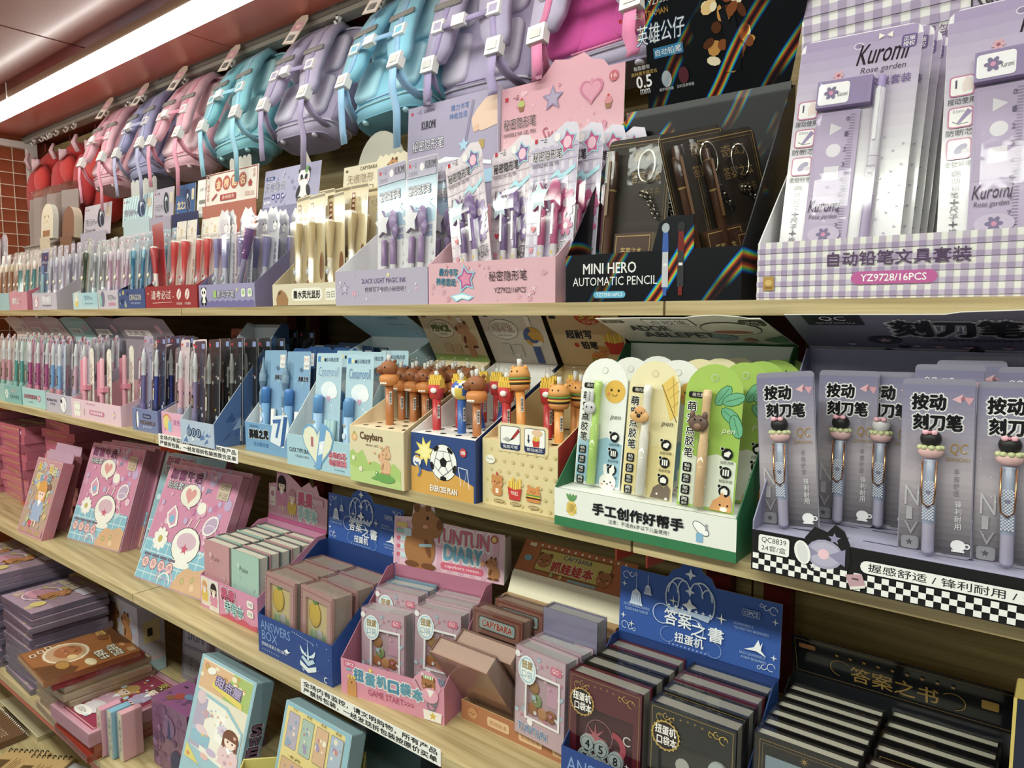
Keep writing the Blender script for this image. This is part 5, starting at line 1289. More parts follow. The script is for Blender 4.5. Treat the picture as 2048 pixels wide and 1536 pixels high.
def topper(kind, cat='pencil'):
    k = thing('topper_pencil', 'x', cat, group={'capy': 'capybara pencils in the cream box', 'fries': 'fries pencils on the pencil boxes', 'burger': 'burger pencils on the cream and red box', 'ball': 'ball pencils on the navy box'}[kind])
    bc = {'capy': '#b86f34', 'fries': '#c22a2c', 'burger': '#e8993c', 'ball': '#2f5fae'}[kind]
    M().lathe([(.0072, -.02), (.0076, .0), (.0076, .074)], bc, 12).build('barrel', M_PLAST, k)
    A = Art(); A.rect(0, 0, 5, 24, '#f0efec')
    for i in range(9): A.rect(.6, 2 + i * 2.3, 3.8, 1.1 + .5 * (i % 2), '#26242a')
    A.build(k, (.0048, -.0068, .034), (.55, .83, 0), name='barcode_print')
    t = M()
    if kind == 'capy':
        t.lathe([(.006, .068), (.015, .071), (.0185, .077), (.0185, .084), (.015, .089), (.008, .092)], '#d9883c', 14)
        for dx in (-.005, 0, .005): t.ball((dx, -.0175, .074), (.0028, .003, .0022), '#f5ece0', 6, 4)
        t.ball((0, 0, .101), (.0175, .0165, .0145), '#9a5a2c', 14, 8).ball((-.011, -.010, .098), (.009, .009, .0085), '#8a4e26', 10, 6)
        t.ball((-.017, -.015, .1), (.003, .003, .003), '#3a2012', 6, 4).ball((.002, -.0155, .104), (.0016, .0016, .002), '#1c120c', 6, 4)
        for dx in (-.008, .010): t.ball((dx, .006, .114), (.004, .003, .004), '#7a4522', 8, 5)
        top = .114
    elif kind == 'fries':
        t.lathe([(.007, .066), (.0125, .07), (.0155, .094), (.0135, .094)], '#c62a2c', 4, Matrix.Rotation(pi / 4, 4, 'Z'))
        for i in range(5):
            for j in range(4): t.box(-.0105 + i * .0045, -.0095 + j * .005, .088, -.0068 + i * .0045, -.0055 + j * .005, .103 + .004 * ((i * 3 + j * 2) % 3), '#efc832')
        t.ball((0, -.012, .084), (.0065, .003, .005), '#f3efe8', 8, 5)
        top = .106
    elif kind == 'burger':
        t.lathe([(.006, .068), (.014, .07), (.0165, .075), (.016, .079)], '#dd8f3f', 14).lathe([(.0175, .079), (.0175, .082)], '#3d2416', 14).lathe([(.018, .082), (.0182, .0845)], '#f0c02c', 14)
        t.lathe([(.0175, .0845), (.0175, .087)], '#b8372c', 14).lathe([(.0185, .087), (.0185, .0895)], '#4e9a3a', 14)
        t.lathe([(.0175, .0895), (.0172, .096), (.0145, .103), (.009, .107), (.003, .108)], '#e09a44', 14)
        for dx in (-.012, .012): t.ball((dx, 0, .106), (.004, .003, .004), '#e09a44', 8, 5)
        for dx in (-.005, .005): t.ball((dx, -.0155, .1), (.0013, .0013, .0016), '#2a1a10', 6, 4)
        top = .108
    else:
        n, m = 16, 12; vs = []; cs = []
        import math as mt
        b = M().ball((0, 0, .088), .018, '#fff', n, m)
        pal = ['#f1efe8', '#e2c23a', '#2f5fae', '#f1efe8', '#e2c23a', '#2f5fae']
        for i, f in enumerate(b.f):
            cx = sum(b.v[v][0] for v in f) / len(f); cz = sum(b.v[v][2] for v in f) / len(f) - .088; cy = sum(b.v[v][1] for v in f) / len(f)
            b.c[i] = C(pal[int((mt.atan2(cz + cy * .5, cx) / pi + 1) * 3) % 6])
        t.v, t.f, t.c, t.s = b.v, b.f, b.c, b.s
        top = .105
    t.build('topper', M_RUBBER, k)
    M().lathe([(.0036, top - .002), (.0036, top + .012)], '#f3f2ee', 8).build('eraser', M_RUBBER, k)
    M().lathe([(.005, top), (.005, top + .018), (.0042, top + .020)], '#fff', 10).build('clear_cap', M_CLEAR, k)
    return k
tc_, tf_, tbg, tba = topper('capy'), topper('fries'), topper('burger'), topper('ball')
zc = Z2 + .104
place(tc_, [((-1.004, .905, zc + .005), (0, 0, .2), 'tall capybara pencil standing alone at the front of the cream meadow box')] +
      [((-1.035 + .033 * i + .006 * j, .965 + .036 * j, zc - .012), (0, 0, .2 * i), '%s capybara pencil from the left in the %s row behind the tall one' % (NTH[i], NTH[j])) for j in range(3) for i in range(4)] +
      [((-.787, .905, zc - .012), (0, 0, .1), 'capybara pencil at the right front of the navy football box')])
place(tf_, [((-.888, .912, zc - .012), (0, 0, .3), 'red fries pencil at the left front of the navy football box'), ((-.872, .955, zc - .012), (0, 0, .2), 'second red fries pencil on the navy football box')] +
      [((-.88 + .035 * i, 1.03, zc - .012), (0, 0, .2), '%s fries pencil from the left in the back row of the navy football box' % NTH[i]) for i in range(2)] +
      [((-.735, .92, zc - .008), (0, 0, .2), 'fries pencil with a white crest at the left front of the fast food box'), ((-.69, .985, zc - .008), (0, 0, .2), 'fries pencil just right of the tall burger pencil'), ((-.672, .95, zc - .008), (0, 0, .3), 'fries pencil behind the picture tab of the fast food box'), ((-.665, 1.02, zc - .008), (0, 0, .2), 'fries pencil in the back row of the fast food box'), ((-.63, 1.03, zc - .008), (0, 0, .2), 'last fries pencil in the back row of the fast food box')])
place(tbg, [((-.700, .915, zc + .014), (-.05, -.07, .1), 'tall burger pencil tilted left behind the picture tab'), ((-.633, .925, zc - .012), (0, 0, .2), 'burger pencil at the right front of the fast food box'), ((-.618, .965, zc - .010), (0, 0, .3), 'second burger pencil near the red side wall'), ((-.642, .985, zc - .010), (0, 0, .3), 'third burger pencil near the red side wall')])
place(tba, [((-.828, .912, zc - .012), (0, 0, .4), 'white yellow and blue ball pencil at the front of the navy football box'), ((-.79, .96, zc - .006), (.3, 0, 1.9), 'blue and yellow ball pencil behind the capybara one'), ((-.835, .975, zc - .010), (0, .2, 3.2), 'ball pencil behind the front ball pencil'), ((-.775, 1.01, zc - .010), (0, 0, 2.2), 'ball pencil in the back row of the navy football box'), ((-.805, 1.045, zc - .010), (0, 0, 4.2), 'last ball pencil against the header of the football box')])

# ---- light blue click erasers
def eraser_card(w, h, cc, band, cap, body, art, refill, lab, group):
    k = card('click_eraser_card', lab, 'eraser', w, h, cc, art, rrect(-w / 2, 0, w / 2, h, .003), group=group)
    p = M().lathe([(.0088, .002), (.0092, .006), (.0092, .086)], body, 12, Matrix.Translation((-w * .18, -.0115, 0))).build('barrel', M_PLAST, k)
    M().lathe([(.0096, .084), (.0096, .108), (.0088, .112), (.0066, .114)], cap, 12, Matrix.Translation((-w * .18, -.0115, 0))).box(-w * .18 - .013, -.0155, .07, -w * .18 - .009, -.0105, .108, cap).build('cap', M_PLAST, p)
    B = Art(); B.rect(0, 30, 12, 2, '#8fb4dc').circ(6, 16, 5, '#f4f4f2').circ(6, 46, 5, '#dfe9f4').star(6, 62, 4, '#c9b27a').rect(1, 2, 10, 6, '#a9c8e6'); B.build(p, (-w * .18 - .006, -.0213, .008), name='barrel_print')
    for i in range(refill): M().lathe([(.0056, .002), (.0056, .074)], '#9fc2c4' if refill == 3 else '#ebe8e0', 8, Matrix.Translation((w * .12 + .0105 * i * (1 if refill == 3 else -3.9), -.007, 0))).build('refill_eraser', M_RUBBER, k)
    blister(k, -w * .36, w * .44, .0, .118, .024, M_THIN)
    return k
A = Art(); A.rect(5, 168, 9, 9, '#4a8ad0').text('自动橡皮擦', 32, 168, 40, 7, '#2c4a6e').ell(20, 172, 4, 3, '#e6e2a8', 40).circ(29, 171, 3, '#22324a')
A.text('Cinnamoroll', 10, 144, 64, 16, '#5a9ad0', '#e6f2fa', .05).ell(44, 122, 26, 14, '#e9f2f6').ell(56, 118, 16, 10, '#f4f8fa').heart(44, 108, 6, '#e0a6c0'); scatter(A, 20, 4, 4, 80, 160, ['#cfe6f2', '#e9f4fa'], 1, 3, ('star', 'circ'), 7)
r = tray('pale blue counter box printed CLICK TYPE ERASER with a heart tab', -1.2795, -1.076, .868, Z2, .064, .235, .26, '#a5cbdb', '#d5e2e6', sides='#a5cbdb', prof=[(.0016, 0), (.235, 0), (.235, .26), (.1, .2), (.0016, .066)])
B = Art(); B.text('CLICK TYPE ERASER', 8, 28, 78, 8.5, '#3a3f4a', bold=.02).text('YZ26301/12PCS', 28, 18, 46, 5, '#5a6068').line([(90, 4), (94, 9), (97, 4), (100, 10), (104, 4), (108, 8)], .8, '#4a5058')
B.text('自动出芯', 140, 30, 52, 13, '#e07a90', '#ffffff', .09, bold=.04).text('橡皮擦顺滑', 140, 15, 52, 13, '#e07a90', '#ffffff', .09, bold=.04).text('for easy erasing', 156, 6, 30, 4, '#4a6070')
B.build(r, (0, 0, 0))
hh = M().prism([(.105 + .050 * .0625 * 16 * sin(t) ** 3, .052 + .054 * .0625 * (13 * cos(t) - 5 * cos(2 * t) - 2 * cos(3 * t) - cos(4 * t))) for t in (2 * pi * i / 24 for i in range(24))], -.0012, .0002, 'y', '#6fa6d0', '#8fb8d4').build('heart_tab', M_PAPER, r)
B = Art(); B.heart(105, 52, 47, '#e6e6cc').poly([(96, 2), (114, 4), (136, 92), (118, 98)], '#6fa6d8').poly([(106, 30), (122, 36), (128, 62), (112, 58)], '#dfeaf4').rect(84, 46, 8, 20, '#b86a7a').ell(117, 48, 6, 5, '#f4f6f8'); B.build(hh, (0, -.0012, 0), name='tab_print')
HA = Art(); HA.rect(8, 116, 16, 6, '#c8484e').ell(96, 112, 40, 13, '#7f9aac').ell(96, 112, 39, 12.4, '#c3dbe6').ell(120, 104, 34, 10, '#c3dbe6').text('自动橡皮', 110, 84, 60, 12, '#6a9ac4'); HA.text('Click type eraser', 120, 60, 50, 7, '#5a7a94'); scatter(HA, 8, 130, 20, 196, 44, ['#e6a6b8', '#7fa8c4'], 2, 4, ('heart', 'star'), 3)
header(r, [(0, 0), (203, 0), (203, 130), (0, 130)], (0, .237, .258), radians(60), '#a3c6d6', HA)
e1 = eraser_card(.082, .182, '#b5d5e4', '', '#5f9ad2', '#9cc2e4', A, 3, 'x', 'pale blue click erasers')
e1.scale.z = 1.26
place(e1, [((-1.195, .899, Z2 + .003), (-.1, -.03, 0), 'pale blue click eraser card at the left front of the heart tab box'), ((-1.098, .899, Z2 + .003), (-.1, -.03, 0), 'pale blue click eraser card at the right front of the heart tab box'),
           ((-1.11, .945, Z2 + .006), (-.08, -.02, 0), 'second pale blue click eraser card in the right column'), ((-1.09, .985, Z2 + .008), (-.08, -.02, 0), 'third pale blue click eraser card in the right column'), ((-1.19, .95, Z2 + .006), (-.08, -.02, 0), 'second pale blue click eraser card in the left column')])
r = tray('sky blue counter box of click erasers with a numeral tab', -1.488, -1.292, .9, Z2, .067, .2, .235, '#6fa0cc', '#d8e0e6', sides='#7fa8cc', prof=[(.0016, 0), (.2, 0), (.2, .235), (.12, .2), (.0016, .068)])
B = Art(); B.text('英雄之光', 16, 30, 76, 20, '#23262c', '#e9edf2', .07, bold=.05, rot=3).text('自动橡皮擦', 34, 14, 58, 10, '#3a72b0').text('YZ6320/12PCS', 18, 56, 36, 5, '#3a5a7a'); B.build(r, (0, 0, 0))
tb = M().prism([(.1, .03), (.115, .088), (.165, .095), (.172, .07), (.15, .02)], -.0012, .0002, 'y', '#dfe9f2', '#cfd9e2').build('numeral_tab', M_PAPER, r)
B = Art(); B.poly([(112, 80), (144, 84), (128, 40), (120, 42), (132, 74), (114, 72)], '#3f6fae').poly([(138, 22), (152, 26), (168, 90), (154, 90)], '#2f5f9e'); B.build(tb, (0, -.0012, 0), name='tab_print')
A = Art(); A.rect(62, 150, 20, 24, '#f1f1ee').text('日一正', 64, 164, 16, 6, '#c8323c').text('YZ6320', 65, 154, 14, 4, '#444').text('英雄之光', 44, 128, 36, 9, '#26303c', '#e9edf2', .05, bold=.03).poly([(46, 150), (56, 154), (62, 148), (54, 144)], '#5a7a94').rect(4, 40, 20, 120, '#7da6c6'); scatter(A, 10, 6, 6, 76, 140, ['#9cc2de', '#5f8fb8'], 3, 6, ('star',), 9)
def er2():
    k = eraser_card(.086, .182, '#86b0d4', '', '#3f7fc4', '#6fa4d2', A, 1, 'x', 'blue click erasers with white corner labels')
    g = M(); g.lathe([(.004, .0), (.004, .074), (.0065, .08), (.0075, .10), (.005, .11), (.0085, .124), (.0085, .138), (.004, .15), (.0015, .168)], ['#ece9e0', '#ece9e0', '#5f7f98', '#7f9cb2', '#5a7690', '#7f9cb2', '#6a8aa4', '#5f7f98'], 8, Matrix.Translation((-.034, -.009, 0))); g.build('refill_pen', M_PLAST, k)
    return k
e2 = er2(); e2.scale.z = 1.24
place(e2, [((-1.437, .935, Z2 + .004), (-.1, -.03, 0), 'blue click eraser card at the left front of the numeral tab box'), ((-1.348, .935, Z2 + .004), (-.1, -.03, 0), 'blue click eraser card beside the pale blue box')])
A2 = Art(); A2.rect(58, 150, 24, 24, '#dfe0e2').text('日一正', 60, 164, 18, 7, '#c8323c').text('YZ6320', 61, 154, 16, 4, '#444')
dk = card('click_eraser_card', 'x', 'eraser', .086, .182, '#274f86', A2, group='dark blue eraser cards stored at the back')
dk.scale.z = 1.24
place(dk, [((-1.42 + .02 * i + .095 * j, 1.0 + .028 * i, Z2 + .006 + .004 * i), (-.08, 0, 0), '%s dark blue eraser card from the front in the %s column behind the blue boxes' % (NTH[i], ('left', 'right')[j])) for j in range(2) for i in range(4)])

# ---- crystal blue box and the pen boxes to its left
r = tray('crystal patterned blue counter box of black gel pens', -1.706, -1.553, .859, Z2, .057, .21, .285, '#aebfd6', '#cdd5de', sides='#4a6a9e', prof=[(.0016, 0), (.21, 0), (.21, .285), (.19, .29), (.0016, .059)])
A = Art(); q = random.Random(8)
for i in range(14): 
    x, y = q.uniform(4, 140), q.uniform(2, 40); A.poly([(x, y), (min(150, x + q.uniform(10, 24)), y + q.uniform(0, 8)), (min(150, x + q.uniform(4, 16)), y + q.uniform(8, 15))], q.choice(['#8fa8cc', '#c3d0e2', '#6f8dba', '#dbe3ec', '#5a7cb0']))
for i in range(3): A.circ(42 + i * 22, 30, 11, '#2a3350').circ(42 + i * 22, 30, 8.5, '#8fa5c6').rect(40 + i * 22, 24, 4, 12, '#2a3350').text('0.5mm', 34 + i * 22, 13, 16, 4, '#f4f6fa')
A.build(r, (0, 0, 0))
B = Art()
for i in range(16):
    x, y = q.uniform(4, 150), q.uniform(2, 60); B.poly([(x, y), (x + q.uniform(14, 44), y + q.uniform(0, 12)), (x + q.uniform(4, 26), y + q.uniform(10, 20 + x * .5))], q.choice(['#3f5f96', '#6a88b6', '#8aa3c8', '#34528a']))
B.it = [x for x in B.it if all(p[1] < .058 + p[0] * 1.1 for p in x[0])]
B.circ(170, 60, 9, '#22304e').circ(170, 60, 6, '#8aa3c8').circ(184, 72, 9, '#22304e').circ(184, 72, 6, '#8aa3c8')
B.build(r, (.153, 0, 0), (0, 1, 0), (0, 0, 1), name='side_print')
def gel_card(body, grip, cc, txt, lab, group, w=.052, h=.2, topc=None, clipc='#d8d8dc', arched=False, r0=.0062):
    A = Art(); W_, H = w * 1000, h * 1000
    A.rect(3, H - 13, 8, 5, '#c8323c').rect(W_ - 18, H - 16, 14, 10, '#8f9fd0' if cc < '#6' else '#8a7fb0')
    scatter(A, 16, 5, 22, W_ - 5, H - 26, txt, 2, 4.5, ('star', 'circ', 'heart'), int(w * 1e4) + len(txt))
    A.rect(3, 6, W_ - 6, 30, '#d9dbe0' if cc < '#6' else '#efe9ee')
    for i in range(3): A.circ(W_ - 11, 12 + i * 20, 6, '#3c3f52').circ(W_ - 11, 12 + i * 20, 4.4, '#c9cddc')
    k = card('gel_pen_card', lab, 'pen card', w, h, cc, A, arch(w, h, 8) if arched else rrect(-w / 2, 0, w / 2, h, .005), group=group)
    p = pen(k, -w * .12, -.009, [(.0015, .004), (r0 * .8, .016), (r0 * 1.25, .02), (r0 * 1.25, .052), (r0, .056), (r0, .115), (r0 * .85, .118), (r0 * .85, .142), (r0 * 1.1, .145), (r0 * .6, .168), (.002, .176)], [grip, grip, grip, grip, body, body, clipc, clipc, clipc, clipc], (.11, .15, clipc))
    B = Art(); B.rect(0, 0, 6, 26, '#1c1c22' if body > '#6' else '#e9e6da').star(3, 34, 3, '#c9b27a').rect(1.5, 4, 3, 16, '#c9b27a'); B.build(p, (-w * .12 - .003, -.009 - r0 - .0003, .066), name='barrel_print')
    blister(k, -w * .45, w * .3, 0, h * .93, .02, M_CLEAR)
    k.scale.z = 1.22
    return k
g1 = gel_card('#8a6fb0', '#7f78b4', '#4a4460', ['#c9bfdc', '#e9c85a', '#8f86b8'], 'x', 'gel pen cards in the crystal blue box', h=.2)
g2 = gel_card('#2b2a2c', '#26262a', '#35343c', ['#b8a23a', '#8a2f36', '#c9cdd2'], 'x', 'gel pen cards in the crystal blue box', h=.205, clipc='#9a9a98')
place(g1, [((-1.668, .885, Z2 + .003), (-.08, -.05, 0), 'violet gel pen card at the left front of the crystal blue box')])
place(g2, [((-1.598, .882, Z2 + .003), (-.08, -.05, 0), 'black gel pen card at the right front of the crystal blue box')] +
      [((-1.625 + .055 * (i % 2) + .012 * (i // 2), .925 + .03 * (i // 2), Z2 + .003), (-.06, -.03, 0), '%s dark gel pen card from the %s in the crystal blue box' % (NTH[i // 2 + 1], ('left', 'right')[i % 2])) for i in range(8)])
g3 = gel_card('#232326', '#202024', '#2a2a30', ['#8a5a3a', '#3f8a6a', '#b0b4ba'], 'x', 'dark gel pen cards in the row behind the crystal blue box', h=.215, clipc='#6a6a6c', w=.06)
place(g3, [((-1.83 + .062 * i, 1.08 + .006 * (i % 2), Z2 + .01), (-.05, 0, 0), '%s dark gel pen card from the left along the back of the second shelf' % NTH[i]) for i in range(6)])

def minibox(lab, x0, x1, yf, hf, hb, out, inn, side, A, d=.17, hc=None):
    r = tray(lab, x0, x1, yf, Z2, hf, d, hb, out, inn, sides=side)
    A.build(r, (0, 0, 0))
    if hc:
        w = (x1 - x0) * 1000
        M().box(0, d, .09, x1 - x0, d + .0012, .235, hc).build('header_neck', M_PAPER, r)
        header(r, [(0, 0), (w, 0), (w, 76), (w * .7, 84), (w * .3, 84), (0, 76)], (0, d, .234), radians(34), hc, Art().rr(w * .1, 12, w * .5, 24, 4, '#efe9e6').text('文具盒', w * .14, 16, w * .36, 16, '#5a4a62').circ(w * .8, 40, 16, '#d9a9b8'))
    return r
A = Art(); A.ell(26, 34, 14, 20, '#e8d26a').ell(44, 24, 10, 16, '#8fbfe0').text('双色笔', 62, 30, 54, 14, '#a8569a').star(20, 16, 6, '#e07a9a').arc(30, 30, 26, 20, 140, 4, '#e0904a')
minibox('pink counter box with a yellow and blue splash print beside the crystal blue box', -1.86, -1.715, .887, .06, .12, '#e3a9c4', '#e3cdd0', '#d890b0', A)
A = Art(); A.ell(28, 30, 9, 27, '#2f3350').ell(30, 30, 6, 24, '#eef0f4').rr(60, 36, 46, 12, 4, '#3a3f6a').text('0.5mm', 66, 39, 34, 6, '#c9cfe2').text('MECHANICAL', 46, 20, 84, 10, '#8a6a4a', '#3a3f5c', .03).text('pencil', 60, 10, 46, 7, '#dfe3f0')
minibox('slate violet counter box with a pencil print, right of the wide pink box', -2.004, -1.863, .878, .06, .125, '#7580ac', '#a7a9c0', '#5a6598', A)
A = Art(); A.text('Mechanical', 110, 46, 60, 6, '#c98aa8')
for i in range(6): A.ell(30 + (i % 3) * 14, 18 + (i // 3) * 20, 10, 12, '#f1eee2').circ(30 + (i % 3) * 14, 24 + (i // 3) * 20, 2, '#8a8a70')
A.rr(130, 18, 100, 14, 6, '#cf7fa0').text('自动铅笔套装', 140, 21, 80, 8, '#ffffff').flower(292, 30, 12, '#e9c6d6'); A.rect(88, 14, 8, 20, '#d9c9c0')
minibox('wide pink counter box with white clover prints and pink clip pens', -2.402, -2.066, .874, .058, .105, '#e6c3cf', '#d8a9b2', '#ddb6c6', A, hc='#9a8698')
A = Art(); A.text('MECHANICAL PENCIL', 6, 34, 84, 8, '#3f3a52', bold=.02).text('中性笔', 30, 22, 44, 8, '#5a5468').ell(140, 30, 26, 26, '#3f3a52').ell(140, 30, 24.6, 24.6, '#f1eff2').rr(118, 34, 14, 12, 3, '#3f3a52').ell(150, 22, 8, 14, '#d9d3e2')
minibox('pale lilac counter box printed MECHANICAL PENCIL', -2.622, -2.407, .881, .06, .15, '#bdb3cc', '#ddd6c6', '#aaa0ba', A, hc='#8b7f98')
A = Art(); A.text('自动铅笔圆珠笔', 18, 26, 120, 15, '#a85a72', '#d9eaea', .03, bold=.03).circ(156, 32, 11, '#b8566a').circ(156, 32, 8, '#e6b6c0').text('12 PCS', 60, 12, 40, 6, '#4a6a6a')
minibox('aqua counter box with red lettering, second from the far end', -2.862, -2.652, .889, .062, .12, '#a5cfd0', '#cfe0de', '#86b8ba', A, hc='#a9c8c8')
A = Art(); A.text('SWEET', 60, 36, 70, 14, '#f0f4f0', '#4a8a88', .05).text('花束中性笔', 56, 16, 90, 14, '#2f6a6a').flower(26, 30, 18, '#e6f0ea', '#8fc4bc')
minibox('teal counter box at the far end of the second shelf', -3.03, -2.865, .886, .062, .12, '#7fb8b6', '#b9d4d2', '#6aa4a4', A, hc='#e0c3c6')
A = Art(); A.text('NEW', 40, 20, 80, 22, '#f0f4f0')
minibox('mint counter box cut by the picture edge on the second shelf', -3.22, -3.035, .888, .062, .12, '#9cc6c0', '#cfe0de', '#7aa8a4', A, hc='#d9b6c0')
A = Art(); A.text('PEN', 40, 20, 80, 22, '#f0f4f0')
minibox('rose counter box at the end wall on the second shelf', -3.42, -3.225, .888, .062, .12, '#d6a9b4', '#e6d6d6', '#b98a96', A, hc='#e3d3d0')
h1 = gel_card('#5f4a9c', '#7a5ab8', '#a9a2c4', ['#6a5aa8', '#d8d4ea'], 'x', 'pens in the slate violet box', w=.05, h=.205, r0=.0068)
h2 = gel_card('#1f2f8a', '#26306a', '#3a3f58', ['#8f9fd0', '#5a6ab0'], 'x', 'pens in the slate violet box', w=.05, h=.205)
place(h1, [((-1.972, .9, Z2 + .003), (-.08, -.03, 0), 'violet grip pen card at the left front of the slate violet box')])
place(h2, [((-1.91, .905, Z2 + .003), (-.08, -.03, 0), 'deep blue pen card at the right front of the slate violet box')] + [((-1.965 + .05 * (i % 2), .95 + .04 * (i // 2), Z2 + .003), (-.06, -.03, 0), '%s deep blue pen card behind the front ones in the slate violet box' % NTH[i]) for i in range(4)])
h3 = gel_card('#d9a8b8', '#a9a0cc', '#e2cfd6', ['#b890c0', '#e9c6d0'], 'x', 'pens in the pink splash box', w=.045, h=.2)
place(h3, [((-1.80, .915, Z2 + .003), (-.08, -.04, 0), 'pale pink pen card at the front of the pink splash box'), ((-1.75, .92, Z2 + .003), (-.08, -.04, 0), 'pale pink pen card half behind the crystal blue box'), ((-1.79, .96, Z2 + .003), (-.06, -.04, 0), 'pale pink pen card at the back of the pink splash box')])
def clip_pen():
    A = Art(); face(A, 14, 166, 8, '#f6f3ea', 'round', '#f6f3ea'); A.vtext('秘语兔自动铅', 9, 40, 9, 100, '#b9908a')
    for i in range(6): A.flower(22, 24 + i * 20, 4, '#e9c0c8')
    k = card('clip_pen_card', 'x', 'pen card', .03, .18, '#e9e6d8', A, arch(.03, .18, 8), group='pink clip pens in the wide pink box')
    M().prism(rrect(-.052, .06, -.022, .148, .004), -.012, -.004, 'y', '#e08aa0').build('flat_body', M_PLAST, k)
    M().lathe([(.0018, 0), (.0062, .012), (.0068, .06), (.0062, .07), (.0062, .15), (.004, .156)], '#e2a0b0', 10, Matrix.Translation((-.018, -.012, 0))).box(-.03, -.02, .07, .006, -.004, .082, '#e08aa0').build('pen', M_PLAST, k)
    M().lathe([(.005, .0), (.005, .085)], '#a89a92', 8, Matrix.Translation((.0, -.006, 0))).build('lead_tube', M_PLAST, k)
    return k
cpn = clip_pen(); cpn.scale.z = 1.16
place(cpn, [((-2.335, .905, Z2 + .003), (-.06, -.05, 0), 'pink clip pen on a mint topped card, left in the wide pink box'), ((-2.215, .905, Z2 + .003), (-.06, -.05, 0), 'pink clip pen on a cream card in the middle of the wide pink box'), ((-2.185, .955, Z2 + .012), (-.06, -.04, 0), 'pink clip pen behind the cream card one'), ((-2.13, .985, Z2 + .012), (-.06, -.04, 0), 'pink clip pen near the right wall of the wide pink box')])
def fill(fam, x0, x1, y0, rows, step, cn, box_, w=.038, h=.19, arched=True, grp=None):
    k = gel_card(*fam, 'x', cn + ' pen cards in the ' + box_, w=w, h=h, arched=arched)
    n = max(2, int((x1 - x0) / step) + 1); sp = []
    for j in range(rows):
        for i in range(n): sp.append(((x0 + (x1 - x0) * i / (n - 1) + .008 * j, y0 + .04 * j, Z2 + .003 + .006 * j), (-.08, RN.uniform(-.06, .02), 0), '%s %s pen card from the left, %s row, %s' % (NTH[i], cn, ('front', 'middle', 'back')[j], box_)))
    place(k, sp)
fill(('#8a5a58', '#b0887c', '#d9c9be', ['#c9a08a', '#e6d6c6']), -2.16, -2.06, .99, 3, .04, 'brown pink', 'wide pink box')
fill(('#c9a0b4', '#b4a2cc', '#c8bcd2', ['#d9a9c0', '#a99cc4']), -2.57, -2.44, .93, 3, .045, 'lilac', 'pale lilac box')
fill(('#a83f7e', '#d8809a', '#c9a3bc', ['#c86aa0', '#e6c6d6']), -2.83, -2.69, .91, 1, .05, 'magenta', 'aqua box')
fill(('#5a3550', '#a88098', '#7d5a78', ['#b890a8', '#8a5f80']), -2.80, -2.66, .955, 2, .05, 'plum', 'aqua box')
fill(('#6a9ac8', '#d88aa0', '#c3cbe0', ['#8fb4d8', '#d9a9c0']), -2.62, -2.56, .905, 1, .05, 'blue and coral', 'pale lilac box')
fill(('#3f8f88', '#8fc4ba', '#b5d4cc', ['#5aa8a0', '#e6c6b6']), -3.0, -2.88, .92, 3, .045, 'teal', 'teal box')
fill(('#c98a9a', '#8fc4ba', '#e6d4cc', ['#d9a0b0', '#a9d0c8']), -3.19, -3.07, .92, 3, .045, 'rose and mint', 'mint edge box')
fill(('#8a86b4', '#c98a9a', '#d6d4e4', ['#d9a0b0', '#a9a0c8']), -3.39, -3.26, .92, 2, .05, 'dusty violet', 'rose end wall box')

# ================================================================ third shelf
Z3 = ZS[2]
def flatbox(name, lab, cat, w, h, t, cf, cs, art=None, mat=None, cb=None, group=None, wrap=False):
    """closed card box standing on its bottom edge, print towards -y, t thick towards +y"""
    r = thing(name, lab, cat, group=group)
    M().prism(rrect(-w / 2, 0, w / 2, h, .003, 2), 0, t, 'y', cf, cs, cb or cs).build('box_body', mat or M_GLOSS, r)
    if art: art.build(r, (-w / 2, 0, 0), mat=mat or M_GLOSS)
    if wrap: M().box(-w / 2 - .001, -.0012, -.0, w / 2 + .001, t + .001, h + .001, '#fff').build('film', M_THIN, r)
    return r

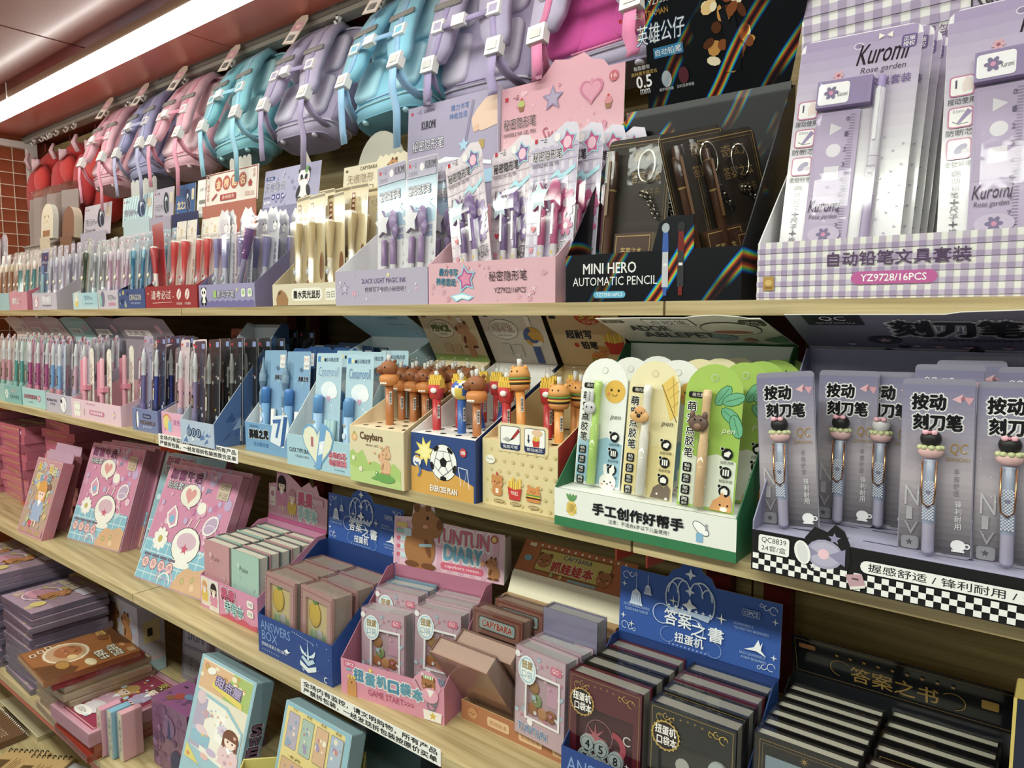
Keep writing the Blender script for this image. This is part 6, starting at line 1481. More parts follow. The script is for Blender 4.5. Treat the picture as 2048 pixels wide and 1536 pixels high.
def tea_art(W_, H, blue=False):
    A = Art(); base = '#8fbccb' if blue else '#d98fb0'
    A.rect(3, 3, W_ - 6, H - 6, base)
    scatter(A, 46, 10, H * .42, W_ - 10, H - 8, ['#e3a3c0', '#cf7fa8', '#efc3d6', '#c9a6e0'] if not blue else ['#a9cfdc', '#c3dfe6', '#7fb0c4'], 5, 16, ('circ',), 21)
    A.rect(3, 3, W_ - 6, H * .34, '#86bfd4')
    for i in range(9): A.rect(3 + i * (W_ - 6) / 9, 3, 2.6, H * .34, '#cfe4ea')
    for j in range(4): A.rect(3, 20 + j * H * .088, W_ - 6, 2.6, '#cfe4ea')
    A.poly([(W_ * .52, 3), (W_ - 3, 3), (W_ - 3, H * .2), (W_ * .9, H * .23), (W_ * .78, H * .19), (W_ * .66, H * .2), (W_ * .58, H * .13)], '#dcb088').circ(W_ * .8, H * .06, 9, '#e8c79c').circ(W_ * .66, H * .09, 8, '#a9a060').circ(W_ * .66, H * .09, 6, '#c9bd7a').circ(W_ * .78, H * .12, 8, '#a9a060').circ(W_ * .78, H * .12, 6, '#c9bd7a')
    A.text('甜蜜午后', W_ * .06, H * .87, W_ * .46, H * .09, '#8a4a78', '#efd6e2', .07, bold=.03).text('贴纸套装', W_ * .06, H * .79, W_ * .30, H * .06, '#e9eef0', '#8a7a94', .06)
    A.ell(W_ * .42, H * .76, W_ * .14, H * .10, '#8a6a80').ell(W_ * .42, H * .76, W_ * .135, H * .095, '#ece6d8').heart(W_ * .42, H * .765, W_ * .075, '#df9a96').poly([(W_ * .40, H * .67), (W_ * .47, H * .64), (W_ * .45, H * .69)], '#ece6d8')
    A.ell(W_ * .62, H * .68, W_ * .06, H * .05, '#f0ecdf').text('JK', W_ * .60, H * .80, W_ * .08, H * .05, '#6aa6c8').rr(W_ * .76, H * .78, W_ * .15, H * .14, 4, '#cdb9a4').text('贴贴', W_ * .77, H * .86, W_ * .12, H * .05, '#8a6a5c').text('乐园', W_ * .77, H * .79, W_ * .12, H * .05, '#8a6a5c')
    A.poly([(W_ * .18, H * .58), (W_ * .26, H * .66), (W_ * .33, H * .60), (W_ * .36, H * .50), (W_ * .28, H * .46), (W_ * .22, H * .50)], '#f1efe9').poly([(W_ * .2, H * .575), (W_ * .26, H * .64), (W_ * .31, H * .59), (W_ * .33, H * .51), (W_ * .28, H * .48), (W_ * .23, H * .52)], '#dc9cb8').circ(W_ * .27, H * .54, W_ * .035, '#7fb8d4')
    A.flower(W_ * .20, H * .36, W_ * .10, '#f2efe6', '#c9b45a', 9)
    A.ell(W_ * .80, H * .56, W_ * .1, H * .075, '#f1efe9', 35).ell(W_ * .80, H * .56, W_ * .085, H * .06, '#c9a3d0', 35).arc(W_ * .8, H * .45, W_ * .12, 0, 300, 2, '#f0dce8', 12)
    # a plain steaming cup in the middle
    x, y = W_ * .56, H * .36
    A.ell(x, y, W_ * .19, H * .15, '#4a4048').ell(x, y, W_ * .183, H * .144, '#f2efe6').ell(x, y + H * .03, W_ * .13, H * .075, '#d9b6c6').ell(x, y - H * .15, W_ * .13, H * .035, '#f2efe6').arc(x + W_ * .2, y, W_ * .07, -80, 80, 3, '#f2efe6').line([(x - W_ * .05, y + H * .15), (x - W_ * .02, y + H * .22)], 3, '#f2efe6').line([(x + W_ * .05, y + H * .15), (x + W_ * .08, y + H * .23)], 3, '#f2efe6').star(x, y - H * .03, W_ * .05, '#cf5a7a')
    for i in range(4):
        cx = W_ * (.10 + .115 * i); A.ell(cx, H * .15, W_ * .052, H * .05, '#a9566e').ell(cx, H * .15, W_ * .045, H * .043, '#ecc6c0').text(('贴', '乐', '甜', '美')[i], cx - W_ * .025, H * .13, W_ * .05, H * .045, '#a9566e').rr(cx - W_ * .05, H * .205, W_ * .1, H * .022, 2, '#7a6a84')
    A.arc(W_ * .42, H * .03, W_ * .12, 0, 180, 4, '#e9b0c6').arc(W_ * .42, H * .03, W_ * .085, 0, 180, 4, '#f2efe6').arc(W_ * .42, H * .03, W_ * .05, 0, 180, 4, '#b9a0d4')
    return A
def flim(A, W_, H):
    out = []
    for v, f, c in A.it:
        out.append(([(min(max(x, .002), W_ / 1000 - .002), min(max(y, .002), H / 1000 - .002)) for x, y in v], f, c))
    A.it = out; return A
s3 = flatbox('sticker_box', 'x', 'sticker box', .318, .318, .026, '#dcb0c4', '#c9859f', flim(tea_art(318, 318), 318, 318), M_IRIS, '#b97a96', 'pink tea party sticker boxes leaning on the third shelf', True)
s2 = flatbox('sticker_box', 'x', 'sticker box', .284, .312, .026, '#dcb0c4', '#c9859f', flim(tea_art(284, 312), 284, 312), M_IRIS, '#b97a96', 'pink tea party sticker boxes leaning on the third shelf', True)
sb = flatbox('sticker_box', 'pale blue tea party sticker box standing behind the largest pink one', 'sticker box', .29, .31, .026, '#b5ccd2', '#c9859f', flim(tea_art(290, 310, True), 290, 310), M_IRIS, '#b97a96', None, True)
a = radians(5.2)
place(s3, [((-1.8215, .864, Z3 + .0005), (-.40, 0, a), 'largest pink tea party sticker box, leaning at the front above the shelf joint'),
           ((-1.826, .897, Z3 + .0005), (-.395, 0, a), 'pink tea party sticker box leaning right behind the largest one')])
a2 = radians(8)
place(s2, [((-2.356, .893, Z3 + .0005), (-.33, 0, a2), 'pink tea party sticker box leaning left of the blue one, front of its stack'),
           ((-2.359, .923, Z3 + .0005), (-.325, 0, a2), 'pink tea party sticker box, second in the left leaning stack'),
           ((-2.352, .953, Z3 + .0005), (-.315, 0, a2), 'pink tea party sticker box, last in the left leaning stack')])
sb.location = (-2.02, .965, Z3 + .0005); sb.rotation_euler = (-.33, 0, radians(6))
A = Art(183, 250); W_, H = 183, 250
A.rect(4, 4, 175, 242, '#c9939c').rect(8, 20, 167, 200, '#b9a08c'); scatter(A, 60, 12, 24, 170, 215, ['#efe3d6', '#d98a9a', '#a3b4c9', '#e9cf7a', '#c9b0a0', '#8a6a5c', '#b8c48f'], 5, 13, ('circ', 'star', 'heart'), 31)
for i, ch in enumerate('美少女贴纸'): A.text(ch, 26 + i * 28, 208 + 6 * sin(i), 24, 26, ('#e6c23a', '#6fa6d0', '#e07a9a', '#e6c23a', '#e8e0b4')[i], '#f7f4ec', .08, bold=.03)
for i, ch in enumerate('换装秀场'): A.text(ch, 36 + i * 26, 176, 22, 24, ('#e6c23a', '#6fa6d0', '#e07a9a', '#8fb8c8')[i], '#f7f4ec', .08, bold=.03)
girl(A, 100, 34, 150, '#9db4d4', '#e2a24a'); A.heart(76, 40, 14, '#d9566e').rect(8, 8, 167, 18, '#c9939c')
for i in range(3): A.text('贴贴', 16 + i * 54, 10, 40, 13, '#e6d27a', '#8a5a50', .04)
gb_ = flatbox('doll_sticker_box', 'x', 'sticker box', .183, .25, .034, '#d3a5a8', '#b9707e', flim(A, W_, H), M_GLOSS, '#b9707e', 'pink girl sticker boxes on the third shelf')
M().prism([(-.0915, .25), (.0915, .25), (.0915, .262), (.088, .282), (-.088, .282), (-.0915, .262)], .026, .028, 'y', '#c99ac0', '#b9899a').build('hang_tab', M_IRIS, gb_)
place(gb_, [((-2.618, .805, Z3 + .0005), (-.32, 0, radians(3)), 'narrow girl sticker box with a yellow haired girl, leaning at the far left front'),
            ((-2.70, .872, Z3 + .0005), (-.27, 0, radians(4)), 'girl sticker box half hidden behind the leaning front one')])
pb = thing('pink_carton', 'x', 'carton', group='flat pink cartons stacked at the far end of the third shelf')
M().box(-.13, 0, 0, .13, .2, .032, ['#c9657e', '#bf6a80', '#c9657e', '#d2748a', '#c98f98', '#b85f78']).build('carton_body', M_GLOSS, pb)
A = Art()
for i in range(14): A.arc(46 + i * 12, 12, 8, 0, 180, 2, '#e2b87a', 6)
A.build(pb, (-.13, 0, 0))
B = Art(); scatter(B, 30, 10, 8, 250, 190, ['#c9a98a', '#b9899a', '#d9bfae', '#a9a07a'], 6, 14, ('circ', 'star'), 5); B.rect(20, 60, 220, 24, '#c9b07a'); B.build(pb, (-.13, 0, .032), (1, 0, 0), (0, 1, 0), name='lid_print')
place(pb, [((-2.90 + .006 * ((i * 7) % 3), 1.0 + .004 * (i % 2), Z3 + .0005 + .0325 * i), (0, 0, .06 * ((i % 3) - 1)), '%s pink carton from the bottom of the taller far left stack' % NTH[i]) for i in range(10)] +
          [((-2.56 + .006 * ((i * 5) % 3), 1.06 + .004 * (i % 2), Z3 + .0005 + .0325 * i), (0, 0, .05 * ((i % 3) - 1)), '%s pink carton from the bottom of the stack behind the girl sticker box' % NTH[i]) for i in range(8)] +
          [((-3.21 + .006 * ((i * 5) % 3), .95, Z3 + .0005 + .0325 * i), (0, 0, .05 * ((i % 3) - 1)), '%s pink carton from the bottom of the second stack from the end wall' % NTH[i]) for i in range(9)] +
          [((-3.5 + .006 * ((i * 5) % 3), .93, Z3 + .0005 + .0325 * i), (0, 0, .05 * ((i % 3) - 1)), '%s pink carton from the bottom of the last stack, at the end wall' % NTH[i]) for i in range(10)])
tp_ = thing('carton_strap', 'coral plastic strap hanging down in front of the far left pink cartons', 'strap', (-3.0, .93, Z3))
M().strip([(.0, -.012, .30), (-.004, -.016, .2), (.004, -.016, .1), (0, -.014, .02)], .02, .001, '#d9785a').build('strap', M_TINT, tp_)
M().box(-.014, -.02, .018, .014, -.010, .03, '#c9604a').build('strap_end', M_PLAST, tp_)

# ---- notebooks
def notebook(w, h, t, cov, page, art=None, lab='x', group=None, wrap=True, win=None, spine=None, clear=None, name='pocket_notebook'):
    """small notebook standing upright, cover towards -y; win: (x0,z0,x1,z1) of a window with capsules behind it, in mm"""
    k = thing(name, lab, 'notebook', group=group)
    c = .0022
    if win:
        x0, z0, x1, z1 = [v / 1000 for v in win]; x0 -= w / 2; x1 -= w / 2
        f = M().box(-w / 2, 0, 0, x0, .006, h, cov).box(x1, 0, 0, w / 2, .006, h, cov).box(x0, 0, 0, x1, .006, z0, cov).box(x0, 0, z1, x1, .006, h, cov)
        f.build('front_cover', M_GLOSS, k)
        M().box(x0, .005, z0, x1, .006, z1, clear or '#e6dcc0').build('window_backing', M_GLOSS, k)
    else:
        M().box(-w / 2, 0, 0, w / 2, c, h, cov).build('front_cover', M_GLOSS, k)
    if art: art.build(k, (-w / 2, 0, 0), name='cover_print', mat=M_GLOSS)
    M().box(-w / 2, t - c, 0, w / 2, t, h, spine or cov).box(-w / 2, .0025, 0, -w / 2 + .002, t - c, h, spine or cov).build('back_cover', M_GLOSS, k)
    p = M(); n = 5
    p.box(-w / 2 + .002, .0062 if win else c, .003, w / 2 - .003, t - c, h - .003, page)
    p.build('page_block', M_PAGES, k)
    if wrap:
        M().box(-w / 2 - .0012, -.0014, -.0, w / 2 + .0012, t + .0012, h + .0015, '#fff').build('film', M_CELLO, k)
    return k
def nums(proto, xs, y0, dy, n, z, lean, lab, rz=0, first=None):
    sp = []
    for c_, x in enumerate(xs):
        for i in range(n):
            if first and (c_, i) in first: continue
            sp.append(((x + i * dy * sin(-rz), y0 + i * dy, z), (-lean, 0, rz), lab % (ORD[i], ('left', 'right', 'third')[c_])))
    place(proto, sp)

# ---- pink box of praise notebooks
r = tray('pink counter box with two printed girls holding pastel notebooks', -1.648, -1.402, .862, Z3, .08, .19, .18, '#d98fb2', '#cf86aa', sides='#d98fb2')
A = Art(); A.rr(4, 8, 34, 70, 3, '#efe9e2').rr(6, 10, 30, 66, 2, '#e9d9c0'); girl(A, 20, 12, 58, '#e2bf4a', '#d9a06a')
A.rr(40, 2, 44, 76, 3, '#efe9e2').rr(42, 4, 40, 72, 2, '#e3dcd8'); girl(A, 62, 6, 66, '#dc8fae')
A.text('果果', 96, 44, 60, 26, '#d9608a', '#f4e9ee', .09, bold=.05).text('手写本', 112, 16, 76, 26, '#9fd0d6', '#ffffff', .09, bold=.04); A.poly([(84, 0), (244, 0), (244, 14), (220, 8), (190, 15), (160, 7), (130, 13), (104, 6)], '#d0526a')
for y in (50, 28): A.rr(206, y, 26, 17, 6, '#f1ece6').text('方格', 210, y + 4, 18, 9, '#5a4a50')
A.build(r, (0, 0, 0))
A = Art(); A.rr(6, 34, 24, 50, 3, '#f0e4e2').ell(18, 66, 8, 8, '#c98fae').line([(10, 44), (14, 40), (18, 44), (22, 40)], 1.4, '#3a3036')
girl(A, 58, 28, 92, '#d98fb2'); girl(A, 104, 16, 74, '#e2bf4a', '#c98a9c')
A.text('果果', 128, 50, 62, 36, '#d9608a', '#f4e9ee', .09, bold=.05).text('手写本', 132, 16, 76, 34, '#9fd0d6', '#ffffff', .09, bold=.04).rr(192, 62, 40, 18, 4, '#d9a0b8').text('12PCS', 196, 66, 32, 10, '#f6eef2').rect(0, 0, 246, 10, '#d0609a')
header(r, [(0, 0), (246, 0), (246, 84), (214, 88), (200, 112), (186, 104), (172, 116), (140, 98), (118, 110), (96, 120), (76, 128), (74, 140), (36, 146), (34, 96), (0, 90)], (0, .193, .18), radians(-3), '#dca6be', A)
B = Art(); B.text('Praise', 34, 118, 34, 12, '#8a6a6c', sk=.2).line([(70, 60), (92, 58)], 1, '#9a7a7c'); scatter(B, 10, 10, 10, 100, 140, ['#d2a0a4', '#e0b8ba'], 3, 7, ('heart', 'circ'), 4)
pk = notebook(.112, .164, .026, '#c9949a', '#dcd6c6', B, group='pastel praise notebooks in the two girls box', wrap=False, spine='#6a5a60')
B = Art(); B.text('Praise', 34, 118, 34, 12, '#4a5a56', sk=.2); scatter(B, 10, 10, 10, 100, 140, ['#9cc0b4', '#b9d6ca'], 3, 7, ('heart', 'circ'), 4)
gk = notebook(.112, .164, .026, '#a3c6b8', '#dcd6c6', B, group='pastel praise notebooks in the two girls box', wrap=False, spine='#5a6466')
sp, sq = [], []
for c_, x in enumerate((-1.588, -1.466)):
    for i in range(6):
        (sq if (i + c_) % 2 else sp).append(((x + .002 * (i % 2), .869 + .0285 * i, Z3 + .003 + .002 * ((i * 3) % 2)), (-.03, 0, 0), '%s %s notebook in the %s column of the two girls box' % (ORD[i], 'mint' if (i + c_) % 2 else 'rose', ('left', 'right')[c_])))
place(pk, sp); place(gk, sq)

# ---- blue answer boxes
def answers_box(lab, x0, x1, yf, hf, d, hb):
    r = tray(lab, x0, x1, yf, Z3, hf, d, hb, '#27488f', '#1d3a78', sides='#2b56a4')
    w = (x1 - x0) * 1000; hh = hf * 1000
    A = Art(); q = random.Random(4)
    A.text('ANSWERS', 10, hh * .64, w * .42, hh * .24, '#7f9fd4').text('BOX', 14, hh * .38, w * .22, hh * .24, '#7f9fd4').text('扭蛋机答案之书口袋本', 12, hh * .22, w * .36, hh * .09, '#dfe6f2')
    for i in range(8): A.star(16 + i * 8, hh * .12, 2.2, '#c9d6ec', 4, .3)
    for i in range(11): A.star(w * .5 + i * 6.4, hh * .92 - i * .6, 2.4, '#c9d6ec', 4, .3)
    x, y = w * .70, hh * .1
    A.poly([(x - 26, y + 18), (x, y + 8), (x + 26, y + 18), (x + 26, y + 8), (x, y - 2), (x - 26, y + 8)], '#dfe8ee').poly([(x - 22, y + 24), (x, y + 12), (x + 22, y + 24), (x + 16, y + 30), (x, y + 22), (x - 16, y + 30)], '#b9d2e2').poly([(x - 3, y + 24), (x, y + 66), (x + 4, y + 24)], '#b9d8ee')
    for s_ in (-1, 1):
        for k in range(3): A.ell(x + s_ * (10 + 5 * k), y + 34 + 3 * k, 9, 2.6, '#d6e6f0', s_ * (20 + 22 * k), 8)
    scatter(A, 20, w * .5, 6, w - 8, hh - 8, ['#9fb9e2', '#dfe8f6', '#6f8fc8'], 1, 2.6, ('star',), 3)
    A.poly([(w * .38, hh * .34), (w * .42, hh * .42), (w * .44, hh * .36), (w * .47, hh * .38), (w * .43, hh * .30)], '#f0f3f8').arc(w * .93, hh * .12, 6, 60, 300, 2, '#e6ecf6')
    A.build(r, (0, 0, 0))
    B = Art(); scatter(B, 12, 30, 8, d * 900, hh * .7, ['#9fb9e2', '#dfe8f6'], 1.4, 3, ('star',), 9); B.build(r, (w / 1000, 0, 0), (0, 1, 0), (0, 0, 1), name='side_print')
    A = Art(); H = 106
    for sx in (1, -1):
        ox = 4 if sx > 0 else w - 4
        for y0, dy in ((H - 5, -1), (6, 1)):
            A.arc(ox + sx * 7, y0 + dy * 7, 6, 0, 300, 1, '#d6e0f2', 8).arc(ox + sx * 17, y0 + dy * 5, 4, 90, 360, 1, '#d6e0f2', 8).star(ox + sx * 4, y0 + dy * 22, 5, '#e9eef8', 4, .25).arc(ox + sx * 24, y0 + dy * 3, 3, 0, 360, .8, '#d6e0f2', 6)
    for x, y, s_ in ((30, 62, 1), (50, 78, .6)):
        A.line([(x, y + 14 * s_), (x, H - 4)], .7, '#c3d2ec').poly([(x - 10 * s_, y - 10 * s_), (x - 7 * s_, y + 8 * s_), (x, y + 14 * s_), (x + 7 * s_, y + 8 * s_), (x + 10 * s_, y - 10 * s_)], '#d2def0')
        for k in range(-2, 3): A.line([(x + k * 3.6 * s_, y - 9 * s_), (x + k * 2.6 * s_, y + 7 * s_)], .8, '#5f80bc')
        for k in range(5): A.circ(x - 9 * s_ + k * 4.5 * s_, y - 10.5 * s_, 2.4 * s_, '#d2def0', 8)
    x = w * .47
    A.poly([(x - 34, 62), (x + 34, 62), (x + 30, 52), (x, 56), (x - 30, 52)], '#b9cdea')
    for k in (-1, 1):
        A.arc(x + k * 17, 84, 19, 0 if k > 0 else 60, 120 if k > 0 else 180, 2.4, '#c9d8ee', 10, 26).arc(x + k * 10, 86, 11, 0, 180, 2, '#c9d8ee', 10, 22).arc(x + k * 28, 78, 12, -60, 150 if k > 0 else 240, 2, '#c9d8ee', 10, 24)
    A.star(x, 118, 9, '#dce6f4', 4, .4).star(x, 92, 8, '#dce6f4', 4, .4).star(x, 70, 12, '#eef2fa', 4, .45)
    for k in range(-3, 4): A.star(x + k * 11, 64, 3.6, '#e9eff8', 4, .35)
    A.text('答案', x - 40, 34, 44, 24, '#f0f4fa', bold=.015).text('之書', x + 4, 26, 50, 22, '#f0f4fa', bold=.015).text('扭蛋机', x - 22, 10, 46, 15, '#eef2f8', bold=.02)
    A.arc(x - 44, 48, 16, 60, 300, 1.4, '#b9cdea').arc(x + 8, 36, 16, -90, 120, 1.2, '#b9cdea').arc(x - 34, 18, 12, 90, 330, 1, '#7f9fd4').arc(x + 40, 14, 12, -150, 90, 1, '#7f9fd4')
    for k in range(10): A.star(x - 30 + k * 6.4, 5, 2, '#c9d6ec', 4, .3)
    for sx, sy, q_ in ((24, 18, 6), (x - 26, 72, 8), (x + 50, 64, 9), (x - 20, 60, 4)): A.star(sx, sy, q_, '#f3f2e4', 4, .18)
    A.text('IN THE SHARED ENDING', 10, 46, 44, 4.5, '#9fb9e2').text('PLEASE SHINE FOREVER', 12, 39, 40, 4.5, '#9fb9e2').text('DOWNWARDS IS', w - 66, 62, 28, 4, '#9fb9e2').text('THE ONLY WAY BACKWARDS', w - 66, 56, 50, 4, '#9fb9e2').text('EACH DAWNING IS', w - 56, 22, 36, 4, '#9fb9e2').text('A NEW BEGINNING', w - 54, 16, 36, 4, '#9fb9e2')
    A.rr(w - 54, 78, 25, 10, 1.5, '#b9cdea').rr(w - 53.4, 78.6, 23.8, 8.8, 1.2, '#2c509c').text('12PCS', w - 51, 80, 19, 5.6, '#e2eaf6')
    A.poly([(w - 50, 30), (w - 36, 36), (w - 30, 48), (w - 27, 40), (w - 24, 46), (w - 26, 34), (w - 18, 26), (w - 32, 31)], '#f4f6fa')
    header(r, [(0, 0), (w, 0), (w, H), (w * .62, H), (w * .595, H + 12), (w * .54, H + 18), (w * .525, H + 28), (w * .47, H + 36), (w * .415, H + 28), (w * .40, H + 18), (w * .35, H + 12), (w * .32, H), (0, H)], (0, d + .001, hb), radians(-2), '#3059ab', A, back='#cfc9b8')
    return r
answers_box('blue ANSWERS BOX counter box of pineapple window notebooks', -1.325, -1.077, .815, .083, .185, .2)
answers_box('nearest blue crown printed counter box of maroon and black notebooks', -.55, -.296, .815, .09, .162, .205)
A = Art(); W_ = 112; frame(A, 2, 2, 108, 160, 3, '#b9767c')
for i in range(16): A.circ(4, 8 + i * 10, 1.2, '#e6b8b8', 6).circ(108, 8 + i * 10, 1.2, '#e6b8b8', 6)
A.text('fruit party', 24, 18, 62, 14, '#9a5a7a', sk=.1).ell(30, 24, 8, 6, '#8fa86a').ell(84, 12, 9, 6, '#b98a5a')
pn = notebook(.112, .168, .046, '#c59a94', '#b9a79a', A, group='window notebooks with capsules in the blue box', win=(18, 42, 94, 148), clear='#d9c48a', spine='#b98a86')
m = M().ball((-.01, .0035, .118), (.022, .0015, .026), '#dcb92f').ball((-.008, .0035, .146), (.010, .0015, .010), '#5f9a4a')
for x, z, c_ in ((-.026, .056, '#8fa86a'), (-.004, .06, '#a9a9a4'), (.018, .056, '#b58a84'), (-.014, .076, '#9ab08a'), (.008, .08, '#b5b3b6'), (.026, .074, '#8a9a7a')):
    m.ball((x, .0035, z), (.0125, .0015, .0125), c_, 10, 5)
m.build('capsules', M_PLAST, pn)['kind'] = 'stuff'
sp = []
for c_, x in enumerate((-1.262, -1.140)):
    for i in range(4):
        sp.append(((x + .004 * i * (1 if i % 2 else .5), .822 + .0475 * i if i < 1 else .824 + .0485 * i, Z3 + .003), (-.04, 0, radians(-3 if c_ == 0 else -5) if i == 0 else 0), '%s window notebook in the %s column of the blue box by the pastel notebooks' % (ORD[i], ('left', 'right')[c_])))
place(pn, sp[:3] + sp[4:7])

# ---- pink capsule machine box, turned a little
rz = radians(9.5)
r = tray('pink counter box printed GAME START with a capybara cut-out', -1.052, -.818, .816, Z3, .068, .165, .2, '#d98fa8', '#b9708c', rz=rz, sides='#cf85a0')
A = Art(); A.rr(8, 54, 26, 11, 2, '#cf5a80').text('12PCS', 11, 56.6, 20, 6, '#fbeef2', bold=.02)
for i, ch in enumerate('扭蛋机口袋本'): A.text(ch, 32 + i * 27, 33 - (i % 2) * 3, 23, 22, '#5fa0b8' if i % 3 else '#4a8fb0', '#f6f2f4', .09, bold=.05)
A.text('GAME START>>>', 66, 12, 104, 12, '#b84a6c').star(72, 60, 6, '#e8d24a').rr(14, 48, 12, 5, 2, '#7fb0c4')
A.rect(16, 0, 22, 22, '#c98f4a').circ(27, 24, 11, '#c98f4a').circ(27, 26, 1.6, '#3a2412')
for k in range(3): A.circ(20 + k * 7, 37, 3, '#e2c23a')
A.poly([(192, 2), (228, 2), (230, 20), (190, 20)], '#efe9e2').star(211, 11, 8, '#dcb92f').arc(208, 30, 10, 0, 360, 2.4, '#6a7f8c').arc(212, 38, 9, 0, 360, 2.4, '#6a7f8c').ell(206, 48, 17, 14, '#e9a6bd').poly([(198, 58), (214, 58), (206, 44)], '#f2efe8')
A.build(r, (0, 0, 0))
ct = M().prism([(.165, .062), (.172, .074), (.186, .088), (.204, .09), (.22, .082), (.228, .064), (.22, .05), (.18, .05)], -.001, .0006, 'y', '#dd9ab0', '#dd9ab0').build('capybara_cutout', M_PAPER, r)
A = Art(); face(A, 202, 66, 14, '#a9703c', 'round', '#8a5628', muzzle='#8a5628'); A.rect(192, 77, 20, 6, '#f0ecd8')
for k in range(4): A.rect(193 + k * 5, 77, 2, 6, '#6fae5a')
A.circ(190, 84, 3, '#e6d0dc').line([(174, 70), (186, 52)], 1.2, '#5a3a34'); A.build(ct, (0, -.001, 0), name='cutout_print')
A = Art(); A.rect(0, 0, 262, 96, '#e6bccb')
for i in range(10): A.rect(4 + i * 26, 2, 12, 92, '#dca6be')
A.text('TUNTUN', 104, 58, 124, 32, '#c9607e', '#f4eef0', .09, bold=.03).text('DIARY', 126, 28, 88, 30, '#5fa6c4', '#f4eef0', .09, bold=.03).rr(118, 8, 100, 14, 6, '#d9607e').text('capybara notes', 128, 11, 80, 8, '#f8e6ea')
for i in range(3): A.rr(8, 16 + i * 17, 36, 11, 5, '#c9dfe6').circ(13, 21 + i * 17, 5, '#d9607e')
A.rect(8, 78, 26, 10, '#e0c46a'); A.rect(8, 66, 30, 8, '#8fc4ba'); capy(A, 238, 6, 44, '#b57a48', -1); A.circ(240, 84, 8, '#b5563a').circ(240, 84, 5, '#e0c46a')
A.star(216, 34, 7, '#e6a86a')
hd = header(r, [(0, 0), (262, 0), (262, 92), (104, 100), (98, 128), (84, 140), (62, 140), (48, 126), (44, 102), (0, 98)], (-.006, .17, .198), radians(-4), '#e9c6d2', None)
A.build(hd, (0, 0, 0), name='header_print')
B = Art(); capy(B, 74, 2, 128, '#a9703c', 1, '#7a4a26'); B.rr(26, 62, 20, 16, 3, '#c3dbe6').poly([(66, 44), (98, 48), (96, 54), (66, 50)], '#9fb9c4'); B.build(hd, (0, -.0018, 0), name='capybara_print')
M().prism([(0, 0), (.03, .02), (.022, .09), (0, .092)], .0, .0012, 'x', '#d9d3cc').build('header_return', M_PAPER, hd, (.262, 0, 0))
def cap_art(bc, word, wc):
    A = Art(); W_, H = 102, 146
    scatter(A, 34, 4, 4, 98, 142, [bc, '#f1e9ee', '#d98aa6', '#b9cfe0'], 2, 6, ('heart', 'star', 'circ'), 17)
    A.text(word, 8, 8, 60, 13, wc, '#f4eef0', .06, bold=.02).rr(74, 122, 22, 12, 3, '#cf6a86').text('GO', 78, 125, 12, 7, '#f8ece6')
    frame(A, 22, 32, 72, 80, 4, '#e9e4e6')
    A.ell(26, 112, 19, 24, '#f2f0ee').ell(26, 112, 17, 21.5, '#a9d0e2').ell(26, 112, 14.5, 18.5, '#e9f0ea').text('扭蛋', 15, 114, 22, 13, '#e2b23a', '#5a8ab0', .05).text('口袋', 15, 99, 22, 12, '#5a8ab0')
    return A
cpb = notebook(.102, .146, .034, '#d9b9c6', '#cfc9cc', cap_art('#e6b8cc', 'TUNTUN', '#5f86b8'), group='capsule machine notebooks around the pink box', win=(26, 36, 90, 108), clear='#caa9b4')
m = M()
for x, z, c_ in ((-.016, .048, '#b9763e'), (.004, .046, '#c98f5a'), (.022, .048, '#a9683a'), (-.008, .064, '#8fa86a'), (-.014, .084, '#b5824a')): m.ball((x, .0035, z), (.011, .0015, .011), c_, 10, 5)
m.box(.012, .0035, .064, .034, .0045, .098, '#d9a9c0').build('capsules', M_PLAST, cpb)['kind'] = 'stuff'
def gl(lx, ly, z=.003): return (-1.052 + lx * cos(rz) - ly * sin(rz), .816 + lx * sin(rz) + ly * cos(rz), Z3 + z)
place(cpb, [(gl(.062, .045), (-.06, -.03, rz), 'pink capsule notebook with a round sticker, lower front of the pink GAME START box'),
            (gl(.060, .088, .028), (-.05, 0, rz), 'pink capsule notebook standing higher behind the front one'),
            (gl(.172, .065, .02), (-.05, 0, rz), 'front capsule notebook in the right column of the pink GAME START box'),
            (gl(.172, .10, .022), (-.04, 0, rz), 'second capsule notebook in the right column of the pink GAME START box'),
            (gl(.174, .133, .024), (-.03, 0, rz), 'third capsule notebook in the right column of the pink GAME START box'),
            ((-.64, .882, Z3 + .026), (-.03, 0, radians(-4)), 'tall pink capsule notebook with a blue round sticker, beside the blue crown box'),
            ((-.636, .92, Z3 + .026), (-.03, 0, radians(-4)), 'capsule notebook right behind the tall one beside the crown box')])
bl = notebook(.104, .146, .03, '#7fb0d0', '#d6dcd8', Art().rr(8, 100, 88, 36, 3, '#5a94c4').text('DIARY', 16, 108, 72, 20, '#e9f2f6'), group='sky blue notebooks in the pink box')
place(bl, [(gl(.06, .124, .028), (-.03, 0, rz), 'sky blue notebook in the left column of the pink box'), (gl(.06, .152, .03), (-.02, 0, rz), 'sky blue notebook against the diary header')])

